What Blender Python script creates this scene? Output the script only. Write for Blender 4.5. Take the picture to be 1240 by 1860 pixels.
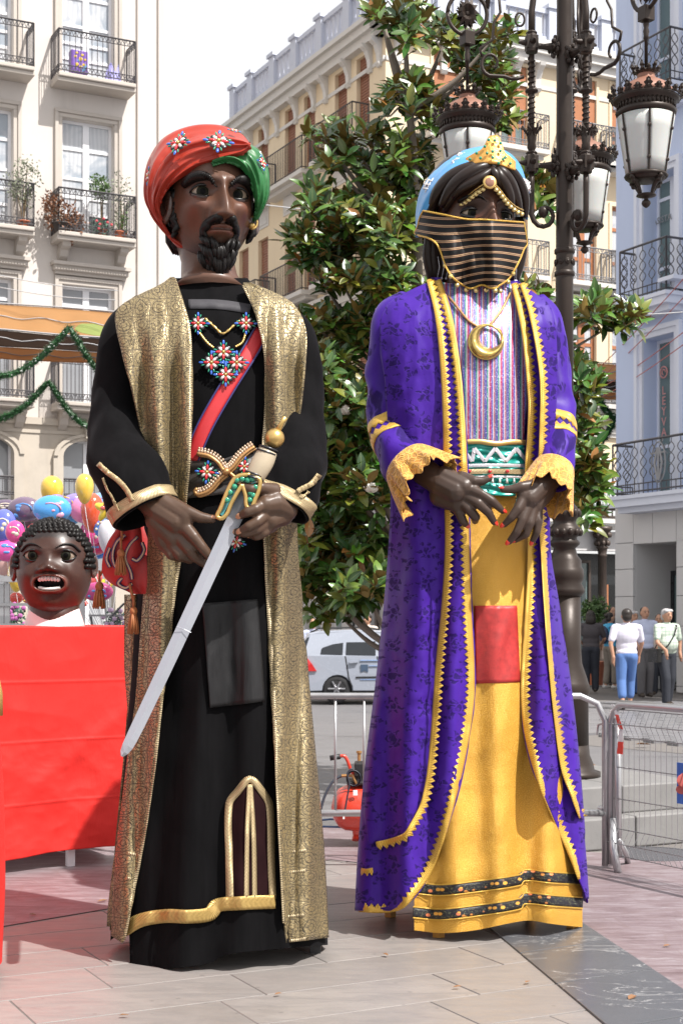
import bpy, bmesh, math, random
from mathutils import Vector, Matrix, noise as MN
random.seed(7)
R = math.radians
for o in list(bpy.data.objects): bpy.data.objects.remove(o)
SC = bpy.context.scene
COL = SC.collection
F, CX, HY, CAMH = 2700.0, 620.0, 1115.0, 1.65      # focal length, centre column and horizon row of the photograph, eye height

# ---------------------------------------------------------------- camera, sky, sun, exposure
cam = bpy.data.cameras.new('camera'); camo = bpy.data.objects.new('camera', cam); COL.objects.link(camo)
camo.location = (0, 0, CAMH); camo.rotation_euler = (R(90), 0, 0)
cam.sensor_fit = 'VERTICAL'; cam.sensor_height = 36; cam.lens = F/1860*36
cam.shift_y = (HY-930)/1860; cam.clip_start = .1; cam.clip_end = 2000
cam.dof.use_dof = True; cam.dof.focus_distance = 7.3; cam.dof.aperture_fstop = 9
SC.camera = camo
SUN_DIR = Vector((.79, -.61, 0)).normalized()*math.cos(R(54)) + Vector((0, 0, math.sin(R(54))))
w = bpy.data.worlds.new('World'); SC.world = w; w.use_nodes = True
wn, wl = w.node_tree.nodes, w.node_tree.links
bg = wn['Background']
sky = wn.new('ShaderNodeTexSky'); sky.sky_type = 'NISHITA'; sky.sun_disc = False
sky.sun_elevation = R(54); sky.sun_rotation = math.atan2(SUN_DIR.x, SUN_DIR.y)
sky.dust_density = 4; sky.air_density = 1.0
# thin bright summer cloud over the whole sky
cl = wn.new('ShaderNodeMix'); cl.data_type = 'RGBA'; cl.inputs[0].default_value = .72
cl.inputs[7].default_value = (9.3, 9.2, 9.1, 1)
wl.new(sky.outputs[0], cl.inputs[6]); wl.new(cl.outputs[2], bg.inputs[0])
bg.inputs[1].default_value = .10
sl = bpy.data.lights.new('sun', 'SUN'); sl.energy = 5.0; sl.angle = R(.6); sl.color = (1, .96, .91)
so = bpy.data.objects.new('sun', sl); COL.objects.link(so)
so.rotation_euler = SUN_DIR.to_track_quat('Z', 'Y').to_euler(); so.location = (20, -10, 40)
vs = SC.view_settings; vs.view_transform = 'Standard'; vs.look = 'None'; vs.exposure = .5; vs.gamma = 1; vs.use_curve_mapping = False

# ---------------------------------------------------------------- geometry helpers
def P(px, py, Y):
    "point of the place seen at pixel (px, py) of the photograph and Y metres in front of the camera"
    return Vector(((px-CX)*Y/F, Y, CAMH-(py-HY)*Y/F))
def G(px, py):
    "point of the ground seen at that pixel"
    return P(px, py, F*CAMH/(py-HY))
def lerp(a, b, t): return a+(b-a)*t
def clamp(x, a=0., b=1.): return a if x < a else b if x > b else x
def sstep(a, b, x):
    t = clamp((x-a)/(b-a)); return t*t*(3-2*t)
def curve(pts):
    "smooth interpolation of (key, value) pairs"
    ks = [p[0] for p in pts]; vs_ = [p[1] for p in pts]; n = len(ks)
    def f(x):
        if x <= ks[0]: return vs_[0]
        if x >= ks[-1]: return vs_[-1]
        i = 0
        while ks[i+1] < x: i += 1
        h = ks[i+1]-ks[i]; t = (x-ks[i])/h
        d = (vs_[i+1]-vs_[i])/h
        m0 = d if i == 0 else (vs_[i+1]-vs_[i-1])/(ks[i+1]-ks[i-1])
        m1 = d if i == n-2 else (vs_[i+2]-vs_[i])/(ks[i+2]-ks[i])
        return ((2*t**3-3*t*t+1)*vs_[i]+(t**3-2*t*t+t)*h*m0+(-2*t**3+3*t*t)*vs_[i+1]+(t**3-t*t)*h*m1)
    return f
def poly(pts, n):
    "n+1 points along a smooth line through pts (tuples)"
    L = [0]
    for a, b in zip(pts, pts[1:]): L.append(L[-1]+max(1e-6, math.dist(a, b)))
    fs = [curve([(L[i], p[k]) for i, p in enumerate(pts)]) for k in range(len(pts[0]))]
    return [tuple(f(L[-1]*i/n) for f in fs) for i in range(n+1)]

def crease(x, y, s=0.):
    'cloth creases: sharp-backed ridges, -1..1'
    n = MN.noise((x, y, s)); m = MN.noise((x*2.1+5, y*2.1, s+3))
    return (1-2.4*abs(n))*.65+.45*(1-2.2*abs(m))*.6-.2
W = {}                                               # world origin of every object made
def tag(o, label=None, cat=None, group=None, kind=None):
    for k, v in (('label', label), ('category', cat), ('group', group), ('kind', kind)):
        if v: o[k] = v
    return o
def empty(name, loc, label=None, cat=None, group=None):
    o = bpy.data.objects.new(name, None); COL.objects.link(o); o.location = loc
    o.empty_display_size = .2; W[o.name] = Vector(loc)
    return tag(o, label, cat, group)

class MB:
    def __init__(s): s.v = []; s.f = []; s.uv = []; s.c = []; s.m = []; s.cm = 0; s.col = (1, 1, 1, 1)
    def add(s, verts, faces, uvs=None, cols=None):
        n = len(s.v)
        s.v += [tuple(x) for x in verts]
        s.uv += uvs if uvs else [(0, 0)]*len(verts)
        s.c += cols if cols else [s.col]*len(verts)
        s.f += [tuple(i+n for i in f) for f in faces]; s.m += [s.cm]*len(faces)
        return n
    def obox(s, o, ex, ey, ez):
        "box from corner o with edge vectors"
        o, ex, ey, ez = map(Vector, (o, ex, ey, ez))
        vs_ = [o, o+ex, o+ex+ey, o+ey, o+ez, o+ex+ez, o+ex+ey+ez, o+ey+ez]
        fs = [(0, 3, 2, 1), (4, 5, 6, 7), (0, 1, 5, 4), (1, 2, 6, 5), (2, 3, 7, 6), (3, 0, 4, 7)]
        if ex.cross(ey).dot(ez) < 0: fs = [f[::-1] for f in fs]
        s.add(vs_, fs)
    def box(s, c, sx, sy, sz, rz=0):
        ca, sa = math.cos(rz), math.sin(rz)
        ex, ey = Vector((ca, sa, 0))*sx, Vector((-sa, ca, 0))*sy
        s.obox(Vector(c)-ex/2-ey/2-Vector((0, 0, sz/2)), ex, ey, (0, 0, sz))
    def tube(s, pts, r, seg=8, caps=True, squash=1.0, up=None, closed=False, wob=None):
        pts = [Vector(p) for p in pts]; n = len(pts)
        rs = r if isinstance(r, (list, tuple)) else [r]*n
        T0 = None; rings = []
        for i, p in enumerate(pts):
            a = pts[(i-1) % n] if closed else pts[max(0, i-1)]
            b = pts[(i+1) % n] if closed else pts[min(n-1, i+1)]
            t = (b-a)
            if t.length < 1e-9: t = Vector((0, 0, 1))
            t.normalize()
            if T0 is None:
                u = Vector(up) if up else (Vector((0, 0, 1)) if abs(t.z) < .9 else Vector((0, 1, 0)))
                x = t.cross(u); x.normalize()
            else:
                x = x-t*x.dot(t)
                if x.length < 1e-6: x = t.orthogonal()
                x.normalize()
            T0 = t; y = x.cross(t)
            ring = []
            for k in range(seg):
                an = 2*math.pi*k/seg
                rr = rs[i]*(wob(i/(n-1), an) if wob else 1)
                ring.append(p+x*(math.cos(an)*rr)+y*(math.sin(an)*rr*squash))
            rings.append(ring)
        vs_ = [v for rg in rings for v in rg]; fs = []
        m = n if closed else n-1
        for i in range(m):
            for k in range(seg):
                j = (i+1) % n
                fs.append((i*seg+k, j*seg+k, j*seg+(k+1) % seg, i*seg+(k+1) % seg))
        if caps and not closed:
            fs.append(tuple(range(seg))); fs.append(tuple((n-1)*seg+k for k in range(seg-1, -1, -1)))
        uvs = [(k/seg, i/max(1, n-1)) for i in range(n) for k in range(seg)]
        s.add(vs_, fs, uvs)
    def bar(s, a, b, r, seg=5): s.tube([a, b], r, seg)
    def lathe(s, c, prof, seg=16, axis=None, caps=True, lobes=0, lobe=0., rz=0):
        "prof: (radius, height) pairs along axis"
        c = Vector(c); ax = Vector(axis or (0, 0, 1)).normalized()
        x = ax.orthogonal().normalized() if axis else Vector((1, 0, 0)); y = ax.cross(x)
        vs_ = []; fs = []; n = len(prof)
        for r_, h in prof:
            for k in range(seg):
                an = 2*math.pi*k/seg+rz; rr = r_*(1+lobe*math.cos(lobes*an))
                vs_.append(c+ax*h+x*(rr*math.cos(an))+y*(rr*math.sin(an)))
        for i in range(n-1):
            for k in range(seg): fs.append((i*seg+k, i*seg+(k+1) % seg, (i+1)*seg+(k+1) % seg, (i+1)*seg+k))
        if caps:
            fs.append(tuple(range(seg-1, -1, -1))); fs.append(tuple((n-1)*seg+k for k in range(seg)))
        s.add(vs_, fs)
    def ell(s, c, r, seg=12, rings=8, rot=None):
        c = Vector(c); r = (r, r, r) if isinstance(r, (int, float)) else r
        vs_ = []; fs = []
        for i in range(rings+1):
            th = math.pi*i/rings
            for k in range(seg):
                a = 2*math.pi*k/seg
                v = Vector((r[0]*math.sin(th)*math.cos(a), r[1]*math.sin(th)*math.sin(a), r[2]*math.cos(th)))
                vs_.append(c+(rot @ v if rot else v))
        for i in range(rings):
            for k in range(seg): fs.append((i*seg+k, (i+1)*seg+k, (i+1)*seg+(k+1) % seg, i*seg+(k+1) % seg))
        s.add(vs_, fs)
    def grid(s, fn, nu, nv, uvf=None, colf=None, flip=False):
        vs_ = []; uvs = []; cs = []
        for j in range(nv+1):
            for i in range(nu+1):
                u, v = i/nu, j/nv
                vs_.append(fn(u, v)); uvs.append(uvf(u, v) if uvf else (u, v))
                cs.append(colf(u, v) if colf else s.col)
        fs = []
        for j in range(nv):
            for i in range(nu):
                a = j*(nu+1)+i; q = (a, a+1, a+nu+2, a+nu+1)
                fs.append(q[::-1] if flip else q)
        s.add(vs_, fs, uvs, cs)
    def prism(s, pts, ez):
        "closed outline pts extruded by vector ez"
        n = len(pts); ez = Vector(ez); pts = [Vector(p) for p in pts]
        s.add(pts+[p+ez for p in pts], [tuple(range(n-1, -1, -1)), tuple(range(n, 2*n))]+[(i, (i+1) % n, n+(i+1) % n, n+i) for i in range(n)])
    def mesh(s, name, mats, org, smooth):
        me = bpy.data.meshes.new(name)
        me.from_pydata([(v[0]-org[0], v[1]-org[1], v[2]-org[2]) for v in s.v], [], s.f)
        for m in (mats if isinstance(mats, (list, tuple)) else [mats]): me.materials.append(m)
        if len(me.polygons) == len(s.m): me.polygons.foreach_set('material_index', s.m)
        ul = me.uv_layers.new(name='UVMap')
        li = [0]*len(me.loops); me.loops.foreach_get('vertex_index', li)
        flat = []
        for i in li: flat += s.uv[i]
        ul.data.foreach_set('uv', flat)
        ca = me.color_attributes.new('Col', 'FLOAT_COLOR', 'POINT')
        flat = []
        for c in s.c: flat += c
        ca.data.foreach_set('color', flat)
        me.polygons.foreach_set('use_smooth', [smooth]*len(me.polygons))
        me.update(); return me
    def build(s, name, mats, parent=None, smooth=False, org=None, label=None, cat=None, group=None, kind=None, solid=0, bevel=0, sub=0, fix=True):
        o0 = W[parent.name] if parent else Vector(org if org is not None else base_of(s.v))
        me = s.mesh(name, mats, o0, smooth)
        if fix:
            bm = bmesh.new(); bm.from_mesh(me); bmesh.ops.recalc_face_normals(bm, faces=bm.faces); bm.to_mesh(me); bm.free()
        o = bpy.data.objects.new(name, me); COL.objects.link(o)
        if parent: o.parent = parent
        else: o.location = o0
        W[o.name] = o0
        if solid: m = o.modifiers.new('thick', 'SOLIDIFY'); m.thickness = abs(solid); m.offset = -1 if solid > 0 else 1
        if bevel: m = o.modifiers.new('bevel', 'BEVEL'); m.width = bevel; m.segments = 2; m.limit_method = 'ANGLE'
        if sub: m = o.modifiers.new('sub', 'SUBSURF'); m.levels = sub; m.render_levels = sub
        return tag(o, label, cat, group, kind)
def base_of(vs_):
    xs = [v[0] for v in vs_]; ys = [v[1] for v in vs_]
    return ((min(xs)+max(xs))/2, (min(ys)+max(ys))/2, min(v[2] for v in vs_))
def clone(o, loc=None, rz=None, parent=None, name=None):
    "copy of one object and of everything under it"
    c = o.copy(); COL.objects.link(c)
    if parent: c.parent = parent
    if loc is not None: c.location = loc
    if rz is not None: c.rotation_euler = (0, 0, rz)
    for ch in o.children: clone(ch, parent=c)
    return c
def blob(name, prims, voxel, m, parent=None, smooth=6, org=None, paint=None, solid=0, **kw):
    "one continuous skin grown round tapered limbs ('c',a,b,ra,rb) and ellipsoids ('e',c,(rx,ry,rz),rot)"
    b = MB()
    for p in prims:
        if p[0] == 'c':
            a, c = Vector(p[1]), Vector(p[2]); n = 4
            pts = [a.lerp(c, i/n) for i in range(n+1)]; rs = [lerp(p[3], p[4], i/n) for i in range(n+1)]
            b.tube(pts, rs, 12)
            b.ell(a, p[3]*1.0, 12, 8); b.ell(c, p[4]*1.0, 12, 8)
        else: b.ell(p[1], p[2], 16, 10, p[3] if len(p) > 3 else None)
    o0 = W[parent.name] if parent else Vector(org if org is not None else base_of(b.v))
    me = b.mesh(name, m, o0, True)
    t = bpy.data.objects.new(name+'_t', me); COL.objects.link(t)
    r = t.modifiers.new('r', 'REMESH'); r.mode = 'VOXEL'; r.voxel_size = voxel
    if smooth:
        q = t.modifiers.new('s', 'SMOOTH'); q.iterations = smooth; q.factor = .5
    dg = bpy.context.evaluated_depsgraph_get(); dg.update()
    nm = bpy.data.meshes.new_from_object(t.evaluated_get(dg)); nm.name = name
    bpy.data.objects.remove(t); bpy.data.meshes.remove(me)
    nm.materials.clear()
    for x in (m if isinstance(m, (list, tuple)) else [m]): nm.materials.append(x)
    nm.polygons.foreach_set('use_smooth', [True]*len(nm.polygons))
    if paint:
        ca = nm.color_attributes.new('Col', 'FLOAT_COLOR', 'POINT'); flat = []
        for v in nm.vertices: flat += paint(v.co+o0)
        ca.data.foreach_set('color', flat)
    o = bpy.data.objects.new(name, nm); COL.objects.link(o)
    if parent: o.parent = parent
    else: o.location = o0
    W[o.name] = o0
    return tag(o, **kw)

# ---------------------------------------------------------------- material helpers
class NT:
    def __init__(s, name):
        s.mat = bpy.data.materials.new(name); s.mat.use_nodes = True
        s.t = s.mat.node_tree; s.n = s.t.nodes; s.l = s.t.links; s.b = s.n['Principled BSDF']
    def put(s, sock, v):
        if isinstance(v, bpy.types.NodeSocket): s.l.new(v, sock)
        else:
            if isinstance(v, (tuple, list)) and len(v) == 3 and sock.type == 'RGBA': v = (*v, 1)
            sock.default_value = v
    def math(s, op, a, b=0., c=None):
        n = s.n.new('ShaderNodeMath'); n.operation = op; s.put(n.inputs[0], a); s.put(n.inputs[1], b)
        if c is not None: s.put(n.inputs[2], c)
        return n.outputs[0]
    def vmath(s, op, a, b=None, scale=None):
        n = s.n.new('ShaderNodeVectorMath'); n.operation = op; s.put(n.inputs[0], a)
        if b is not None: s.put(n.inputs[1], b)
        if scale is not None: s.put(n.inputs['Scale'], scale)
        return n.outputs['Value'] if op in ('LENGTH', 'DISTANCE', 'DOT_PRODUCT') else n.outputs[0]
    def mix(s, f, a, b, mode='MIX'):
        n = s.n.new('ShaderNodeMix'); n.data_type = 'RGBA'; n.blend_type = mode
        s.put(n.inputs[0], f); s.put(n.inputs[6], a); s.put(n.inputs[7], b); return n.outputs[2]
    def coord(s, k='Object'):
        n = s.n.new('ShaderNodeTexCoord'); return n.outputs[k]
    def sep(s, v):
        n = s.n.new('ShaderNodeSeparateXYZ'); s.put(n.inputs[0], v); return n.outputs
    def comb(s, x, y, z=0.):
        n = s.n.new('ShaderNodeCombineXYZ')
        for i, v in enumerate((x, y, z)): s.put(n.inputs[i], v)
        return n.outputs[0]
    def noise(s, v, scale, detail=3, rough=.55, dist=0.):
        n = s.n.new('ShaderNodeTexNoise'); s.put(n.inputs['Vector'], v); n.inputs['Scale'].default_value = scale
        n.inputs['Detail'].default_value = detail; n.inputs['Roughness'].default_value = rough; n.inputs['Distortion'].default_value = dist
        return n.outputs[0]
    def voro(s, v, scale, feat='F1', out='Distance', rnd=1.):
        n = s.n.new('ShaderNodeTexVoronoi'); n.feature = feat; s.put(n.inputs['Vector'], v)
        n.inputs['Scale'].default_value = scale; n.inputs['Randomness'].default_value = rnd; return n.outputs[out]
    def ramp(s, f, stops, interp='LINEAR'):
        n = s.n.new('ShaderNodeValToRGB'); s.put(n.inputs[0], f); e = n.color_ramp.elements; n.color_ramp.interpolation = interp
        while len(e) < len(stops): e.new(.5)
        for x, (p, c) in zip(e, stops):
            x.position = p; x.color = (*c, 1) if isinstance(c, tuple) else (c, c, c, 1)
        return n.outputs[0]
    def step(s, x, a, b):
        n = s.n.new('ShaderNodeMapRange'); n.interpolation_type = 'SMOOTHSTEP'; s.put(n.inputs[0], x)
        n.inputs[1].default_value = a; n.inputs[2].default_value = b; return n.outputs[0]
    def attr(s, k='Col'):
        n = s.n.new('ShaderNodeAttribute'); n.attribute_name = k; return n.outputs['Color']
    def bump(s, h, strength=.3, dist=.01):
        n = s.n.new('ShaderNodeBump'); n.inputs['Strength'].default_value = strength; n.inputs['Distance'].default_value = dist
        s.put(n.inputs['Height'], h); s.l.new(n.outputs[0], s.b.inputs['Normal']); return n.outputs[0]
    def set(s, **k):
        names = {'col': 'Base Color', 'rough': 'Roughness', 'metal': 'Metallic', 'spec': 'Specular IOR Level', 'coat': 'Coat Weight', 'croug': 'Coat Roughness',
                 'sheen': 'Sheen Weight', 'shr': 'Sheen Roughness', 'sht': 'Sheen Tint', 'alpha': 'Alpha', 'trans': 'Transmission Weight', 'aniso': 'Anisotropic',
                 'sss': 'Subsurface Weight', 'emit': 'Emission Color', 'estr': 'Emission Strength', 'ior': 'IOR'}
        for a, v in k.items(): s.put(s.b.inputs[names[a]], v)
        return s.mat
def simple(name, col, rough=.6, metal=0., var=.18, vs_=6., bump=0., bs=60., grime=0., streak=0., **k):
    t = NT(name); co = t.coord()
    n = t.noise(co, vs_, 4, .6)
    c = t.mix(t.math('MULTIPLY', n, 1.0), tuple(x*(1-var) for x in col), tuple(min(1, x*(1+var)) for x in col))
    if grime:
        g = t.step(t.noise(co, vs_*.35, 6, .7), .45, .75); c = t.mix(t.math('MULTIPLY', g, grime), c, tuple(x*.45 for x in col))
    if streak:
        g = t.step(t.noise(t.vmath('MULTIPLY', co, (1, 1, .10)), 2.2, 5, .7), .5, .8); c = t.mix(t.math('MULTIPLY', g, streak), c, tuple(x*.6 for x in col))
    t.set(col=c, metal=metal, **k)
    t.put(t.b.inputs['Roughness'], t.math('ADD', t.math('MULTIPLY', t.noise(co, vs_*2.3, 3), .22), rough-.11))
    if bump: t.bump(t.noise(co, bs, 3), bump, .004)
    return t.mat
def painted(name, rough=.5, metal=0., var=.12, vs_=20., bump=0., bs=80., **k):
    "colour comes from the piece's own paint (vertex colour)"
    t = NT(name); co = t.coord(); a = t.attr()
    n = t.noise(co, vs_, 4, .6)
    c = t.mix(1., a, t.mix(n, (1-var,)*3, (1.0,)*3), 'MULTIPLY')
    t.set(col=c, rough=rough, metal=metal, **k)
    if bump: t.bump(t.noise(co, bs, 3), bump, .004)
    return t.mat
# ================================================================ SETTING
TH = R(27)                                           # the square's street grid is turned 27 degrees to the camera
U = Vector((math.cos(TH), math.sin(TH), 0)); V = Vector((-math.sin(TH), math.cos(TH), 0))
ZUP = Vector((0, 0, 1))

# ---- ground materials
def m_ground():
    t = NT('square_ground'); co = t.coord()
    a = t.noise(co, .35, 6, .65); b = t.noise(co, 9, 5, .7)
    c = t.mix(a, (.13, .127, .13), (.20, .194, .198)); c = t.mix(t.math('MULTIPLY', b, .5), c, (.10, .095, .10))
    s = t.step(t.noise(t.vmath('MULTIPLY', co, (.5, 2.2, 1)), 1.1, 5, .6, 1.2), .5, .66)
    c = t.mix(t.math('MULTIPLY', s, .45), c, (.075, .074, .08))
    t.set(col=c); t.put(t.b.inputs['Roughness'], t.math('SUBTRACT', .62, t.math('MULTIPLY', s, .2)))
    t.bump(t.noise(co, 60, 3), .25, .004); return t.mat
def m_pink():
    t = NT('pink_paving'); co = t.coord()
    st = t.vmath('MULTIPLY', co, (1.6, 7, 1))
    n = t.noise(st, 2.2, 6, .72, .6); n2 = t.noise(co, 5, 5, .7)
    c = t.ramp(n, [(.28, (.13, .088, .092)), (.5, (.205, .155, .165)), (.64, (.27, .23, .245)), (.76, (.43, .41, .43))])
    c = t.mix(t.math('MULTIPLY', t.step(n2, .5, .7), .5), c, (.16, .115, .12))
    c = t.mix(t.math('MULTIPLY', t.step(t.noise(co, 40, 4, .8), .58, .72), .35), c, (.34, .31, .305))
    e = t.voro(co, 2.6, 'DISTANCE_TO_EDGE'); c = t.mix(t.math('MULTIPLY', t.step(e, .016, .0), .4), c, (.17, .12, .115))
    t.set(col=c); t.put(t.b.inputs['Roughness'], t.math('ADD', .32, t.math('MULTIPLY', n2, .3)))
    t.bump(t.math('ADD', n, t.math('MULTIPLY', t.noise(co, 90, 3), .3)), .25, .006); return t.mat
def m_slab():
    t = NT('paving_slab'); co = t.coord()
    g = t.n.new('ShaderNodeObjectInfo').outputs['Random']
    st = t.vmath('MULTIPLY', co, (1.2, 5, 1))
    off = t.vmath('ADD', st, t.comb(t.math('MULTIPLY', g, 40), t.math('MULTIPLY', g, 17)))
    n = t.noise(off, 2.4, 6, .68, .8); f = t.noise(co, 70, 4, .7)
    c = t.mix(g, (.235, .212, .198), (.30, .275, .258)); c = t.mix(t.step(n, .35, .72), c, (.21, .195, .188))
    c = t.mix(t.math('MULTIPLY', t.step(t.noise(off, 7, 5, .7, 1.5), .56, .70), .4), c, (.34, .315, .29))
    c = t.mix(t.math('MULTIPLY', f, .28), c, (.15, .14, .135))
    c = t.mix(t.math('MULTIPLY', t.step(t.voro(co, 7), .09, .06), .4), c, (.10, .095, .09)); c = t.mix(t.math('MULTIPLY', t.step(t.noise(co, 1.1, 5, .7), .52, .72), .35), c, (.15, .135, .125))
    t.set(col=c, spec=.5); t.put(t.b.inputs['Roughness'], t.math('ADD', .24, t.math('MULTIPLY', t.noise(off, 4, 4), .36)))
    t.bump(t.math('ADD', f, t.math('MULTIPLY', n, 2)), .18, .003); return t.mat
def m_dark():
    t = NT('dark_stone'); co = t.coord()
    n = t.noise(co, 3, 6, .7, .5); f = t.noise(co, 120, 4, .7)
    c = t.mix(n, (.08, .085, .095), (.135, .14, .15)); c = t.mix(t.math('MULTIPLY', f, .5), c, (.06, .06, .068))
    v = t.math('ABSOLUTE', t.math('SUBTRACT', t.noise(t.vmath('MULTIPLY', co, (1, 2.6, 1)), 1.3, 5, .6, 1.), .5))
    c = t.mix(t.math('MULTIPLY', t.step(v, .006, .001), .7), c, (.42, .42, .42))
    t.set(col=c, rough=.3); t.bump(f, .15, .003); return t.mat
M = {}
M['ground'] = m_ground(); M['pink'] = m_pink(); M['slab'] = m_slab(); M['dark_stone'] = m_dark()
M['joint'] = simple('joint_sand', (.15, .138, .13), .9)
M['stone_white'] = simple('plinth_stone', (.21, .205, .20), .6, var=.14, vs_=5, bump=.3, bs=40, grime=.25)
M['sett'] = simple('sett_stone', (.18, .177, .185), .45, var=.3, vs_=3, bump=.4, bs=30)

def sheet(name, pts, z, m, parent=None):
    b = MB(); b.add([(p[0], p[1], z) for p in pts], [tuple(range(len(pts)))])
    return b.build(name, m, parent, org=(0, 0, 0) if not parent else None, kind=None if parent else 'structure')
b = MB(); n = 24
b.grid(lambda u, v: Vector((lerp(-260, 260, u), lerp(-40, 700, v), -.034)), 8, 8)
b.build('ground', M['ground'], org=(0, 0, 0), kind='structure')
pl = [G(-420, 1780), G(-50, 1693), G(205, 1650), G(600, 1562), G(768, 1580), (1.285, 7.885), (1.9, 3.8), (9, 5), (7, 8.6), G(1150, 1556), G(600, 1503), G(-300, 1450)]
sheet('pink_pavement', pl, .004, M['pink'])
# near pavement of long pale slabs laid in courses along U
floor = MB(); fl = [(-6, 2), (3, 2), (3, 11), (-6, 11)]
floor.add([(*p, -.0035) for p in fl], [(0, 1, 2, 3)])
pavement = floor.build('pavement', M['joint'], org=(0, 0, 0), kind='structure')
rng = random.Random(3)
PW, row = .415, 0
base = G(13, 1817); base.z = 0
for i in range(-9, 11):
    s = -3.2+rng.random()*.5
    while s < 4.5:
        L = rng.uniform(.72, 1.25)
        q = [base+U*(s+a)+V*(i*PW+c) for a, c in ((.004, .004), (L-.004, .004), (L-.004, PW-.004), (.004, PW-.004))]
        cx, cy = sum(p.x for p in q)/4, sum(p.y for p in q)/4
        if -3.1 < cx < 2.2 and 4.3 < cy < 10.3 and abs(cx) < cy*.24+.9:
            b = MB(); b.prism([(p.x, p.y, -.03) for p in q], (0, 0, .03+rng.uniform(-.0012, .0006)))
            o = b.build('paving_slab', M['slab'], pavement, bevel=.003)
        s += L
# band of dark polished stone
d1, d2 = Vector((.804, 7.615, 0)), Vector((1.285, 7.885, 0)); dw = Vector((.15, -.989, 0))
ts = [-2.1, -1.2, -.35, .42, 1.02, 1.75, 2.6, 3.6]
for a, c in zip(ts, ts[1:]):
    b = MB(); sk = .1
    b.prism([(d1+dw*(a+.004)).to_tuple(), (d1+dw*(c-.004)).to_tuple(), (d2+dw*(c-.004)).to_tuple(), (d2+dw*(a+.004)).to_tuple()], (0, 0, .009))
    b.build('band_slab', M['dark_stone'], pavement, bevel=.002)
# light kerb course and dark setts of the far pavement
sett_road = sheet('far_pavement', [G(1010, 1345), G(1330, 1372), G(1330, 1215), G(1000, 1215)], -.030, M['joint'])
rng = random.Random(5); cnt = 0
for j in range(40):
    for i in range(40):
        p = Vector((4.0, 19.3, 0))+U*(i*.36+(.18 if j % 2 else 0))+V*(j*.24-2.0)
        px = CX+F*p.x/p.y; py = HY+F*CAMH/p.y
        if 1040 < px < 1252 and 1275 < py < 1352 and cnt < 290:
            b = MB(); e = .008
            b.prism([(p+U*x_+V*y_).to_tuple()[:2]+(-.03,) for x_, y_ in ((e, e), (.36-e, e), (.36-e, .24-e), (e, .24-e))], (0, 0, .03+rng.uniform(0, .004)))
            b.build('sett', M['sett'], sett_road); cnt += 1
# manhole in the pavement by the barrier
b = MB(); c = G(1187, 1552); b.lathe((c.x, c.y, .001), [(.31, 0), (.31, .006), (.27, .008), (.27, .006)], 32)
b.build('manhole_cover', simple('iron_cover', (.10, .10, .11), .5, .3, bump=.5, bs=70), label='round dark manhole cover in the pink paving behind the mesh barrier', cat='manhole cover')
# scattered dry leaves and scraps
LFm = simple('dry_leaf', (.22, .11, .05), .7)
for px, py, sc, lb, wh in ((700, 1738, .024, 'small brown', 'between the two giants in front of the gold skirt'), (1147, 1817, .036, 'largest curled', 'on the dark stone band near the bottom corner'), (958, 1788, .022, 'curled', 'just short of the dark band below the gold hem'), (186, 1640, .03, 'curled', 'beside the hanging brocade fold'), (226, 1849, .02, 'tiny', 'at the bottom edge below the black hem'),
        (1066, 1392, .13, 'big fallen', 'beside the lamp foot'), (1112, 1340, .11, 'fallen', 'just behind the tape-wrapped barrier post'), (1168, 1354, .1, 'fallen', 'behind the mesh, nearest the blue banner'), (830, 1797, .02, 'curled', 'on the pale slabs below the skirt leg'), (60, 1665, .022, 'small', 'on the pink paving by the red robe'), (1210, 1722, .022, 'small', 'on the pink paving at the far side of the dark band'), (505, 1810, .018, 'tiny', 'on the pale slabs in front of the brocade corner')):
    b = MB(); p = G(px, py); a = random.random()*6.28
    ca, sa = math.cos(a), math.sin(a)
    pr = [(-1, 0, 0), (-.3, .42, .2), (.5, .36, .25), (1, 0, .05), (.4, -.4, .22), (-.4, -.36, .1)]
    vv = [(p.x+(x*ca-y*sa)*sc, p.y+(x*sa+y*ca)*sc, .012+z*sc) for x, y, z in pr]
    b.add(vv+[(p.x, p.y, .013)], [(i, (i+1) % 6, 6) for i in range(6)])
    b.build('dry_leaf', LFm, label=f'{lb} dry leaf {wh}', cat='leaf', group='dry leaves on the paving', solid=.001)

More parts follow.
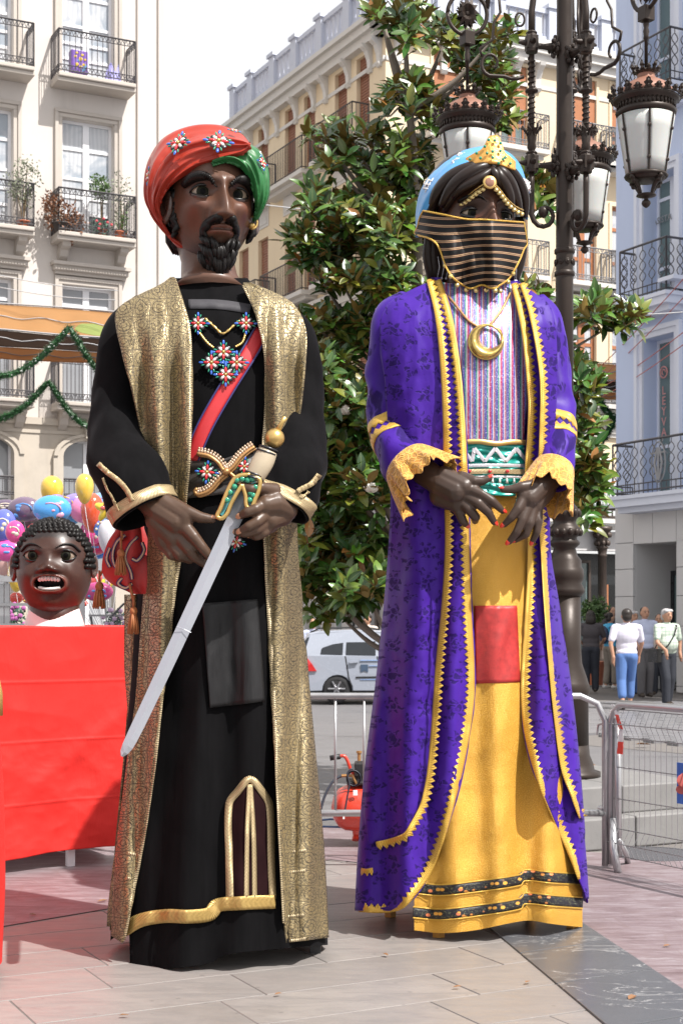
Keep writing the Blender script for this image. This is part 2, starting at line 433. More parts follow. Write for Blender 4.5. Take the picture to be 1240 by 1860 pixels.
# ================================================================ FACADES
class Fac:
    def __init__(s, A, d, n): s.A = Vector((A[0], A[1], 0)); s.d = d; s.nn = n
    def pt(s, a, z, o=0.): return s.A+s.d*a+s.nn*o+ZUP*z
    def at(s, px, py, o=0.):
        A = s.A+s.nn*o; k = (px-CX)/F; a = (k*A.y-A.x)/(s.d.x-k*s.d.y)
        return a, CAMH-(py-HY)*(A.y+s.d.y*a)/F
    def s(s, px, o=0.): return s.at(px, 0, o)[0]
    def blk(s, b, s0, s1, z0, z1, o0, o1): b.obox(s.pt(s0, z0, o0), s.d*(s1-s0), s.nn*(o1-o0), ZUP*(z1-z0))
    def wall(s, b, s0, s1, z0, z1, holes, depth=.3, o=0.):
        ss = sorted({s0, s1, *[h[0] for h in holes], *[h[1] for h in holes]}); zs = sorted({z0, z1, *[h[2] for h in holes], *[h[3] for h in holes]})
        ss = [x for x in ss if s0 <= x <= s1]; zs = [x for x in zs if z0 <= x <= z1]
        for a, c in zip(ss, ss[1:]):
            for e, f in zip(zs, zs[1:]):
                m, k = (a+c)/2, (e+f)/2
                if any(h[0] < m < h[1] and h[2] < k < h[3] for h in holes): continue
                b.add([s.pt(a, e, o), s.pt(c, e, o), s.pt(c, f, o), s.pt(a, f, o)], [(0, 1, 2, 3)])
        for h in holes:
            q = [(h[0], h[2]), (h[1], h[2]), (h[1], h[3]), (h[0], h[3])]
            for (a, e), (c, f) in zip(q, q[1:]+q[:1]):
                b.add([s.pt(a, e, o), s.pt(c, f, o), s.pt(c, f, o-depth), s.pt(a, e, o-depth)], [(0, 1, 2, 3)])
    def frame(s, b, s0, s1, z0, z1, w, o0, o1, bottom=True):
        s.blk(b, s0-w, s0, z0, z1, o0, o1); s.blk(b, s1, s1+w, z0, z1, o0, o1); s.blk(b, s0-w, s1+w, z1, z1+w, o0, o1)
        if bottom: s.blk(b, s0-w, s1+w, z0-w, z0, o0, o1)

M['cream'] = simple('cream_render', (.62, .57, .525), .8, var=.06, vs_=.8, bump=.15, bs=25, grime=.10, streak=.3)
M['cream_trim'] = simple('cream_moulding', (.50, .45, .40), .75, var=.08, vs_=2, grime=.18)
M['greystone'] = simple('weathered_stone', (.50, .445, .375), .8, var=.12, vs_=1.2, bump=.2, bs=20, grime=.3, streak=.4)
M['ochre'] = simple('yellow_render', (.74, .61, .43), .85, var=.05, vs_=.5, grime=.06, streak=.25)
M['pale_trim'] = simple('grey_white_trim', (.60, .58, .55), .7, var=.05, vs_=1)
M['balus'] = simple('lavender_balustrade', (.52, .55, .64), .7, var=.05)
M['lav'] = simple('blue_render', (.50, .575, .76), .8, var=.04, vs_=.7, grime=.06, streak=.25)
M['lav_trim'] = simple('blue_white_trim', (.64, .67, .76), .7, var=.04)
M['panel_stone'] = simple('pale_stone_panel', (.56, .55, .55), .5, var=.06, vs_=1.3, bump=.05)
M['whitewood'] = simple('white_paint_wood', (.80, .80, .82), .4, var=.03)
M['shutter'] = simple('brown_shutter', (.30, .135, .08), .6, var=.15, vs_=3)
M['orange_wood'] = simple('orange_wood', (.38, .15, .065), .5, var=.15, vs_=3)
M['iron'] = simple('railing_iron', (.10, .095, .10), .5, .4)
M['iron_grey'] = simple('grey_railing_iron', (.26, .26, .27), .5, .3)
def m_pane(name, c, r=.08):
    t = NT(name); n = t.noise(t.coord(), 1.3, 3); s_ = t.sep(t.coord())
    t.set(col=t.mix(n, tuple(x*.75 for x in c), c), rough=r, spec=.8); return t.mat
def m_curtain():
    t = NT('curtained_glass'); co = t.coord(); x, y, z = t.sep(co); h = t.math('ADD', x, t.math('MULTIPLY', y, .5)); w_ = t.noise(t.vmath('MULTIPLY', co, (1, 1, .15)), 1.4, 3)
    f = t.math('SINE', t.math('MULTIPLY', t.math('ADD', h, t.math('MULTIPLY', w_, .35)), 55)); n = t.noise(co, .9, 4, .6, 1.)
    c = t.mix(t.math('ADD', t.math('MULTIPLY', f, .22), .5), (.40, .42, .45), (.60, .61, .63)); c = t.mix(t.step(n, .45, .62), c, (.30, .34, .39)); t.set(col=c, rough=.10, spec=.7); return t.mat  # curtain folds and patchy reflections on the glass are painted into its colour
M['pane_light'] = m_curtain()
M['pane_grey'] = m_pane('grey_glass', (.30, .31, .33))
M['pane_dark'] = m_pane('dark_glass', (.05, .055, .065))
M['pane_green'] = m_pane('green_glass', (.15, .21, .21))

def window(fac, bld, s0, s1, z0, z1, cols, rows, o=-.18, fm='whitewood', gm='pane_light', fw=.07, dark_rows=0, kind='window'):
    "timber window: frame with mullions, every pane a sub-part"
    b = MB(); fac.frame(b, s0+fw, s1-fw, z0+fw, z1-fw, fw, o-.06, o)
    cs = [lerp(s0+fw, s1-fw, i/cols) for i in range(cols+1)]
    rs = [z0+fw]+[lerp(z0+fw, z1-fw, r) for r in rows]+[z1-fw]
    for i in range(1, cols): w_ = fw*(1.1 if cols % 2 == 0 and i == cols//2 else .5); fac.blk(b, cs[i]-w_, cs[i]+w_, z0+fw, z1-fw, o-.055, o+.012)
    for r in rs[1:-1]: fac.blk(b, s0+fw, s1-fw, r-fw*.5, r+fw*.5, o-.05, o-.004)
    win = b.build(kind, M[fm], bld)
    for i in range(cols):
        for j in range(len(rs)-1):
            b = MB(); fac.blk(b, cs[i], cs[i+1], rs[j], rs[j+1], o-.042, o-.034)
            b.build('pane', M['pane_dark' if j < dark_rows else gm], win)
    return win
def railing(fac, bld, s0, s1, z0, z1, out, step, m='iron', style='plain', r=.012, ends=(True, True), name='railing'):
    b = MB()
    runs = [[fac.pt(s0, 0, out), fac.pt(s1, 0, out)]]
    if ends[0]: runs.append([fac.pt(s0, 0, .02), fac.pt(s0, 0, out)])
    if ends[1]: runs.append([fac.pt(s1, 0, .02), fac.pt(s1, 0, out)])
    for A, B in runs:
        d = B-A; n = max(1, round(d.length/step)); h = z1-z0
        b.bar(A+ZUP*z1, B+ZUP*z1, r*1.9, 4); b.bar(A+ZUP*(z0+.06*h), B+ZUP*(z0+.06*h), r*1.3, 4)
        if style == 'scroll':
            for zz in (.18, .87): b.bar(A+ZUP*(z0+zz*h), B+ZUP*(z0+zz*h), r, 4)
            k = n*3
            for i in range(k):
                for z_a, z_b in ((.07, .18), (.88, .99)):
                    p, q = A+d*(i/k), A+d*((i+1)/k); zz = (z0+z_a*h, z0+z_b*h)
                    b.bar(p+ZUP*zz[i % 2], q+ZUP*zz[1-i % 2], r*.6, 4)
        for i in range(n+1):
            p = A+d*(i/n)
            if style == 'wavy' and i < n:
                q = d/n
                for sg in (-1, 1):
                    pts = [p+q*(.5+sg*.34*math.cos(t/16*math.pi*4.0)*1.0 if 1 < t < 15 else .5)+ZUP*lerp(z0+.2*h, z1, t/16) for t in range(17)]
                    b.tube(pts, r*.8, 4, False)
                b.bar(p+ZUP*z0, p+ZUP*(z0+.2*h), r*.7, 4); b.bar(p+q*.5+ZUP*z0, p+q*.5+ZUP*(z0+.2*h), r*.7, 4)
                if i == 0: b.bar(A+ZUP*(z0+.2*h), B+ZUP*(z0+.2*h), r, 4)
            else: b.bar(p+ZUP*z0, p+ZUP*z1, r*(1.5 if i in (0, n) else .8), 4)
    return b.build(name, M[m], bld)

# ---------------------------------------------------------------- cream apartment building at the left
AL = P(165, HY, 36); LF_ = Fac((AL.x, AL.y), U, -V)
bl = empty('apartment_building', LF_.pt(0, 0), 'tall cream apartment building with stacked balconies and plants on its railings', 'building')
sR = LF_.s(311); sL = sR-16
xs = lambda px: LF_.s(px)
z_ = lambda px, py: LF_.at(px, py)[1]
cols = [(xs(113), xs(207))]; pit = xs(207)-xs(24)
cols = [(cols[0][0], cols[0][1]), (cols[0][0]-pit, cols[0][1]-pit), (cols[0][0]-2*pit, cols[0][1]-2*pit)]
zt3, zb3 = z_(160, -55), z_(160, 156); zt2, zb2 = z_(160, 220), z_(160, 437); zt1, zb1 = z_(160, 521), z_(160, 738); zt0, zb0 = z_(160, 800), .1
holes = []
for a, c in cols: holes += [(a, c, zb3, zt3), (a, c, zb2, zt2), (a, c, zb1, zt1), (a, c, zb0, zt0)]
b = MB(); LF_.wall(b, sL, sR, zb1-.5, 26, holes[:3]+holes[4:7]+holes[8:11], .32)
b.add([LF_.pt(sR, 0), LF_.pt(sR, 0, -12), LF_.pt(sR, 26, -12), LF_.pt(sR, 26)], [(0, 1, 2, 3)])
b.add([LF_.pt(sL, 26), LF_.pt(sR, 26), LF_.pt(sR, 26, -12), LF_.pt(sL, 26, -12)], [(0, 1, 2, 3)])
b.build('wall', M['cream'], bl)
b = MB(); LF_.wall(b, sL, sR, 0, zb1-.5, [h for h in holes if h[2] == zb0], .32, .03); b.build('ground_floor_wall', M['greystone'], bl)
for pa, pc in ((246, 279), (284, 310)):
    b = MB(); LF_.blk(b, xs(pa)+.03, xs(pc)-.03, zb1, 26, 0, .07); b.build('pilaster', M['cream'], bl, bevel=.02)
for i, (a, c) in enumerate(cols):
    for f, (zb, zt) in enumerate(((zb3, zt3), (zb2, zt2), (zb1, zt1))):
        w_ = window(LF_, bl, a, c, zb, zt, 2, (.22, .36, .52, .78) if f < 2 else (.42, .62, .86), gm='pane_light' if f < 2 else 'pane_grey', dark_rows=1 if f == 1 and i == 0 else 0)
        b = MB(); LF_.frame(b, a, c, zb, zt, .10, 0, .05, False); LF_.frame(b, a-.10, c+.10, zb, zt+.10, .09, 0, .09, False)
        b.build('window_surround', M['cream_trim'], bl, bevel=.012)
        # balcony slab with its corbels and railing
        b = MB(); LF_.blk(b, a-.29, c+.36, zb-.20, zb-.10, 0, .62); LF_.blk(b, a-.27, c+.34, zb-.10, zb-.0, 0, .68)
        slab = b.build('balcony_slab', M['cream_trim'], bl, bevel=.02)
        railing(LF_, slab, a-.26, c+.33, zb, zb+1.02, .63, .13 if f < 2 else .1, 'iron', 'scroll')
        if f > 0:
            for q in (a-.12, c+.02):
                b = MB(); o0 = LF_.pt(q, zb-.2)
                pr = [(0, 0), (.5, 0), (.47, -.1), (.3, -.16), (.22, -.3), (.05, -.42), (0, -.42)]
                b.prism([LF_.pt(q, zb-.2+y, x) for x, y in pr], LF_.d*.2); b.build('corbel', M['cream_trim'], bl)
        if f == 2:
            b = MB(); LF_.blk(b, a-.29, c+.36, zt+.42, zt+.5, 0, .28); LF_.blk(b, a-.24, c+.31, zt+.30, zt+.42, 0, .2); LF_.blk(b, a-.2, c+.27, zt+.22, zt+.30, 0, .12)
            for k in range(26):
                q = lerp(a-.22, c+.27, k/26); LF_.blk(b, q, q+.035, zt+.315, zt+.36, .2, .225)
            b.build('entablature', M['cream_trim'], bl)
    # tall arched ground floor opening
    b = MB(); n = 14; mid, rr = (a+c)/2, (c-a)/2
    for k in range(n):
        t0, t1 = math.pi*k/n, math.pi*(k+1)/n
        for r0, r1, oo in ((rr, rr+.13, .10), (rr+.13, rr+.24, .14)):
            q = [LF_.pt(mid-math.cos(t)*r*1., zt0-.42+math.sin(t)*r*.62+(.0), .03) for t, r in ((t0, r0), (t1, r0), (t1, r1), (t0, r1))]
            b.prism(q, LF_.nn*oo)
        q = [LF_.pt(mid-math.cos(t0)*rr, zt0-.42+math.sin(t0)*rr*.62, -.05), LF_.pt(mid-math.cos(t1)*rr, zt0-.42+math.sin(t1)*rr*.62, -.05), LF_.pt(mid-math.cos(t1)*rr, zt0+.02, -.05), LF_.pt(mid-math.cos(t0)*rr, zt0+.02, -.05)]
        b.prism(q, LF_.nn*.07)
    LF_.blk(b, a-.24, a, .1, zt0-.42, .03, .13); LF_.blk(b, c, c+.24, .1, zt0-.42, .03, .13)
    LF_.blk(b, mid-.12, mid+.12, zt0+.02, zt0+.42, .03, .24)
    b.build('arch_moulding', M['greystone'], bl)
    window(LF_, bl, a, c, .3, zt0, 2, (.5, .75), gm='pane_grey', fw=.06, dark_rows=0)
    railing(LF_, bl, a-.1, c+.1, z_(160, 905), z_(160, 872), .1, .12, 'iron', 'scroll', ends=(False, False))
for za, hh, oo in ((zb1-.52, .16, .12), (zb1-.72, .08, .06)):
    b = MB(); LF_.blk(b, sL, sR, za, za+hh, .03, oo); b.build('string_course', M['greystone'], bl)
# gas heater box and things on the top balcony
a0, c0 = cols[0]
M['purple_metal'] = simple('purple_paint', (.20, .10, .42), .4)
M['violet_cloth'] = simple('violet_plastic', (.32, .30, .62), .5)
M['yel'] = simple('yellow_paint', (.75, .50, .06), .5); M['sky_paint'] = simple('light_blue_paint', (.18, .42, .68), .5)
b = MB(); q = LF_.at(141, 140, .35); q0 = LF_.s(126, .35); q1 = LF_.s(156, .35)
LF_.blk(b, q0, q1, zb3+.05, zb3+.62, .30, .55)
for k in (q0+.03, q1-.09):
    for oo in (.31, .48): LF_.blk(b, k, k+.05, zb3, zb3+.05, oo, oo+.05)
bx = b.build('storage_box', M['purple_metal'], bevel=.02, label='purple box with yellow and blue print standing on the top balcony', cat='box')
b = MB()
for k, (x, y, r) in enumerate(((.2, .7, .05), (.5, .62, .07), (.7, .4, .05), (.28, .38, .06), (.52, .3, .05), (.62, .8, .045), (.3, .86, .04), (.78, .62, .04))):
    b.ell(LF_.pt(lerp(q0, q1, x), zb3+.05+.57*y, .551), (r, .01, r*.7), 8, 6)
b.build('printed_patch', M['yel'], bx)
b = MB()
for x, y, r in ((.68, .22, .06), (.82, .35, .05), (.4, .55, .03)): b.ell(LF_.pt(lerp(q0, q1, x), zb3+.05+.57*y, .552), (r, .008, r), 8, 6)
b.build('printed_mark', M['sky_paint'], bx)
b = MB(); e0 = LF_.s(205, .35)
b.grid(lambda u, v: LF_.pt(e0+(u-.5)*.46*(1-.35*v), zb3+.01+.42*v*(1-.25*math.cos(u*9)), .35+.16*math.sin(u*math.pi)*(1-v)*(1+.3*math.sin(u*21))), 16, 8)
b.grid(lambda u, v: LF_.pt(e0+(u-.5)*.46*(1-.35*v), zb3+.01+.42*v*(1-.25*math.cos(u*9)), .35-.14*math.sin(u*math.pi)*(1-v)), 16, 8)
b.build('plastic_bag', M['violet_cloth'], smooth=True, label='crumpled pale violet bag in the corner of the top balcony', cat='bag')

# potted plants on the balconies
M['leaf_green'] = simple('plant_leaf', (.075, .14, .035), .5, var=.5, vs_=12)
M['leaf_red'] = simple('red_green_leaf', (.20, .085, .04), .5, var=.6, vs_=9)
M['leaf_grey'] = simple('grey_green_leaf', (.20, .22, .15), .6, var=.4, vs_=9)
M['leaf_blue'] = simple('blue_green_leaf', (.07, .15, .10), .5, var=.4, vs_=9)
M['terracotta'] = simple('terracotta', (.45, .14, .07), .7)
M['darkpot'] = simple('dark_planter', (.06, .05, .045), .6)
M['petal'] = simple('pink_petal', (.60, .10, .12), .5)
M['stem'] = simple('plant_stem', (.16, .11, .06), .8)
def foliage(b, c, r, n, size, rng, fill=.35):
    "leaf-sized faces through an uneven volume"
    for i in range(n):
        while True:
            d = Vector((rng.uniform(-1, 1), rng.uniform(-1, 1), rng.uniform(-1, 1)))
            if fill < d.length < 1: break
        k = 1+.28*math.sin(d.x*5+c[0])*math.cos(d.z*6+c[2])
        p = Vector(c)+Vector((d.x*r[0], d.y*r[1], d.z*r[2]))*k
        x = Vector((rng.gauss(0, 1), rng.gauss(0, 1), rng.gauss(0, 1))).normalized()
        y = x.orthogonal().normalized(); y.rotate(Matrix.Rotation(rng.random()*6.28, 3, x)); s_ = size*rng.uniform(.6, 1.3)
        b.add([p, p+x*s_*.5+y*s_*.28, p+x*s_, p+x*s_*.5-y*s_*.28], [(0, 1, 2, 3)])
rng = random.Random(11)
def potted(px, py, o, potr, poth, blobs, leafm, label, cat='potted plant', potm='terracotta', flowers=None, size=.07, group='potted plants on the balconies', zz=None):
    a, z = LF_.at(px, py, o); z = zb2 if zz is None else zz
    t = empty('potted_plant', LF_.pt(a, z, o), label, cat, group)
    b = MB(); b.lathe(LF_.pt(a, z, o), [(potr*.7, 0), (potr*.95, poth*.85), (potr*1.08, poth*.85), (potr*1.08, poth), (potr*.85, poth), (potr*.8, poth*.8)], 14); b.build('pot', M[potm], t, True)
    b = MB(); sb = MB()
    for (bx_, by_, rx, rz, n) in blobs:
        q, qz = LF_.at(bx_, by_, o); c = LF_.pt(q, qz, o)
        ppm = F/c.y
        foliage(b, c, (rx/ppm, min(.35, rx/ppm), rz/ppm), n, size, rng, .15)
        sb.tube([LF_.pt(a, z+poth*.8, o), LF_.pt((a+q)/2, (z+poth+qz)/2, o+.02), c], [.02, .015, .008], 5)
    b.build('foliage', M[leafm], t); sb.build('stem', M['stem'], t)
    if flowers:
        b = MB()
        for (fx, fy) in flowers:
            q, qz = LF_.at(fx, fy, o); b.ell(LF_.pt(q, qz, o+.16), .035, 6, 4)
        b.build('flower', M['petal'], t, kind='stuff')
potted(112, 432, .45, .22, .22, [(110, 392, 34, 34, 520), (95, 370, 22, 20, 220), (138, 405, 20, 26, 200), (128, 430, 14, 14, 60)], 'leaf_red', 'big bushy plant with reddish leaves spilling over a balcony corner', potm='darkpot', size=.085)
potted(185, 412, .4, .10, .2, [(182, 336, 21, 22, 420), (186, 356, 12, 12, 90)], 'leaf_green', 'small round clipped tree in an orange jar on the middle balcony', size=.08)
potted(222, 432, .45, .13, .2, [(218, 340, 24, 34, 150), (226, 372, 20, 26, 150), (215, 405, 16, 30, 160)], 'leaf_grey', 'airy grey-green climbing plant at the end of the middle balcony', size=.06)
potted(186, 436, .5, .12, .16, [(184, 415, 22, 16, 320)], 'leaf_blue', 'low blue-green geranium with pink flowers on the middle balcony', flowers=[(172, 404), (178, 410), (192, 407), (185, 400), (199, 411), (176, 418)], size=.06)
potted(216, 434, .55, .12, .16, [(222, 405, 12, 26, 180)], 'leaf_green', 'red pot with a trailing green plant by the railing end', size=.06)
potted(43, 412, .5, .16, .14, [(43, 325, 34, 36, 340), (30, 345, 24, 22, 200), (50, 300, 24, 18, 70), (48, 362, 18, 16, 130)], 'leaf_grey', 'tall feathery grey-green shrub in a shallow red pot', potm='terracotta', size=.07)

# ---------------------------------------------------------------- yellow corner building
AY = P(700, HY, 44); YL = Fac((AY.x, AY.y), V, -U); YR = Fac((AY.x, AY.y), U, -V)
by = empty('corner_building', (AY.x, AY.y, 0), 'yellow corner building with brown shutters and a lavender roof balustrade', 'building')
zs_ = [16.0, 12.1, 8.3]; ztop = 18.9; hw = 2.75
sE = YL.s(424); sF = 22.
lw = [YL.s(px) for px in (443, 478, 527, 562, 619, 659)]
rw = [YR.s(px) for px in (812, 932, 1058, 1132, 1200)]
lh = [(s-.42, s+.42, z, z+hw-.1) for s in lw for z in zs_]; rh = [(s-.5, s+.5, z, z+hw-.1) for s in rw for z in zs_]
b = MB(); YL.wall(b, 0, sE, 5.5, ztop, lh, .22); YR.wall(b, 0, sF, 6.0, ztop, rh, .22)
b.add([YL.pt(sE, 0), YL.pt(sE, 0, -9), YL.pt(sE, ztop, -9), YL.pt(sE, ztop)], [(0, 1, 2, 3)])
b.add([YR.pt(0, ztop), YR.pt(sF, ztop), YR.pt(sF, ztop, -sE), YR.pt(0, ztop, -sE)], [(0, 1, 2, 3)])
b.build('wall', M['ochre'], by)
for fac, wins, hwid in ((YL, lw, .42), (YR, rw, .5)):
    for s in wins:
        for k, z in enumerate(zs_):
            if fac is YL:
                b = MB(); fac.blk(b, s-hwid, s+hwid, z, z+hw-.1, -.2, -.14)
                for q in range(30): fac.blk(b, s-hwid+.03, s+hwid-.03, z+.09*q, z+.09*q+.05, -.14, -.115)
                b.build('shutter', M['shutter'], by)
                b = MB(); fac.blk(b, s-hwid-.08, s+hwid+.08, z-.9, z-.25, .0, .03); fac.blk(b, s-hwid+.05, s+hwid-.05, z-.8, z-.35, .03, .05); b.build('relief_panel', M['pale_trim'], by)
            else:
                window(fac, by, s-hwid, s+hwid, z, z+hw-.1, 2, (.3, .75), -.1, 'orange_wood', 'pane_light' if k else 'pane_green', .11)
                if k == 0 or s < 3:
                    b = MB(); fac.blk(b, s-hwid+.02, s+hwid-.02, z+1.0, z+hw-.12, -.09, -.03); b.build('roller_blind', M['orange_wood'], by)
                b = MB(); fac.frame(b, s-hwid, s+hwid, z, z+hw-.1, .1, 0, .04, False); b.build('window_surround', M['ochre'], by)
for s0, s1 in ((YL.s(577)-.05, YL.s(500)-.0), (YL.s(671), YL.s(592)), (YL.s(491), YL.s(424))):
    s0, s1 = min(s0, s1), max(s0, s1)
    for z in zs_[:2]:
        b = MB(); YL.blk(b, s0, s1, z-.16, z-.02, 0, .62); YL.blk(b, s0+.1, s1-.1, z-.28, z-.16, 0, .42); sb = b.build('balcony_slab', M['pale_trim'], by)
        railing(YL, sb, s0+.04, s1-.04, z-.02, z+1.05, .58, .13, 'iron', 'plain', .014)
for s in rw:
    for z in zs_:
        b = MB(); YR.blk(b, s-.95, s+.95, z-.16, z-.02, 0, .62); YR.blk(b, s-.85, s+.85, z-.3, z-.16, 0, .4); sb = b.build('balcony_slab', M['pale_trim'], by)
        railing(YR, sb, s-.92, s+.92, z-.02, z+1.05, .58, .15, 'iron_grey', 'scroll', .014)
# cornice, paired brackets, string courses
for fac, L in ((YL, sE), (YR, sF)):
    b = MB(); x = 0 if fac is YL else 0
    fac.blk(b, -.5, L, ztop+.38, ztop+.52, -.3, .5); fac.blk(b, -.38, L, ztop+.14, ztop+.38, -.3, .38); fac.blk(b, -.25, L, ztop-.12, ztop+.14, -.3, .25)
    b.build('cornice', M['pale_trim'], by)
    for z in (11.2, 7.3, 18.05):
        b = MB(); fac.blk(b, -.1, L, z, z+.12, 0, .10 if z < 18 else .03)
        if z < 18: fac.blk(b, -.16, L, z+.12, z+.36, 0, .16); fac.blk(b, -.3, L, z+.36, z+.5, 0, .3)
        b.build('string_course', M['pale_trim'], by)
brk = [(YL, YL.s(px)) for px in (457, 486, 505, 539, 571, 593, 634, 673, 690)]+[(YR, s) for s in (.4, 2.0, 3.1, 4.6, 5.4, 6.5, 8.5, 9.6)]
pr = [(0, 0), (.38, 0), (.35, -.10), (.20, -.22), (.11, -.45), (.09, -.66), (.14, -.74), (.08, -.84), (0, -.84)]
for fac, s in brk:
    b = MB(); b.prism([fac.pt(s-.13, ztop-.12+y, x) for x, y in pr], fac.d*.2); b.build('cornice_bracket', M['pale_trim'], by)
# roof balustrade: posts and pierced panels
zb = ztop+.52
for fac, marks in ((YL, [YL.s(px, .3) for px in (430, 462, 502, 542, 588, 638)]+[-.3]), (YR, [-.3, 1.7, 3.7, 5.7, 7.7, 9.7, 11.7])):
    for i, s in enumerate(marks):
        if fac is YR and i == 0: continue
        b = MB(); fac.blk(b, s-.2, s+.2, zb, zb+1.0, .1, .5); fac.blk(b, s-.26, s+.26, zb+1.0, zb+1.12, .04, .56); b.build('balustrade_post', M['balus'], by)
    for a, c in zip(marks, marks[1:]):
        a, c = min(a, c)+.2, max(a, c)-.2
        n = max(3, round((c-a)/.3)); b = MB()
        fac.blk(b, a, c, zb, zb+.14, .2, .4); fac.blk(b, a, c, zb+.84, zb+.98, .16, .44)
        pw = (c-a)/n
        for k in range(n+1):
            w_ = pw*.27; x0 = max(a, a+k*pw-w_); x1 = min(c, a+k*pw+w_)
            fac.blk(b, x0, x1, zb+.14, zb+.84, .24, .36)
            if k < n: fac.blk(b, x1, x1+.06, zb+.14, zb+.24, .24, .36); fac.blk(b, x1, x1+.06, zb+.74, zb+.84, .24, .36)
        b.build('balustrade_panel', M['balus'], by)
# ground floor: sign fascia, iron balcony, beam, column and shop front
M['sign'] = simple('sign_fascia', (.20, .25, .24), .4); M['sign_white'] = simple('white_lettering', (.85, .86, .86), .5, var=.01)
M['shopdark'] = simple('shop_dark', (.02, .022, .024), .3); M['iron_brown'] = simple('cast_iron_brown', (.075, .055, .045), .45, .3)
yz = lambda px, py, o=0: YR.at(px, py, o)[1]
b = MB(); YR.blk(b, .0, sF, yz(1080, 926), yz(1080, 886), 0, .18); sg = b.build('sign_fascia', M['sign'], by)
def text(name, body, size, m, loc, xdir, ydir, parent=None, ext=.004, align='LEFT', **kw):
    cu = bpy.data.curves.new(name, 'FONT'); cu.body = body; cu.size = size; cu.extrude = ext; cu.align_x = align; cu.resolution_u = 2
    t = bpy.data.objects.new(name+'_t', cu); COL.objects.link(t)
    dg = bpy.context.evaluated_depsgraph_get(); dg.update()
    me = bpy.data.meshes.new_from_object(t.evaluated_get(dg)); bpy.data.objects.remove(t)
    x = Vector(xdir).normalized(); y = Vector(ydir).normalized(); z = x.cross(y)
    me.transform(Matrix((x, y, z)).transposed().to_4x4()); me.name = name; me.materials.clear(); me.materials.append(m)
    o = bpy.data.objects.new(name, me); COL.objects.link(o)
    if parent: o.parent = parent; o.location = Vector(loc)-W[parent.name]
    else: o.location = loc
    W[o.name] = Vector(loc); return tag(o, **kw)
a1 = YR.at(1048, 903, .19); text('sign_lettering', 'apartamentos', .30, M['sign_white'], YR.pt(YR.s(1070, .19)-.5, yz(1090, 903), .19), U, ZUP, sg)
text('sign_lettering', 'préstamos hi,', .30, M['sign_white'], YR.pt(YR.s(1046, .19)-.15, yz(1075, 917), .19), U, ZUP, sg)
b = MB(); YR.blk(b, 0, sF, yz(1080, 952), yz(1080, 943), 0, .5); YR.blk(b, 0, sF, yz(1080, 962), yz(1080, 954), 0, .34); b.build('balcony_slab', M['pale_trim'], by)
railing(YR, by, 0, sF, yz(1080, 943), yz(1080, 925), .48, .22, 'iron_brown', 'scroll', .03, (False, False))
b = MB(); YR.blk(b, 0, sF, yz(1080, 1000), yz(1080, 965), -.4, -.02); b.build('lintel', M['panel_stone'], by)
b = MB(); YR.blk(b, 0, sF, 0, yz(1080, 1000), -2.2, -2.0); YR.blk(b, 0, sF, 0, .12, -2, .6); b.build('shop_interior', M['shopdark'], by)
for s0, s1 in ((YR.s(700), YR.s(860)), (YR.s(880), YR.s(1010)), (YR.s(1040), YR.s(1082))):
    b = MB(); YR.blk(b, s0, s1, .5, yz(1080, 1022), -.5, -.46); b.build('shop_pane', M['pane_green'], by)
    b = MB(); YR.frame(b, s0, s1, .5, yz(1080, 1022), .09, -.52, -.4); b.build('shop_frame', M['iron_brown'], by)
b = MB(); YR.blk(b, YR.s(1105), YR.s(1120), 0, 2.6, -.5, -.46); b.build('shop_door', M['orange_wood'], by)
for px in (870, 1025, 1093):
    s = YR.s(px, .2); b = MB(); c = YR.pt(s, 0, .2); zt = yz(1093, 958)
    b.lathe(c, [(.2, 0), (.2, .25), (.15, .3), (.13, zt-.95), (.16, zt-.93), (.13, zt-.88), (.15, zt-.7), (.2, zt-.66), (.14, zt-.6), (.2, zt-.3), (.26, zt-.12), (.3, zt-.1), (.3, zt)], 14, lobes=8, lobe=.05)
    for k in range(8):
        an = k*math.pi/4
        for zz, rr in ((zt-.52, .2), (zt-.26, .24)): b.ell(c+Vector((math.cos(an)*rr, math.sin(an)*rr, zz)), (.07, .07, .09), 6, 5)
    b.build('iron_column', M['iron_brown'], by, True)
# pale left ground floor seen through the tree
b = MB(); YL.blk(b, .2, sE, 0, 5.5, -.5, -.02)
for px in (560, 600, 640, 680): YL.blk(b, YL.s(px), YL.s(px)+.5, 0, 5.5, -.02, .12)
b.build('ground_floor_wall', M['panel_stone'], by)
for px in (545, 585, 622, 662):
    b = MB(); YL.blk(b, YL.s(px)-.5, YL.s(px)+.35, .3, 4.2, -.01, .03); b.build('shop_pane', M['pane_green'], by)

# ---------------------------------------------------------------- blue building at the right
AB = P(1118, HY, 33); BF = Fac((AB.x, AB.y), -V, -U)
bb = empty('blue_building', (AB.x, AB.y, 0), 'pale blue building with curved iron balconies above a white stone ground floor', 'building')
bz = lambda px, py, o=0: BF.at(px, py, o)[1]
S = lambda px, o=0: BF.s(px, o)
zg = bz(1118, 912); zB = bz(1117, 905, .0)
w1 = (S(1168), S(1226), bz(1180, 897), bz(1170, 617)); w2 = (S(1172), S(1228), bz(1190, 548), bz(1190, 318)); w3 = (S(1172), S(1228), bz(1190, 165), bz(1190, -70))
w1, w2, w3 = [(a, c, e, f) for a, c, e, f in (w1, w2, w3)]
w2 = (w1[0], w1[1], w2[2], w2[3]); w3 = (w1[0], w1[1], w3[2], w3[3])
b = MB(); BF.wall(b, 0, 9, zg, 22, [w1, w2, w3], .42)
b.add([BF.pt(0, 0), BF.pt(0, 0, -9), BF.pt(0, 22, -9), BF.pt(0, 22)], [(0, 1, 2, 3)]); b.add([BF.pt(0, 22), BF.pt(9, 22), BF.pt(9, 22, -9), BF.pt(0, 22, -9)], [(0, 1, 2, 3)])
b.build('wall', M['lav'], bb)
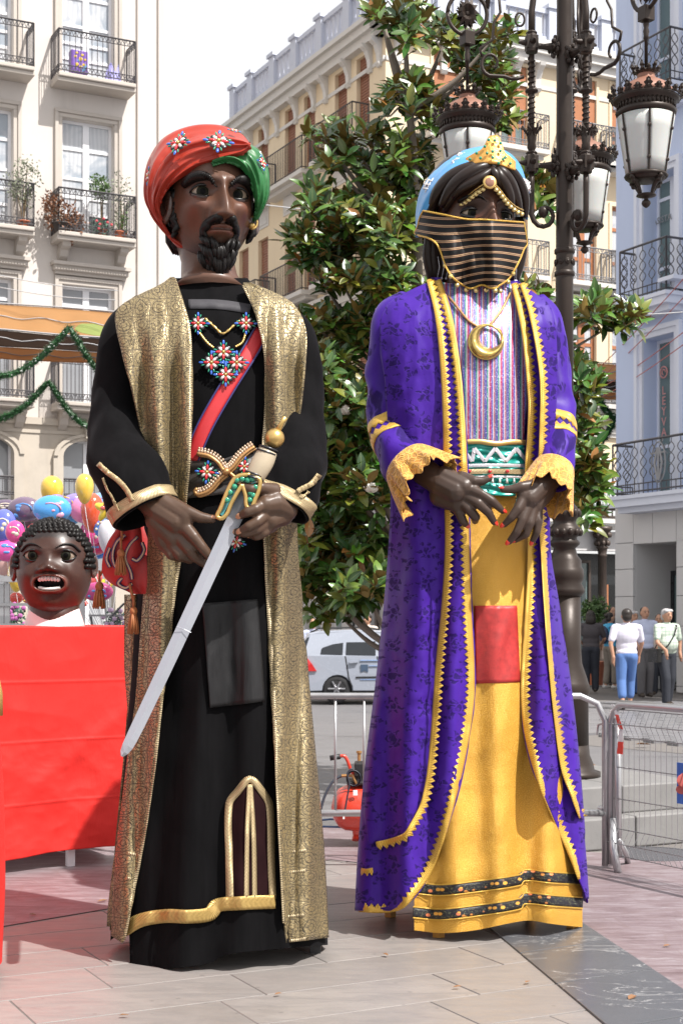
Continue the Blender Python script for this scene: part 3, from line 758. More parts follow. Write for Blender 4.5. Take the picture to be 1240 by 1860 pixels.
for k, q in enumerate((w1, w2, w3)):
    wi = window(BF, bb, *q, 2, (.28, .86) if k else (.3,), -.36, 'lav_trim', 'pane_green', .07)
    b = MB(); BF.frame(b, q[0], q[1], q[2], q[3], .12, 0, .05, False); BF.frame(b, q[0]-.12, q[1]+.12, q[2], q[3]+.12, .10, 0, .10, False); b.build('window_surround', M['lav_trim'], bb)
    if k == 0: w1o = wi
M['letter_red'] = simple('red_lettering', (.55, .25, .24), .5)
lx = S(1203, -.3); 
for i, ch in enumerate('LEYVA'):
    text('window_lettering', ch, .26, M['letter_red'], BF.pt(lx, bz(1203, 716+i*19, -.3), -.325), BF.d, ZUP, bb, align='CENTER')
b = MB(); b.tube([BF.pt(lx+.12*math.cos(t*.5236), bz(1203, 676, -.3)+.12*math.sin(t*.5236), -.32) for t in range(12)], .018, 4, closed=True)
b.tube([BF.pt(lx+.06*math.cos(t*.9), bz(1203, 676, -.3)+.06*math.sin(t*.9), -.32) for t in range(6)], .015, 4); b.build('window_emblem', M['letter_red'], bb)
text('window_lettering', 'ASISTA', .2, M['iron_grey'], BF.pt(S(1200, -.3), bz(1205, 402, -.3), -.325), BF.d, ZUP, bb, align='CENTER')
# balconies
for k, (pa, pc, ya, yt, oo) in enumerate(((1112, 1262, 897, 793, .55), (1125, 1209, 541, 447, .5), (1125, 1216, 172, 92, .5))):
    s0 = S(pa, oo)-.0; s1 = S(pc, oo); zs0 = bz(1165, ya, oo)
    z1 = zs0+1.12
    b = MB(); BF.blk(b, s0-.05, s1+.05, zs0-.24, zs0-.08, -.0, oo+.05); BF.blk(b, s0-.1, s1+.1, zs0-.08, zs0, 0, oo+.1); BF.blk(b, s0+.05, s1-.05, zs0-.36, zs0-.24, 0, oo-.1)
    sb = b.build('balcony_slab', M['lav_trim'], bb)
    railing(BF, sb, s0, s1, zs0, z1, oo, .30, 'iron', 'wavy', .014)
    if k == 0:
        b = MB(); mid = S(1196, oo)
        b.tube([BF.pt(mid+.22*math.cos(t/24*6.283), zs0+.62+.42*math.sin(t/24*6.283), oo+.015) for t in range(24)], .018, 4, closed=True)
        for dx in (-.12, 0, .12): b.tube([BF.pt(mid+dx*.2, zs0+.25, oo+.015), BF.pt(mid+dx, zs0+.6, oo+.015), BF.pt(mid+dx*.3, zs0+.92, oo+.015)], .03, 4)
        BF.blk(b, mid-.24, mid+.24, zs0+.8, zs0+.83, oo, oo+.03)
        for t in range(7):
            an = R(20+t*23); b.bar(BF.pt(mid+.26*math.cos(an), zs0+.62+.46*math.sin(an), oo), BF.pt(mid+.3*math.cos(an), zs0+.62+.53*math.sin(an), oo), .012, 4)
        b.build('wrought_emblem', M['iron_grey'], sb)
# stone ground floor panels round a recessed entrance
r0, r1 = S(1151), S(1229); zr = bz(1151, 989); rowsz = [bz(1118, y) for y in (1290, 1239, 1188, 1136, 1084, 1035, 988, 912)]; rowsz[0] = 0
def panel(s0, s1, z0, z1, o0=-.04, o1=0.03):
    b = MB(); g_ = .006; BF.blk(b, s0+g_, s1-g_, z0+g_, z1-g_, o0, o1); b.build('stone_panel', M['panel_stone'], bb, bevel=.004)
for z0, z1 in zip(rowsz[:-2], rowsz[1:-1]):
    panel(0, r0, z0, z1); panel(r1, r1+1.5, z0, z1); panel(r1+1.5, r1+3, z0, z1)
panel(0, r0, rowsz[-2], zg-.0)
for a, c in ((r0, S(1186)), (S(1186), r1), (r1, r1+1.5), (r1+1.5, r1+3)): panel(a, c, zr, zg-.0)
b = MB(); BF.blk(b, -.0, 9, 0, zg, -1.6, -1.5); BF.blk(b, r0-.02, r0+.0, 0, zr, -1.5, -.04); BF.blk(b, r1, r1+.02, 0, zr, -1.5, -.04); BF.blk(b, 0, 9, zr+.0, zg, -1.5, -.05); BF.blk(b, 0, r0-.02, 0, zg, -.1, -.045)
b.build('recess_wall', M['panel_stone'], bb)
b = MB(); BF.blk(b, r0+.1, r1-.02, .15, bz(1190, 1046, -1.0), -1.06, -1.03); gd = b.build('glass_door', M['pane_green'], bb)
b = MB(); BF.frame(b, r0+.1, r1-.1, .1, bz(1190, 1046, -1.0), .1, -1.08, -1.0, False); BF.blk(b, r1-.3, r1-.02, .1, zr, -1.07, -.99); b.build('door_frame', M['shopdark'], gd)
b = MB(); hs = S(1180, -.9); zt = bz(1180, 1052, -.9)
b.tube([BF.pt(hs, .6, -.98), BF.pt(hs, .6, -.9), BF.pt(hs, .7, -.86), BF.pt(hs, zt-.1, -.86), BF.pt(hs, zt, -.9), BF.pt(hs, zt, -.98)], .035, 8); b.build('door_handle', simple('steel', (.55, .55, .56), .25, .9), gd)
b = MB(); ps = S(1206, -1.0); BF.blk(b, ps-.12, ps+.12, bz(1206, 1122, -1), bz(1206, 1088, -1), -1.03, -1.02); nt = b.build('paper_notice', simple('paper_notice', (.42, .38, .33), .8), gd)
b = MB()
for k in range(6): BF.blk(b, ps-.08, ps+.08, bz(1206, 1118-5*k, -1), bz(1206, 1116-5*k, -1), -1.02, -1.015)
b.build('notice_lines', M['shopdark'], bb)
# a ledge lamp box on the blue wall
b = MB(); s_ = S(1222, .3); b.obox(BF.pt(s_-.2, bz(1222, 512, .3), .1), BF.d*.5, BF.nn*.45, ZUP*.08); b.obox(BF.pt(s_-.05, bz(1222, 524, .3), .02), BF.d*.12, BF.nn*.3, ZUP*.14); b.build('wall_lamp', M['lav_trim'], bb)
# far pale houses closing the street between the two left buildings
b = MB(); b.box((-9.5, 66, 6), 9, 8, 12); 
for k in range(4): b.box((-9.5, 61.9, 2.6+k*2.6), 9.1, .3, .12)
fb = b.build('far_house', M['ochre'], label='low pale house closing the street gap behind the cream building', cat='building')
for k in range(3):
    b = MB(); b.box((-6.2, 61.9, 2+k*2.6+.9), .8, .1, 1.5); b.build('window', M['pane_dark'], fb)
# ================================================================ PARADE GIANTS : shared tools
class Body:
    "a robed trunk: silhouette columns and depth by row of the photograph, front and back surfaces"
    def __init__(s, Yc, rows, fold=None, lean=0.):
        s.Yc = Yc; s.y0, s.y1 = rows[0][0], rows[-1][0]
        s.l = curve([(r[0], r[1]) for r in rows]); s.r = curve([(r[0], r[2]) for r in rows]); s.b = curve([(r[0], r[3]) for r in rows]); s.fold = fold
    def front(s, px, py, off=0., fold=1.):
        l, r = s.l(py), s.r(py); c, a = (l+r)/2, (r-l)/2
        t = clamp((px-c)/a, -1, 1)
        d = s.b(py)*math.sqrt(max(0, 1-abs(t)**2.3))
        if s.fold: d += fold*s.fold(px, py)*(1-t*t)
        return P(px, py, s.Yc-d-off)
    def tube(s, b, y0, y1, ny=60, nx=64, off=0., zmin=.02):
        def fn(u, v):
            py = lerp(y0, y1, v); a = u*2*math.pi
            l, r = s.l(py), s.r(py); c, h = (l+r)/2, (r-l)/2
            if u <= .5: return s.front(c-h*math.cos(a), py, off)
            q = P(c-h*math.cos(a), py, s.Yc); q.y = s.Yc-s.b(py)*math.sin(a)*(1+.04*math.sin(a*9)); return q
        def g(u, v):
            p = fn(u, v); p.z = max(p.z, zmin); return p
        b.grid(g, nx, ny, lambda u, v: (lerp(s.l(lerp(y0, y1, v)), s.r(lerp(y0, y1, v)), (1-math.cos(u*2*math.pi))/2)/100, -lerp(y0, y1, v)/100))
def patch(b, fn, xl, xr, y0, y1, nx, ny, off=0., relief=None):
    "garment panel between two edge curves (column by row)"
    def pos(u, v):
        ya = y0(u) if callable(y0) else y0; yb = y1(u) if callable(y1) else y1
        py = lerp(ya, yb, v); return lerp(xl(py), xr(py), u), py
    def f(u, v):
        x, y = pos(u, v); return fn(x, y, off+(relief(u, v) if relief else 0))
    b.grid(f, nx, ny, lambda u, v: (pos(u, v)[0]/100, -pos(u, v)[1]/100))
def ribbon(b, fn, pts, w, off, n=60, zig=0, side=1, rows=2, bulge=.0018, tooth=None):
    "trim sewn along a line of pixels; zig = tooth depth of a zigzag outer edge, a tooth every `tooth` pixels"
    q = poly(pts, n*4)
    L = [0]
    for a, c in zip(q, q[1:]): L.append(L[-1]+math.dist(a, c))
    tot = L[-1]; m = max(2, int(round(tot/(tooth/2)))) if zig else n
    def at(s_):
        i = 0
        while i < len(L)-2 and L[i+1] < s_: i += 1
        t = (s_-L[i])/max(1e-6, L[i+1]-L[i]); a, c = q[i], q[i+1]
        dx, dy = c[0]-a[0], c[1]-a[1]; h = math.hypot(dx, dy) or 1
        return lerp(a[0], c[0], t), lerp(a[1], c[1], t), -dy/h, dx/h
    vs_ = []; uv = []
    for i in range(m+1):
        s_ = tot*i/m; x, y, nx_, ny_ = at(s_)
        wd = w(i/m) if callable(w) else w
        for k in range(rows+1):
            t = k/rows
            e = (t-.5)*wd
            if zig and k == (rows if side > 0 else 0) : e += side*zig*(1 if i % 2 else -.15)
            vs_.append(fn(x+nx_*e, y+ny_*e, off+bulge*(1-(2*t-1)**2))); uv.append((s_/100, t))
    fs = []
    for i in range(m):
        for k in range(rows): a = i*(rows+1)+k; fs.append((a, a+1, a+rows+2, a+rows+1))
    b.add(vs_, fs, uv)
def sleeve(b, pts, n=40, seg=28, wr=.05, seed=0, squash=1., caps=False, turn=None):
    "pts: (px, py, Y, radius in pixels)"
    q = poly(pts, n); rnd = random.Random(seed); ph = [rnd.uniform(0, 6.28) for _ in range(8)]
    path = [P(x, y, Y) for x, y, Y, r in q]; rs = [r*Y/F for x, y, Y, r in q]
    def wob(t, a): return 1+.085*sstep(.12, .35, t)*crease(math.cos(a)*1.3+t*2.5+seed, math.sin(a)*1.3-t*7+a*.0, seed)+wr*(math.sin(a*2+ph[0]+t*9)*.5+math.sin(a*3+ph[1]-t*22)*.5+math.sin(t*38+math.sin(a*2+ph[2])*1.6+a)*.42*sstep(.25, .6, t))
    b.tube(path, rs, seg, caps, squash, up=(0, -1, 0), wob=wob)
def wrap(b, inner, outer, n, m, Yi, Yo, bulge, folds, amp, twist, back=None, u0=0., u1=1., colf=None, off=0.):
    "cloth wound round a head: from an inner edge line (on the face) out to the silhouette and on over the back"
    qi, qo = poly(inner, n), poly(outer, n)
    def fn(u, v):
        k = u*n; i = min(n-1, int(k)); t = k-i
        ax, ay = lerp(qi[i][0], qi[i+1][0], t), lerp(qi[i][1], qi[i+1][1], t); ox, oy = lerp(qo[i][0], qo[i+1][0], t), lerp(qo[i][1], qo[i+1][1], t)
        yi = Yi(u) if callable(Yi) else Yi
        if v <= .6:
            w_ = v/.6; e = w_**1.25
            d = lerp(yi, Yo, 1-math.sqrt(max(0, 1-w_**2.2)))
            d -= bulge*math.sin(min(1, w_*1.1)*math.pi)*1.2
        else:
            w_ = (v-.6)/.4; e = 1-.95*w_**1.5; d = lerp(Yo, back or Yo+.27, math.sin(w_*math.pi/2))
        f = folds*v*2*math.pi+twist*u*2*math.pi
        r = amp*(abs(math.sin(f*.5+.5*math.sin(u*7)))**.6-.62+.35*math.sin(f*1.5+u*9)*.5)*(1 if v < .6 else 1-w_)*min(1, v*5+.15)
        x, y = lerp(ax, ox, e), lerp(ay, oy, e)
        g = math.hypot(ox-ax, oy-ay) or 1; rp = r*F/7.4*.55
        return P(x+(ox-ax)/g*rp, y+(oy-ay)/g*rp, d-abs(r)*.6-r-off)
    b.grid(fn, n, m, None, colf); return fn
def sleeve_band(name, m, parent, sl, i0, i1, grow=1.03, seg=36, zig=0.):
    "braid following the very surface of a finished sleeve, between two of its rings"
    b = MB(); vs_ = []; uv = []; n = 4
    for j in range(n+1):
        t = lerp(i0, i1, j/n); i = min(int(t), len(sl)//seg-2); f = t-i
        for k in range(seg+1):
            tt = t+(zig if zig and j == n and k % 2 else 0); i = min(int(tt), len(sl)//seg-2); f = tt-i
            ctr = sum((Vector(sl[i*seg+q]) for q in range(seg)), Vector())/seg
            p = Vector(sl[i*seg+k % seg]).lerp(Vector(sl[(i+1)*seg+k % seg]), f); vs_.append(ctr+(p-ctr)*grow); uv.append((k*.11, j/n))
    b.add(vs_, [(j*(seg+1)+k, j*(seg+1)+k+1, (j+1)*(seg+1)+k+1, (j+1)*(seg+1)+k) for j in range(n) for k in range(seg)], uv)
    return b.build(name, m, parent, True, solid=.004)
class Head:
    "papier-mache head: superellipsoid with sculpted features in face units (half width = 1)"
    def __init__(s, px, py, Y, rx, ry, rz, yaw, jaw=.3, pitch=0.):
        s.c = P(px, py, Y); s.c.z = P(px, py, Y-ry*.92).z; s.r = (rx, ry, rz); s.rot = Matrix.Rotation(yaw, 3, 'Z') @ Matrix.Rotation(pitch, 3, 'X'); s.jaw = jaw; s.bumps = []; s.paints = []
    def base(s, fx, fz):
        "y of the bare front surface at face units (x / rx, z / rz)"
        k = s.width(fz); q = 1-abs(fx/k)**2.2-abs(fz)**2.4
        return -s.r[1]*max(0, q)**.5
    def width(s, fz): return 1-s.jaw*max(0, -fz)**1.8
    def disp(s, fx, fz): return sum(f(fx, fz) for f in s.bumps)
    def pt(s, fx, fz, off=0.):
        return s.c+s.rot @ Vector((fx*s.r[0], s.base(fx, fz)-s.disp(fx, fz)-off, fz*s.r[2]))
    def loc(s, p): return s.c+s.rot @ Vector(p)
    def build(s, name, m, parent, nu=150, nv=130, neck=None, **kw):
        b = MB(); vs_ = []; cs = []
        for j in range(nv+1):
            ph = -math.pi/2+math.pi*j/nv
            for i in range(nu):
                t = 2*math.pi*i/nu; a = t+.55*math.sin(t)*-1          # columns crowd towards the face
                a = t-.5*math.sin(t)
                cz = math.copysign(abs(math.sin(ph))**.95, math.sin(ph)); cc = max(0, 1-abs(cz)**2.4)**(1/2.2)
                x = math.sin(a)*cc; y = -math.cos(a)*cc
                k = s.width(cz); fx = x*k
                yy = y*s.r[1]
                if y < 0:
                    w_ = sstep(0, .35, -y); yy -= s.disp(fx, cz)*w_
                vs_.append(s.c+s.rot @ Vector((fx*s.r[0], yy, cz*s.r[2])))
                col = Vector((0, 0, 0))
                base_ = s.skin; 
                if y < 0.1:
                    for f in s.paints:
                        w_, c_ = f(fx, cz); base_ = tuple(lerp(p, q, w_) for p, q in zip(base_, c_))
                cs.append((*base_, 1))
        fs = []
        for j in range(nv):
            for i in range(nu): fs.append((j*nu+i, j*nu+(i+1) % nu, (j+1)*nu+(i+1) % nu, (j+1)*nu+i))
        b.add(vs_, fs, None, cs)
        if neck:
            b.col = (*s.skin, 1); b.tube([P(x, y, Y) for x, y, Y, r in neck], [r*Y/F for x, y, Y, r in neck], 32, up=(0, -1, 0))
        return b.build(name, m, parent, True, **kw)
def ga(ax, az, cx, cz, sx, sz): return math.exp(-((ax-cx)/sx)**2-((az-cz)/sz)**2)
def eye(h, fx, fz, r, parent, look=(0, 0), iris=(.03, .035, .02), up=(1.0, .62), lo=.40, lidc=None, prot=.45, lash=True):
    "eyeball (> iris, pupil) with heavy lids and a dark liner"
    c = Vector((fx*h.r[0], h.base(fx, fz)-h.disp(fx, fz)+r*prot, fz*h.r[2])); wc = h.loc(c)
    b = MB(); b.ell(wc, r, 24, 16); eb = b.build('eyeball', M['eyewhite'], parent, True)
    def dirv(a, e): return Vector((math.sin(a)*math.cos(e), -math.cos(a)*math.cos(e), math.sin(e)))
    d0 = dirv(look[0], look[1])
    x = Vector((0, 0, 1)).cross(d0).normalized(); y = d0.cross(x)
    def disc(rad, k, m, name):
        b = MB(); n = 20
        def fn(u, v):
            q = v*rad; p = d0*math.sqrt(max(0, 1-q*q))+(x*math.cos(u*6.2832)+y*math.sin(u*6.2832))*q
            return h.loc(c+p*r*k)
        b.grid(fn, n, 3); b.build(name, m, eb, True)
    disc(.55, 1.012, M['iris'], 'iris'); disc(.27, 1.022, M['pupil'], 'pupil')
    def lid(name, rr, e_edge, e_end, m):
        b = MB()
        def fn(u, v):
            a = lerp(-1.45, 1.45, u); ee = e_edge(a); e = lerp(ee, e_end, v)
            k = rr*(1-.05*v)
            return h.loc(c+dirv(a, e)*r*k)
        b.grid(fn, 22, 8); b.build(name, m, parent, True, solid=.004)
    lid('upper_eyelid', 1.10, lambda a: up[1]*max(0, math.cos(a*1.15))**.8, 1.5, lidc or M['skin_lid'])
    lid('lower_eyelid', 1.08, lambda a: -lo*max(0, math.cos(a*1.15))**.9, -1.4, lidc or M['skin_lid'])
    if lash:
        b = MB()
        b.tube([h.loc(c+dirv(a, up[1]*max(0, math.cos(a*1.15))**.8)*r*1.13) for a in [lerp(-1.42, 1.42, i/18) for i in range(19)]], [r*.12*(1-.5*abs(i/9-1)) for i in range(19)], 6)
        b.tube([h.loc(c+dirv(a, -lo*max(0, math.cos(a*1.15))**.9)*r*1.10) for a in [lerp(-1.4, 1.4, i/18) for i in range(19)]], [r*.075]*19, 6)
        b.build('eye_liner', M['liner'], parent, True)
def brow(h, pts, r, m, parent, off=.0):
    b = MB(); q = poly(pts, 16)
    path = [h.pt(x, z, off) for x, z in q]; b.tube(path, [r*(math.sin(min(1, .12+i/16*1.1)*math.pi)**.6+.12) for i in range(17)], 8, True, .8)
    for k in range(14):
        i = 1+k; t = path[min(16, i+1)]-path[i-1]
        b.tube([path[i]-t*.3+Vector((0, -r*.5, -r*.5)), path[i]+Vector((0, -r*.95, 0)), path[i]+t*.5+Vector((0, -r*.4, r*.55))], [r*.15, r*.32, r*.1], 5)
    return b.build('eyebrow', m, parent, True)
def hand(name, m, parent, Y, palm, fingers, nailm, nail_label=None):
    "palm: ellipsoid-like limbs; fingers: lists of (px,py,dY,radius px); nails on the last joint"
    J = lambda q: P(q[0], q[1], Y+q[2]); k = Y/F
    pr = []
    for ch in palm+[f[0] for f in fingers]:
        for a, c in zip(ch, ch[1:]): pr.append(('c', J(a), J(c), a[3]*k, c[3]*k))
    o = blob(name, pr, .0052, m, parent, 5)
    for f, nl in fingers:
        if not nl: continue
        a, c = J(f[-2]), J(f[-1]); d = (c-a).normalized(); r = f[-1][3]*k
        nrm = Vector(nl).normalized(); nrm = (nrm-d*nrm.dot(d)).normalized(); sd = d.cross(nrm)
        b = MB(); rot = Matrix((sd, d, nrm)).transposed()
        b.ell(c+nrm*r*.62+d*r*.25, (r*.72, r*1.15, r*.34), 12, 8, rot); b.build('fingernail', nailm, parent, True)
    return o
# ---- materials of the giants
def m_skin(name, rough=.36, coat=.16):
    t = NT(name); co = t.coord(); a = t.attr(); n = t.noise(co, 9, 5, .65); f = t.noise(co, 34, 4, .7)
    c = t.mix(1., a, t.mix(n, (.62,)*3, (1.25, 1.2, 1.18)), 'MULTIPLY'); c = t.mix(t.math('MULTIPLY', t.step(f, .5, .75), .25), c, (.13, .075, .05))
    t.set(col=c, spec=.35, coat=coat, croug=.22); t.put(t.b.inputs['Roughness'], t.math('ADD', rough-.05, t.math('MULTIPLY', f, .2)))
    t.bump(t.math('ADD', n, t.math('MULTIPLY', f, .35)), .12, .01); return t.mat
M['skin'] = m_skin('painted_dark_skin'); 
M['skin_hand'] = simple('painted_hand', (.075, .042, .026), .42, var=.4, vs_=7, bump=.12, bs=25, coat=.12, croug=.3, spec=.35)
M['skin_hand2'] = simple('painted_dark_hand', (.055, .034, .025), .42, var=.25, vs_=6, bump=.08, bs=20, coat=.12, croug=.3, spec=.35)
M['skin_lid'] = simple('painted_eyelid', (.060, .032, .024), .3, coat=.4)
M['skin_lid2'] = simple('shaded_eyelid', (.028, .026, .030), .35, coat=.3)
M['hair'] = simple('painted_black_hair', (.009, .0075, .007), .42, var=.3, vs_=30, coat=.05, spec=.22)
M['hair_brown'] = simple('painted_brown_hair', (.018, .010, .0075), .36, var=.3, vs_=18, coat=.15, spec=.3)
M['liner'] = simple('black_liner', (.008, .007, .007), .3)
M['eyewhite'] = simple('eye_white', (.27, .205, .15), .25, var=.1, coat=.25)
M['iris'] = simple('dark_iris', (.016, .016, .010), .4, spec=.08); M['pupil'] = simple('pupil', (.002, .002, .002), .4, spec=.08)
def m_velvet():
    t = NT('black_velvet'); co = t.coord(); n = t.noise(t.vmath('MULTIPLY', co, (9, 9, 1.2)), 2.6, 5, .65)
    t.set(col=t.mix(n, (.002, .0019, .0022), (.0075, .0072, .008)), rough=.85, spec=.06, sheen=.05, shr=.4, sht=(.6, .6, .65)); t.bump(t.noise(co, 250, 2), .3, .002); return t.mat
M['velvet'] = m_velvet()
def m_brocade():
    t = NT('gold_brocade'); uv = t.coord('UV'); p = t.vmath('SCALE', uv, scale=3.3)
    wv = t.n.new('ShaderNodeTexNoise'); t.l.new(uv, wv.inputs['Vector']); wv.inputs['Scale'].default_value = 2.4
    p = t.vmath('ADD', p, t.vmath('SCALE', t.vmath('SUBTRACT', wv.outputs['Color'], (.5, .5, .5)), scale=.55))
    f = t.vmath('FRACTION', p); x, y, _ = t.sep(t.vmath('SUBTRACT', f, (.5, .5, 0)))
    ax, ay = t.math('ABSOLUTE', x), t.math('ABSOLUTE', y)
    r = t.math('SQRT', t.math('ADD', t.math('MULTIPLY', x, x), t.math('MULTIPLY', y, y)))
    grid = t.math('MULTIPLY', t.step(t.math('MAXIMUM', ax, ay), .45, .475), .75)
    ring = t.math('MULTIPLY', t.step(t.math('ABSOLUTE', t.math('SUBTRACT', r, .36)), .035, .018), .95)
    ring2 = t.step(t.math('ABSOLUTE', t.math('SUBTRACT', r, .17)), .03, .015)
    dia = t.step(t.math('ABSOLUTE', t.math('SUBTRACT', t.math('ADD', ax, ay), .62)), .022, .012)
    cross = t.math('MULTIPLY', t.step(t.math('MINIMUM', ax, ay), .022, .01), t.step(r, .15, .2))
    e = t.voro(uv, 17, 'DISTANCE_TO_EDGE'); cur = t.step(e, .075, .03)
    m = t.math('MAXIMUM', t.math('MAXIMUM', grid, ring), t.math('MAXIMUM', ring2, t.math('MAXIMUM', dia, t.math('MULTIPLY', cross, .9))))
    m = t.math('MAXIMUM', m, t.math('MULTIPLY', cur, .85))
    worn = t.step(t.noise(uv, 28, 3, .7), .40, .58); m = t.math('MULTIPLY', m, t.math('ADD', .62, t.math('MULTIPLY', worn, .38)))
    gl = t.noise(uv, 60, 2, .7)
    gold = t.mix(t.step(gl, .3, .7), (.25, .185, .09), (.50, .40, .22))
    t.set(col=t.mix(m, gold, (.016, .013, .011))); t.put(t.b.inputs['Metallic'], t.math('MULTIPLY', t.math('SUBTRACT', 1., m), .55))
    t.put(t.b.inputs['Roughness'], t.math('ADD', .30, t.math('MULTIPLY', m, .4))); t.bump(t.math('SUBTRACT', t.math('MULTIPLY', gl, .6), m), .35, .004); return t.mat
M['brocade'] = m_brocade()
def m_braid(name, c0, c1, n=26, metal=.45, cross=2):
    t = NT(name); uv = t.coord('UV'); u, v, _ = t.sep(uv)
    a = t.math('SINE', t.math('MULTIPLY', t.math('ADD', t.math('MULTIPLY', u, n), t.math('MULTIPLY', t.math('ABSOLUTE', t.math('SUBTRACT', v, .5)), cross)), 6.283))
    no = t.noise(t.coord(), 130, 3, .7)
    h = t.math('ADD', t.math('MULTIPLY', a, .5), t.math('MULTIPLY', no, .8))
    t.set(col=t.mix(t.step(h, -.1, .7), c0, c1), metal=metal, rough=.36); t.bump(h, .45, .003); return t.mat
M['braid'] = m_braid('gold_braid', (.16, .09, .02), (.70, .49, .17), 44); M['pale_braid'] = m_braid('pale_gold_braid', (.16, .11, .06), (.66, .52, .29), 40)
M['cord_trim'] = m_braid('corded_edge', (.05, .04, .035), (.62, .50, .30), 30, .3, .6)
M['gold'] = simple('old_gold', (.62, .42, .15), .34, .8, var=.25, vs_=25, bump=.2, bs=60)
M['bronze'] = simple('bronze_wire', (.46, .25, .10), .4, .6, var=.25, vs_=30)
M['pearl'] = simple('brown_pearl', (.50, .36, .25), .2, .2, var=.2, coat=.5)
M['gem_red'] = simple('red_stone', (.60, .02, .03), .12, coat=.8, var=.3, vs_=40); M['gem_blue'] = simple('blue_stone', (.03, .12, .50), .12, coat=.8, var=.4, vs_=40)
M['gem_clear'] = simple('clear_stone', (.74, .70, .66), .12, .25, coat=.8, var=.3, vs_=60); M['gem_green'] = simple('green_stone', (.02, .26, .15), .12, coat=.8, var=.4, vs_=40); M['gem_dark'] = simple('dark_metal_setting', (.05, .05, .055), .3, .7)
M['sash'] = simple('red_sash', (.50, .022, .028), .5, var=.12, vs_=8); M['navy'] = simple('navy_edging', (.035, .03, .13), .5)
M['turban_red'] = simple('painted_red_turban', (.36, .034, .018), .4, var=.28, vs_=5, coat=.14, spec=.35, grime=.12, bump=.1, bs=20); M['turban_green'] = simple('painted_green_turban', (.020, .135, .035), .4, var=.25, vs_=5, coat=.14, spec=.35, bump=.1, bs=20)
M['satin'] = None
def m_satin():
    t = NT('black_sheer_panel'); co = t.coord(); n = t.noise(t.vmath('MULTIPLY', co, (7, 3, 1.6)), 1.5, 5, .6, .5)
    t.set(col=t.mix(n, (.006, .006, .0065), (.017, .0165, .018)), rough=.5, spec=.3); t.bump(n, .4, .02); return t.mat
M['satin'] = m_satin()
M['band_grey'] = simple('grey_band', (.045, .043, .05), .7, var=.3, vs_=40); M['aubergine'] = simple('aubergine_cloth', (.016, .005, .006), .85, var=.5, vs_=9, spec=.1)
M['steel'] = simple('painted_steel_blade', (.36, .375, .42), .4, .3, var=.06, vs_=9, coat=.2); M['ivory'] = simple('bone_grip', (.50, .42, .30), .45, var=.18, vs_=12, grime=.2)
M['teal_enamel'] = simple('teal_enamel', (.05, .28, .30), .25, coat=.5, var=.4, vs_=20); M['blacktape'] = simple('black_leg', (.02, .02, .022), .5)

def jewel(b4, c, nrm, up, r, seed=0):
    "enamelled flower brooch: four red and four clear petals in dark settings with blue-green tips; b4 = dict of MBs"
    n = Vector(nrm).normalized(); y = (Vector(up)-n*Vector(up).dot(n)).normalized(); x = y.cross(n)
    c = Vector(c)
    def ell(mb, ang, d, l, w_, h, z):
        dr = x*math.cos(ang)+y*math.sin(ang); sd = n.cross(dr)
        b4[mb].ell(c+dr*d+n*z, (l, w_, h), 10, 6, Matrix((dr, sd, n)).transposed())
    for k in range(4):
        a = k*math.pi/2; ell('gem_red', a, r*.42, r*.26, r*.12, r*.10, r*.12)
        ell('gem_green', a+.3, r*.72, r*.18, r*.07, r*.07, r*.06); ell('gem_green', a-.3, r*.72, r*.18, r*.07, r*.07, r*.06); ell('gem_blue', a, r*.86, r*.22, r*.11, r*.08, r*.06)
        a += math.pi/4; ell('gem_dark', a, r*.44, r*.30, r*.24, r*.07, r*.03); ell('gem_clear', a, r*.36, r*.22, r*.13, r*.10, r*.11)
    b4['gold'].ell(c+n*r*.15, (r*.13,)*3, 8, 6); b4['gold'].ell(c, (r*.55, r*.55, r*.05), 12, 6, Matrix((x, y, n)).transposed())
def jewel_set(): return {k: MB() for k in ('gem_red', 'gem_blue', 'gem_green', 'gem_clear', 'gem_dark', 'gold')}
def jewel_build(js, name, parent, z_names={'gem_red': 'red_stone', 'gem_blue': 'blue_stone', 'gem_green': 'green_stone', 'gem_clear': 'clear_stone', 'gem_dark': 'stone_setting'}):
    root = js['gold'].build(name, M['gold'], parent, True)
    for k, nm in z_names.items():
        if js[k].v: js[k].build(nm, M[k], root, True, kind='stuff')
    return root
# ================================================================ GIANT IN BLACK AND GOLD
MY = 7.32
def mfold(px, py):
    a = sstep(900, 1300, py)
    return a*(.034*math.sin(px*.060+math.sin(py*.004)*1.2)+.018*crease(px*.03, py*.0016, 2.))+.012*crease(px*.016, py*.008, 7.)
MB_ = Body(MY, [(500, 318, 446, .10), (520, 300, 462, .14), (545, 240, 515, .20), (575, 212, 546, .25), (620, 204, 560, .29), (700, 212, 562, .33), (800, 228, 552, .36), (900, 250, 540, .37),
                (1000, 258, 538, .37), (1100, 246, 546, .37), (1250, 236, 560, .39), (1400, 224, 574, .42), (1550, 210, 586, .44), (1680, 202, 594, .45), (1770, 200, 596, .46)], mfold)
man = empty('parade_giant', (P(398, 1115, MY).x, MY, 0), 'towering turbaned parade giant in black velvet and gold brocade holding a sword', 'parade giant', 'parade giants')
mf = MB_.front
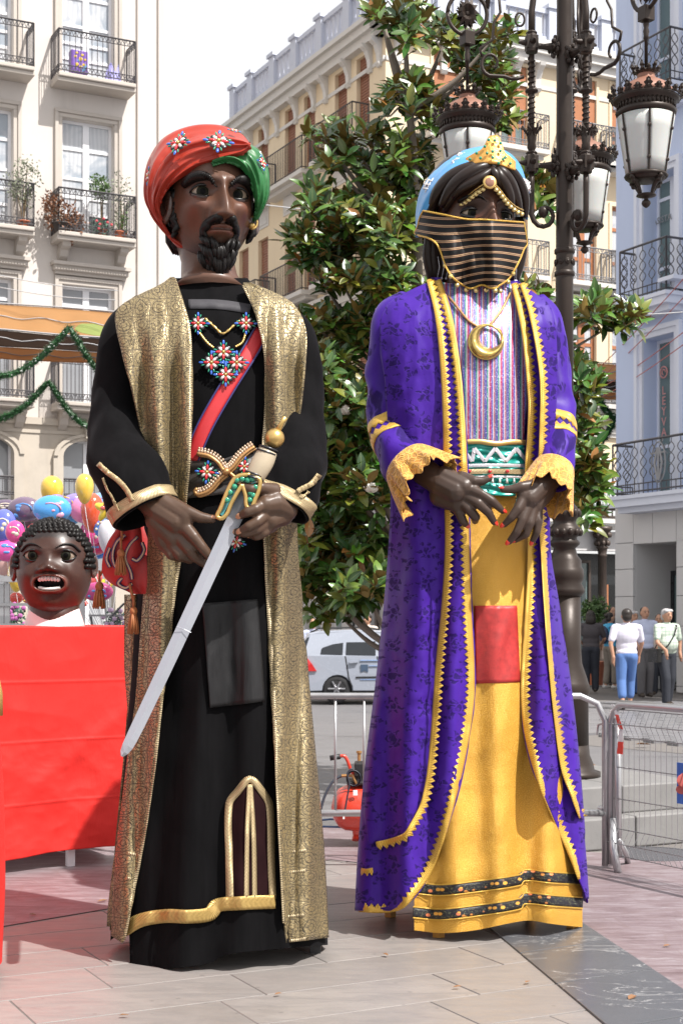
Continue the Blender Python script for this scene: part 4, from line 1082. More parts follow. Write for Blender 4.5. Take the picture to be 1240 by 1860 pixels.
# black velvet tunic with the long skirt
hem = curve([(200, 1700), (225, 1752), (235, 1763), (340, 1756), (385, 1748), (400, 1738), (430, 1731), (500, 1724), (600, 1716)])
b = MB()
def tunic(u, v):
    a = u*2*math.pi
    py = lerp(505, 1725, v); l, r = MB_.l(py), MB_.r(py); c, h = (l+r)/2, (r-l)/2
    l2 = lerp(l, 228, sstep(1250, 1700, py)); 
    x = c-h*math.cos(a)
    if u <= .5:
        k = sstep(1300, 1725, py)*sstep(240, 330, 560-x)
        y = py+(hem(x)-1725)*sstep(1450, 1725, py)
        x = max(x, lerp(l, l2+8, sstep(1300, 1700, py)))
        return mf(x, y, .0)
    q = P(x, py, MY); q.y = MY-MB_.b(py)*math.sin(a)*.95; q.z = max(q.z, .04); return q
b.grid(tunic, 96, 90, lambda u, v: (u*3, v*8)); b.build('tunic', M['velvet'], man, True)
# stand hidden under the skirt, one foot shows
for px, py in ((300, 1735), (573, 1730), (330, 1670), (540, 1668)): g = G(px, py); b = MB(); b.box((g.x, g.y, .17), .05, .05, .34); b.build('leg', M['blacktape'], man)
# sleeves
SLV = []
for pts, sd in (([(268, 560, 7.36, 30), (240, 600, 7.30, 46), (219, 680, 7.24, 48), (211, 770, 7.14, 50), (217, 825, 7.00, 55), (238, 872, 6.86, 60), (266, 934, 6.82, 62)], 1),
                ([(505, 575, 7.36, 30), (528, 615, 7.30, 44), (540, 700, 7.24, 46), (543, 775, 7.14, 48), (538, 830, 6.98, 53), (524, 878, 6.86, 57), (504, 923, 6.82, 58)], 2)):
    b = MB(); sleeve(b, pts, 48, 36, .075, sd); b.build('sleeve', M['velvet'], man, True, solid=.012); SLV.append(list(b.v)); sleeve_band('cuff_braid', M['pale_braid'], man, b.v, 44.6, 47.6)
# brocade coat : two long front panels, and the back
Lo = curve([(505, 312), (520, 292), (540, 250), (560, 218), (580, 211), (650, 226), (760, 250), (850, 268), (930, 272), (1000, 271), (1100, 262), (1250, 250), (1400, 232), (1550, 214), (1700, 206), (1722, 206)])
Li = curve([(505, 318), (540, 330), (580, 342), (640, 348), (800, 347), (880, 340), (1000, 329), (1100, 316), (1250, 298), (1400, 280), (1550, 257), (1680, 232), (1722, 222)])
Ri = curve([(515, 440), (545, 455), (590, 470), (640, 480), (720, 482), (800, 478), (900, 476), (1000, 481), (1200, 490), (1400, 501), (1550, 509), (1712, 517)])
Ro = curve([(515, 452), (545, 520), (570, 543), (600, 556), (640, 557), (720, 550), (800, 540), (900, 536), (1000, 538), (1100, 547), (1250, 559), (1400, 573), (1550, 586), (1712, 594)])
def cfold(px, py, a=1.):
    return a*(.040*math.sin(px*.115+.9*math.sin(py*.0045))*sstep(560, 700, py)+.022*crease(px*.034, py*.0035, 1.)+.009*crease(px*.03+py*.012, py*.02, 4.))
CB_ = Body(MY, [(500, 270, 500, .10), (520, 250, 505, .16), (545, 195, 560, .24), (575, 168, 590, .28), (620, 160, 604, .33), (700, 168, 606, .36), (800, 182, 596, .385), (900, 205, 584, .39),
                (1000, 240, 556, .385), (1100, 246, 546, .375), (1250, 236, 560, .39), (1400, 224, 574, .42), (1550, 210, 586, .44), (1680, 202, 594, .45), (1770, 200, 596, .46)], mfold)
def coat(px, py, off): return CB_.front(px, py, off+.035+cfold(px, py), .5)
b = MB(); patch(b, coat, Lo, Li, 506, lambda u: lerp(1700, 1712, u), 40, 130); b.build('coat_panel', M['brocade'], man, True, solid=-.010)
b = MB(); patch(b, coat, Ri, Ro, 516, lambda u: lerp(1712, 1703, u), 40, 130); b.build('coat_panel', M['brocade'], man, True, solid=-.010)
# hanging side fold seen left of the front panel
b = MB(); SL = curve([(1080, 226), (1200, 228), (1330, 236), (1450, 222), (1600, 205), (1685, 195)]); SR = curve([(1080, 262), (1250, 256), (1400, 240), (1550, 224), (1685, 216)])
patch(b, lambda x, y, o: P(x, y, MY-.02-o+.03*math.sin(x*.2)), SL, SR, 1080, 1682, 14, 60); b.build('coat_side_fold', M['brocade'], man, True, solid=.010)
b = MB()
def cback(u, v):
    py = lerp(512, 1690, v); l, r = MB_.l(py)-2, MB_.r(py)+1; a = math.pi*u; x = (l+r)/2-(r-l)/2*math.cos(a); q = P(x, py, MY); q.y = MY+(MB_.b(py)+.03)*math.sin(a)*(1+.05*math.sin(u*60)); return q
b.grid(cback, 60, 60, lambda u, v: (u*5, v*11)); b.build('coat_back', M['brocade'], man, True, solid=.01)
# corded edges and rows near the hem
cf2 = lambda x, y, o: coat(x, y, o+.006)
b = MB(); ribbon(b, cf2, [(Li(y)-3, y) for y in range(506, 1712, 40)], 8, .004, 150); b.build('coat_edging', M['cord_trim'], man, True, solid=.004)
b = MB(); ribbon(b, cf2, [(Ri(y)+3, y) for y in range(517, 1712, 40)], 8, .004, 150); b.build('coat_edging', M['cord_trim'], man, True, solid=.004)
for y in (1543, 1580, 1660, 1704):
    b = MB(); ribbon(b, cf2, [(Ri(y)+6, y+5), (550, y+2), (Ro(y)-1, y-5)], 6, .005, 30); b.build('hem_cord', M['cord_trim'], man, True, solid=.004)
for y in (1552, 1597, 1675, 1708):
    b = MB(); ribbon(b, cf2, [(Lo(y)+16, y-3), (Li(y)-3, y+2)], 6, .005, 12); b.build('hem_cord', M['cord_trim'], man, True, solid=.004)
# tunic details
b = MB(); ribbon(b, mf, [(342, 552), (400, 553), (455, 561)], 17, .006, 20); b.build('neck_band', M['band_grey'], man, True, solid=.004)
b = MB(); patch(b, mf, curve([(1085, 366), (1280, 382)]), curve([(1085, 468), (1280, 482)]), lambda u: 1096-8*u, lambda u: 1286-12*u, 24, 24, .024, lambda u, v: .004*math.sin(u*11)); b.build('sheer_panel', M['satin'], man, True, solid=.004)
arch = [(417, 1632), (416, 1560), (416, 1460), (431, 1438), (454, 1415), (478, 1440), (490, 1462), (493, 1560), (495, 1632)]
b = MB(); patch(b, mf, curve([(1420, 448), (1440, 432), (1462, 418), (1632, 419)]), curve([(1420, 460), (1440, 476), (1462, 489), (1632, 494)]), 1420, 1632, 10, 30, .008); b.build('arch_patch', M['aubergine'], man, True, solid=.004)
b = MB(); ribbon(b, mf, arch, 13, .014, 80); b.build('arch_braid', M['pale_braid'], man, True, solid=.005)
for pts in ([(453, 1425), (449, 1520), (448, 1630)], [(455, 1425), (461, 1520), (463, 1630)]):
    b = MB(); ribbon(b, mf, pts, 8, .015, 40); b.build('arch_braid', M['pale_braid'], man, True, solid=.005)
b = MB(); ribbon(b, mf, [(223, 1690), (255, 1672), (300, 1664), (345, 1665), (382, 1660), (394, 1645), (430, 1641), (500, 1638)], 25, .016, 70, rows=4); b.build('hem_braid', M['braid'], man, True, solid=.005)
# sash across the chest
sfn = lambda x, y, o: mf(x, y, o+.012, .3)
b = MB(); ribbon(b, sfn, [(349, 838), (372, 775), (412, 705), (455, 637), (476, 600)], 26, .004, 40, rows=4); sash = b.build('sash', M['sash'], man, True, solid=.004)
for d in (-1, 1):
    b = MB(); ribbon(b, sfn, [(x+d*12, y+d*7) for x, y in [(345, 838), (372, 775), (412, 705), (455, 637), (476, 600)]], 3.5, .008, 40); b.build('sash_edging', M['navy'], sash, True, solid=.003)
# necklace of enamelled flowers
nf = lambda x, y, o: mf(x, y, o+.03, .3)
js = jewel_set()
for px, py, r in ((360, 588, 17), (447, 588, 17), (406, 640, 18), (384, 659, 18), (430, 659, 18), (410, 681, 18)):
    c = nf(px, py, 0); jewel(js, c, (.05, -1, .15), (0, 0, 1), r*MY/F*1.15)
neck = jewel_build(js, 'necklace', man)
b = MB()
for pts in ([(372, 578), (390, 594), (405, 606), (424, 592), (440, 578)], [(362, 604), (376, 622), (388, 632)], [(446, 606), (440, 622), (428, 630)]):
    b.tube([nf(x, y, -.012) for x, y in poly(pts, 24)], [.006+.002*math.sin(i*2.2) for i in range(25)], 6)
b.build('necklace_cord', M['gold'], neck, True)
# belt with scrolled buckle
bfn = lambda x, y, o: mf(x, y, o+.015, .2)
b = MB(); patch(b, bfn, lambda y: 338, lambda y: 478, lambda u: lerp(838, 812, sstep(.3, 1, u)), lambda u: lerp(906, 888, u), 24, 14, .0, lambda u, v: .008*math.sin(v*14+u*3)); belt = b.build('belt', simple('black_leather', (.035, .030, .028), .35, var=.4, vs_=30, bump=.4, bs=40), man, True, solid=.006)
b = MB(); pb = MB()
for pts in ([(358, 824), (378, 828), (396, 840), (406, 854), (414, 856)], [(414, 856), (424, 848), (436, 832), (452, 818), (462, 812)], [(412, 860), (398, 872), (384, 888), (370, 896), (358, 898), (354, 892), (359, 888)], [(418, 860), (430, 868), (440, 862)]):
    q = poly(pts, 26); b.tube([bfn(x, y, .02) for x, y in q], .0095, 7); b.tube([bfn(x+2.5, y+3.5, .018) for x, y in q], .006, 6)
    if len(pts) > 3:
        for i in range(1, 26, 2):
            (x0, y0), (x1, y1) = q[i-1], q[min(26, i+1)]; dx, dy = x1-x0, y1-y0; h = math.hypot(dx, dy) or 1
            sg = 1 if pts[0][1] < 850 or pts[0] == (414, 856) else -1
            for k, rr in ((5.5, .008), (10, .0062)): pb.ell(bfn(q[i][0]+sg*dy/h*k, q[i][1]-sg*dx/h*k, .02), (rr, rr, rr*1.2), 7, 5)
b.ell(bfn(411, 857, .03), .018, 12, 8)
bk = b.build('buckle', M['bronze'], belt, True); pb.build('buckle_pearls', M['pearl'], belt, True)
js = jewel_set()
for px, py, r in ((376, 858, 20), (444, 848, 17)): jewel(js, bfn(px, py, .02), (0, -1, .1), (.1, 0, 1), r*MY/F)
jewel_build(js, 'belt_brooch', man)
js = jewel_set(); jewel(js, mf(429, 985, .06), (0, -1, .1), (.25, 0, 1), 17*MY/F); jewel_build(js, 'hanging_brooch', man)
# cuff braids on the sleeves
def on_sleeve(sl, x, y, lift=.008):
    "point on a sleeve's near surface at a pixel"
    near_ = sorted((math.hypot(CX+F*p[0]/p[1]-x, HY-F*(p[2]-CAMH)/p[1]-y), p[1]) for p in sl)[:14]
    return P(x, y, min(q[1] for q in near_[:6])-lift)
for pts in ([(178, 842, 6.93), (195, 858, 6.83), (214, 872, 6.78), (230, 890, 6.74), (240, 910, 6.72)], [(187, 868, 6.90), (195, 890, 6.84), (202, 900, 6.80), (208, 914, 6.77), (213, 928, 6.77)],
            [(579, 862, 6.93), (566, 878, 6.86), (556, 884, 6.80), (546, 889, 6.76), (540, 893, 6.74)], [(562, 893, 6.86), (554, 899, 6.82), (545, 904, 6.78)]):
    b = MB(); q = poly([(x, y, Y-.05) for x, y, Y in pts], 30); vs_ = []; uv = []
    for i, (x, y, Y) in enumerate(q):
        a, c = q[max(0, i-1)], q[min(30, i+1)]; dx, dy = c[0]-a[0], c[1]-a[1]; h = math.hypot(dx, dy) or 1; w_ = 4.8 if len(pts) == 5 and pts[0][0] in (178, 579) else 2.2
        for k in (-1, 0, 1): vs_.append(on_sleeve(SLV[0] if x < 400 else SLV[1], x-dy/h*w_*k, y+dx/h*w_*k)); uv.append((i*.06, (k+1)/2))
    b.add(vs_, [(3*i+k, 3*i+3+k, 3*i+4+k, 3*i+1+k) for i in range(30) for k in (0, 1)], uv); b.build('sleeve_braid', M['pale_braid'], man, True, solid=.006)
# hands
N1 = (.35, -.9, .25)
hand('hand', M['skin_hand'], man, 6.72,
     [[(268, 905, .06, 26), (292, 930, .02, 25), (322, 950, -.02, 21)], [(285, 945, .03, 22), (318, 980, .0, 17)], [(282, 925, .05, 24), (300, 985, .03, 17), (318, 1000, .02, 14)], [(300, 915, .01, 20), (338, 938, -.04, 14), (335, 958, -.03, 16)]],
     [([(312, 918, .0, 17), (342, 931, -.04, 12.5), (364, 940, -.05, 10.5), (385, 943, -.05, 8)], (0.2, -.6, 1)), ([(335, 956, -.03, 15), (352, 975, -.06, 11.5), (368, 995, -.06, 10), (385, 1015, -.04, 8)], (.5, -1, .3)),
      ([(325, 974, -.01, 14), (344, 998, -.04, 11.5), (356, 1012, -.02, 10), (371, 1024, .01, 8)], (.3, -1, .2)), ([(312, 988, .01, 13), (328, 1008, -.02, 11), (344, 1015, .02, 10), (352, 1006, .06, 8)], None),
      ([(300, 990, .03, 12), (312, 1008, .0, 10), (326, 1013, .03, 9), (334, 1004, .06, 8)], None)], simple('tan_fingernail', (.42, .20, .11), .3, coat=.4))
hand('hand', M['skin_hand'], man, 6.70,
     [[(520, 925, .04, 22), (500, 915, .0, 24), (482, 918, -.03, 20)], [(512, 935, .05, 22), (492, 945, .0, 18)], [(505, 930, .04, 20), (490, 955, .03, 15)], [(500, 900, .02, 18), (482, 892, -.02, 13)]],
     [([(498, 892, .0, 15), (474, 886, -.05, 11), (456, 889, -.07, 10), (437, 881, -.06, 7.5)], (-.2, -.6, 1)), ([(480, 914, -.03, 13), (464, 925, -.08, 10.5), (450, 930, -.09, 9.5), (438, 936, -.07, 7.5)], (-.4, -1, -.2)),
      ([(484, 932, -.02, 13), (466, 948, -.07, 10.5), (452, 956, -.08, 9.5), (439, 964, -.06, 7.5)], (-.3, -1, .1)), ([(488, 946, .0, 12), (466, 962, -.05, 10), (446, 968, -.05, 9), (427, 966, -.03, 7.5)], (-.3, -1, .2)),
      ([(492, 956, .02, 11), (478, 968, -.02, 9.5), (466, 974, -.02, 8.5), (455, 972, .0, 7)], (-.3, -1, -.3))], bpy.data.materials['tan_fingernail'])

# ---- head
HM = Head(381, 352, 7.40, .214, .262, .318, R(19), .38)
HM.skin = (.112, .054, .034)
sx = lambda fx: abs(fx)
HM.bumps = [
    lambda x, z: .016*ga(sx(x), z, .42, .22, .34, .10)+.012*ga(sx(x), z, .18, .24, .16, .09),                     # brow ridge
    lambda x, z: -.036*ga(sx(x), z, .40, .03, .23, .12),                                                          # eye sockets
    lambda x, z: (.026+.078*sstep(.22, -.36, z))*math.exp(-(x/(.11+.08*sstep(.1, -.38, z)))**2)*sstep(-.45, -.385, z)*sstep(.42, .15, z),   # nose bridge and tip
    lambda x, z: .034*ga(sx(x), z, .19, -.345, .09, .065)-.014*ga(sx(x), z, .33, -.36, .06, .1),                   # wings of the nose
    lambda x, z: -.026*ga(sx(x), z, .10, -.425, .05, .025),
    lambda x, z: .024*ga(sx(x), z, .58, -.16, .24, .15),                                                          # cheek bones
    lambda x, z: -.024*ga(sx(x), z, .58, -.56, .22, .22),                                                         # hollow cheeks
    lambda x, z: .026*ga(x, z, 0, -.56, .34, .16),                                                                # mouth mound
    lambda x, z: .016*math.exp(-(x/.29)**4)*math.exp(-((z+.495-.025*math.cos(x*9)*math.exp(-(x/.15)**2)+.06*x*x)/.03)**2),
    lambda x, z: .018*math.exp(-(x/.24)**4)*math.exp(-((z+.575-.25*x*x)/.038)**2),
    lambda x, z: -.020*math.exp(-(x/.33)**4)*math.exp(-((z+.533-.06*x*x)/.015)**2),
    lambda x, z: .036*ga(x, z, 0, -.90, .26, .15),                                                                # chin
    lambda x, z: -.012*ga(x, z, 0, -.45, .05, .05)]
rd = (.165, .062, .040)
HM.paints = [
    lambda x, z: (.55*ga(sx(x), z, .58, -.16, .26, .20), (.155, .055, .035)),
    lambda x, z: (.55*ga(x, z, 0, -.1, .09, .25), (.12, .062, .042)),
    lambda x, z: (.5*ga(x, z, 0, .36, .4, .12), (.12, .066, .048)),
    lambda x, z: (.6*ga(sx(x), z, .45, .12, .26, .09), (.022, .014, .013)),
    lambda x, z: (.9*math.exp(-(x/.30)**6)*math.exp(-((z+.535)/.068)**4), rd),
    lambda x, z: (1.*math.exp(-(x/.33)**4)*math.exp(-((z+.534-.06*x*x)/.013)**2), (.012, .006, .005)),
    lambda x, z: (.85*sstep(-.55, -.80, z)*sstep(.75, .4, sx(x)), (.022, .015, .014))]
hm = HM.build('head', M['skin'], man, neck=[(368, 430, 7.44, 50), (376, 470, 7.42, 47), (380, 505, 7.40, 51), (381, 522, 7.38, 60), (381, 545, 7.36, 82)])
for fx in (-.40, .40): eye(HM, fx, .035, .054, man, (-.12, -.02), up=(1, .56), lo=.40, prot=.58)
brow(HM, [(-.80, .15), (-.60, .245), (-.36, .225), (-.14, .085)], .030, M['hair'], man, .004); brow(HM, [(.80, .15), (.60, .245), (.36, .225), (.14, .085)], .030, M['hair'], man, .004)
# moustache, beard in curled locks
b = MB()
for sg in (-1, 1):
    for k in range(5):
        o = k*.022
        pts = [(sg*.05, -.425-o*.15), (sg*(.17+.01*k), -.40-o*.15), (sg*(.31), -.43-o*.5), (sg*(.40-.006*k), -.52-o*.4), (sg*(.41-.03*k), -.63-o*.2)]
        q = poly(pts, 16); b.tube([HM.pt(x, z, .006) for x, z in q], [.0165*(math.sin((.12+i/16*.82)*math.pi))**.7+.002 for i in range(17)], 8)
b.build('moustache', M['hair'], man, True)
b = MB(); rng = random.Random(4)
b.ell(HM.pt(0, -.88, .0), (.085, .055, .085), 16, 10)
for k in range(84):
    x = lerp(-.43, .43, (k % 28)/27)+rng.uniform(-.03, .03); tier = k//28
    z0 = -.68-.09*tier-(.06 if abs(x) < .2 else 0)+.10*abs(x); L = rng.uniform(.36, .46)*(1.0 if tier else .8)*(1-.9*abs(x))*(1 if abs(x) > .05 else .8)
    cv = rng.uniform(-.10, .10)
    q = []
    for i in range(11):
        t = i/10; q.append(HM.loc(Vector(((x*(1-.45*t)+cv*math.sin(t*3.4))*HM.r[0], HM.base(x*.8, max(-.93, z0))-HM.disp(x, max(-.93, z0))-.018-.03*math.sin(t*math.pi)+.02*t, (z0-L*t)*HM.r[2]))))
    b.tube(q, [.0098*(math.sin((.16+.82*i/10)*math.pi))**.6+.0015 for i in range(11)], 7)
b.build('beard', M['hair'], man, True)
# side hair and back of the head under the turban
b = MB()
for sg in (-1, 1):
    for k in range(11):
        z0 = .32-.06*k; x = sg*(.90-.02*(k % 3)); yy = -.30+.12*(k % 3)
        p0 = HM.loc(Vector((x*HM.r[0], yy*HM.r[1], z0*HM.r[2])))
        pts = [p0+Vector((.012*math.sin(t*1.9+k), -.014*math.cos(t*1.4), -.022*t)) for t in range(5)]
        b.tube(pts, [.008, .019, .021, .017, .006], 7)
for k in range(8): x = 308+4.5*k; b.tube([P(x-4, 385+6*k, 7.50), P(x+2, 415+5*k, 7.47), P(x+1+3*(k % 2), 440+3*k, 7.46), P(x+8, 462+k, 7.48)], [.02, .03, .024, .006], 7)
b.build('hair', M['hair'], man, True)
def ear(h, sg, z, sz, m, parent, y=-.12, xk=.98):
    c = Vector((sg*xk*h.r[0], y*h.r[1], z*h.r[2])); pr = []
    ring = [c+Vector((sg*(.022+.018*math.sin(t)), .030*math.sin(t*1.0)-.01, .075*math.cos(t)))*sz for t in [i/10*5.2+.1 for i in range(11)]]
    for a, d in zip(ring, ring[1:]): pr.append(('c', h.loc(a), h.loc(d), .016*sz, .016*sz))
    pr.append(('e', h.loc(c+Vector((sg*.006, .0, .01))*sz), (.022*sz, .038*sz, .062*sz))); pr.append(('e', h.loc(c+Vector((sg*.02, -.012, -.072))*sz), (.016*sz, .02*sz, .024*sz)))
    return blob('ear', pr, .008, m, parent, 3)
M['skin_ear'] = simple('painted_ear', (.068, .034, .025), .3, var=.25, coat=.35)
ear(HM, -1, -.05, 1.05, M['skin_ear'], man); ear(HM, 1, -.12, .95, M['skin_ear'], man, -.02)
b = MB(); c = P(459, 405, 7.33); b.tube([c+Vector((.022*math.cos(t*.449), .006*math.sin(t), .030*math.sin(t*.449))) for t in range(14)], .0055, 6, closed=True); b.ell(c+Vector((-.004, 0, -.012)), (.017, .010, .014), 10, 6); b.build('earring', M['gold'], man, True)
# turban: red wrap rising to the right, green wrap tucked under it
innR = [(352, 462), (318, 440), (297, 402), (292, 372), (308, 342), (332, 322), (362, 306), (400, 296), (440, 282), (456, 268)]
outR = [(352, 458), (300, 420), (266, 372), (262, 330), (272, 285), (300, 248), (350, 229), (400, 229), (438, 245), (454, 262)]
tri = lambda u: lerp(7.42, 7.185, sstep(.0, .55, u))
b = MB(); wrap(b, innR, outR, 120, 70, tri, 7.42, .035, 6.6, .034, -1.5, 7.68); b.build('turban_wrap', M['turban_red'], man, True, solid=.01, label='red painted wrap of the turban')
innG = [(385, 302), (405, 297), (424, 300), (440, 310), (452, 330), (459, 352), (463, 378), (458, 402)]
outG = [(388, 285), (410, 270), (440, 258), (468, 272), (484, 300), (490, 330), (488, 360), (470, 396)]
b = MB(); wrap(b, innG, outG, 80, 60, lambda u: lerp(7.185, 7.36, u*u), 7.42, .035, 5.2, .028, 1.1, 7.66, off=.012); b.build('turban_wrap', M['turban_green'], man, True, solid=.01, label='green painted wrap of the turban')
b = MB(); b.ell(P(375, 322, 7.50), (.27, .20, .215), 28, 18); b.build('turban_crown', M['turban_red'], man, True)
for px, py, Y, r, nn in ((397, 258, 7.10, 27, (.15, -1, .6)), (325, 261, 7.13, 25, (-.5, -1, .5)), (270, 320, 7.33, 17, (-1, -.4, .1)), (476, 296, 7.25, 16, (.9, -.6, .3)), (425, 238, 7.25, 13, (.3, -.5, 1))):
    js = jewel_set(); jewel(js, P(px, py, Y), nn, (0.1, 0, 1), r*7.2/F); jewel_build(js, 'turban_brooch', man)

# ---- sword held across the body
b = MB()
Ys = 6.655
def quad_blade(ctr, n=24):
    prof = poly(ctr, n); vs_ = []
    for x, y, wd, Y in prof:
        dx, dy = 205/510, -1.0; nx_, ny_ = .909, .417
        for k, t in ((-1, 0), (-.0, -.012), (1, 0), (0, .012)): vs_.append(P(x+nx_*wd*k/2, y+ny_*wd*k/2, Y+t))
    fs = [(4*i+k, 4*i+4+k, 4*i+4+(k+1) % 4, 4*i+(k+1) % 4) for i in range(n) for k in range(4)]+[(0, 1, 2, 3), (4*n+3, 4*n+2, 4*n+1, 4*n)]
    b.add(vs_, fs)
quad_blade([(453, 885, 27, Ys+.02), (405, 988, 27, Ys), (333, 1143, 26, Ys-.05), (266, 1286, 24, Ys-.08), (234, 1352, 21, Ys-.10), (225, 1368, 14, Ys-.10), (221, 1374, 5, Ys-.10)], 40)
sw = empty('sword', W[man.name]+Vector((0, -.6, 2)), 'long silver sword with jewelled teal guard and round gold pommel held by the giant', 'sword')
b.build('blade', M['steel'], sw, False)
b = MB(); b.tube([P(321, 1138, Ys-.065), P(335, 1143, Ys-.07), P(347, 1149, Ys-.065)], .0016, 5); b.build('blade_wire', M['steel'], sw)
g = lambda x, y, d=0: P(x, y, Ys+d)
b = MB(); q = poly([(487, 818), (478, 838), (462, 866)], 12); b.tube([g(x, y) for x, y in q], [.043+.006*math.sin(i/12*math.pi) for i in range(13)], 16); gr = b.build('grip', M['ivory'], sw, True)
b = MB()
for x, y, r in ((488, 815, .046), (484, 822, .047), (463, 862, .047), (460, 868, .05)): b.tube([g(x-.5, y+1.5), g(x+.5, y-1.5)], r, 16)
b.build('grip_ring', M['gem_dark'], sw, True)
b = MB(); b.ell(g(499, 796), .044, 20, 14); b.tube([g(503, 785), g(512, 768), g(518, 758)], [.016, .0095, .014], 10); b.build('pommel', M['gold'], sw, True)
b = MB()
for pts, r in (([(455, 862), (435, 864), (424, 872), (412, 895), (400, 925), (394, 938), (402, 942), (412, 934), (420, 915), (432, 893), (440, 880)], .010), ([(440, 880), (446, 900), (448, 920), (456, 924), (464, 905), (470, 890), (472, 872), (462, 866)], .010)):
    b.tube([g(x, y, -.035) for x, y in poly(pts, 40)], r, 8)
gd = b.build('guard', M['gold'], sw, True)
b = MB(); b.prism([g(x, y, -.02) for x, y in ((428, 878), (410, 905), (398, 932), (404, 938), (416, 916), (434, 890))], Vector((0, .03, 0))); b.prism([g(x, y, -.02) for x, y in ((446, 885), (450, 915), (456, 920), (468, 888), (464, 872))], Vector((0, .03, 0)))
b.prism([g(x, y, -.015) for x, y in ((424, 876), (442, 880), (468, 872), (456, 862), (436, 864))], Vector((0, .03, 0))); b.build('guard_enamel', M['teal_enamel'], sw)
b = MB(); rng = random.Random(2)
for x, y in ((430, 872), (440, 870), (450, 872), (458, 870), (426, 884), (418, 894), (412, 908), (455, 895), (460, 900), (454, 908), (464, 885)): b.ell(g(x, y, -.035), (.013, .010, .013), 9, 6)
b.build('guard_stones', M['gem_green'], sw, True)

# ---- red embroidered bag with tassels hanging at the hip
bag = empty('shoulder_bag', P(235, 1020, 7.15), 'red embroidered bag with brown tassels hanging at the giant\'s hip', 'bag')
b = MB(); BLc = curve([(960, 212), (985, 196), (1020, 186), (1045, 188), (1062, 205), (1078, 240)]); BRc = curve([(960, 262), (985, 270), (1020, 272), (1050, 272), (1080, 268)])
bagf = lambda x, y, o: P(x, y, 7.13-o-.09*math.sqrt(max(0, 1-((x-230)/48)**2))*math.sin(clamp((y-935)/150)*math.pi)**.5)
patch(b, bagf, BLc, BRc, 955, 1079, 26, 26, 0, lambda u, v: .012*math.sin(u*11+v*4)); 
patch(b, lambda x, y, o: P(x, y, 7.15), BLc, BRc, 955, 1079, 26, 26); b.build('bag_body', simple('red_cloth_bag', (.42, .03, .03), .55, var=.25, vs_=10, bump=.2, bs=40), bag, True)
b = MB(); bg2 = MB()
for pts in ([(228, 972), (212, 985), (205, 1010), (212, 1032), (226, 1028), (222, 1010), (214, 1008)], [(250, 975), (236, 990), (228, 1012), (238, 1040), (240, 1052)], [(258, 985), (262, 1000), (250, 1018), (240, 1015)], [(200, 995), (194, 1015), (200, 1030)], [(222, 1050), (215, 1060), (228, 1068), (240, 1060)]):
    q = poly(pts, 24); b.tube([bagf(x, y, .006) for x, y in q], .010, 6); bg2.tube([bagf(x, y, .013) for x, y in q], .005, 5)
b.build('embroidery', M['navy'], bag, True); bg2.build('embroidery_cord', simple('pale_cord', (.55, .42, .30), .6), bag, True)
M['tassel'] = simple('tassel_brown', (.36, .13, .045), .6, var=.3, vs_=20)
def tassel(x, y0, y1, Y, r):
    b = MB(); k = Y/F
    b.tube([P(x, y0-24, Y), P(x, y0, Y)], .006, 6); b.ell(P(x, y0+5, Y), (r*k*.8, r*k*.8, r*k*.9), 10, 8)
    for i in range(26):
        a = i*2.4; q = .3+.7*((i*7) % 10)/10; dx = math.cos(a)*r*q; dy = math.sin(a)*r*q*k
        b.tube([P(x+dx*.5, y0+9, Y+dy*.5), P(x+dx*.95, (y0+y1)/2, Y+dy*.9), P(x+dx*1.25, y1-(i % 4)*2, Y+dy*1.1)], .0045, 4)
    b.build('tassel', M['tassel'], bag, True)
tassel(243, 1105, 1152, 7.05, 9); tassel(220, 1000, 1045, 7.0, 9); tassel(181, 1060, 1106, 7.2, 10)
b = MB(); b.tube([P(x, y, Y) for x, y, Y in poly([(243, 1090, 7.05), (238, 1072, 7.06), (236, 1060, 7.05)], 6)], .007, 6); b.tube([P(222, 980, 7.0), P(221, 955, 7.03), P(226, 930, 7.05)], .006, 6); b.tube([P(190, 1028, 7.15), P(183, 1045, 7.2)], .006, 6); b.build('bag_cord', M['tassel'], bag, True)
# ================================================================ GIANTESS IN PURPLE AND GOLD
WY = 7.90
def wfold(px, py):
    a = sstep(850, 1250, py)
    return a*(.046*math.sin(px*.058+1+math.sin(py*.004))+.016*crease(px*.03, py*.0018, 5.))+.008*crease(px*.02, py*.012, 9.)
WB = Body(WY, [(510, 790, 936, .10), (530, 745, 962, .15), (555, 705, 994, .21), (600, 688, 1006, .28), (700, 700, 1008, .33), (800, 706, 1002, .34), (900, 712, 996, .35), (1000, 708, 996, .35),
               (1100, 700, 1012, .36), (1250, 684, 1034, .38), (1400, 665, 1050, .40), (1550, 653, 1061, .42), (1650, 648, 1067, .43), (1710, 648, 1067, .43)], wfold)
wom = empty('parade_giant', (P(862, 1115, WY).x, WY, 0), 'veiled parade giantess in a purple coat over a gold skirt', 'parade giant', 'parade giants')
wf = WB.front
def m_gold_lame():
    t = NT('gold_lame'); co = t.coord(); uv = t.coord('UV')
    n = t.noise(uv, 75, 3, .75); l = t.noise(co, 5, 4, .6); e = t.voro(uv, 40)
    c = t.mix(t.step(n, .36, .70), (.55, .25, .022), (.90, .54, .085)); c = t.mix(t.math('MULTIPLY', t.step(n, .60, .68), .8), c, (.98, .80, .38))
    t.set(col=c, metal=.28); t.put(t.b.inputs['Roughness'], t.math('ADD', .30, t.math('MULTIPLY', e, .2))); t.bump(t.math('ADD', n, t.math('MULTIPLY', l, 3)), .6, .008); return t.mat
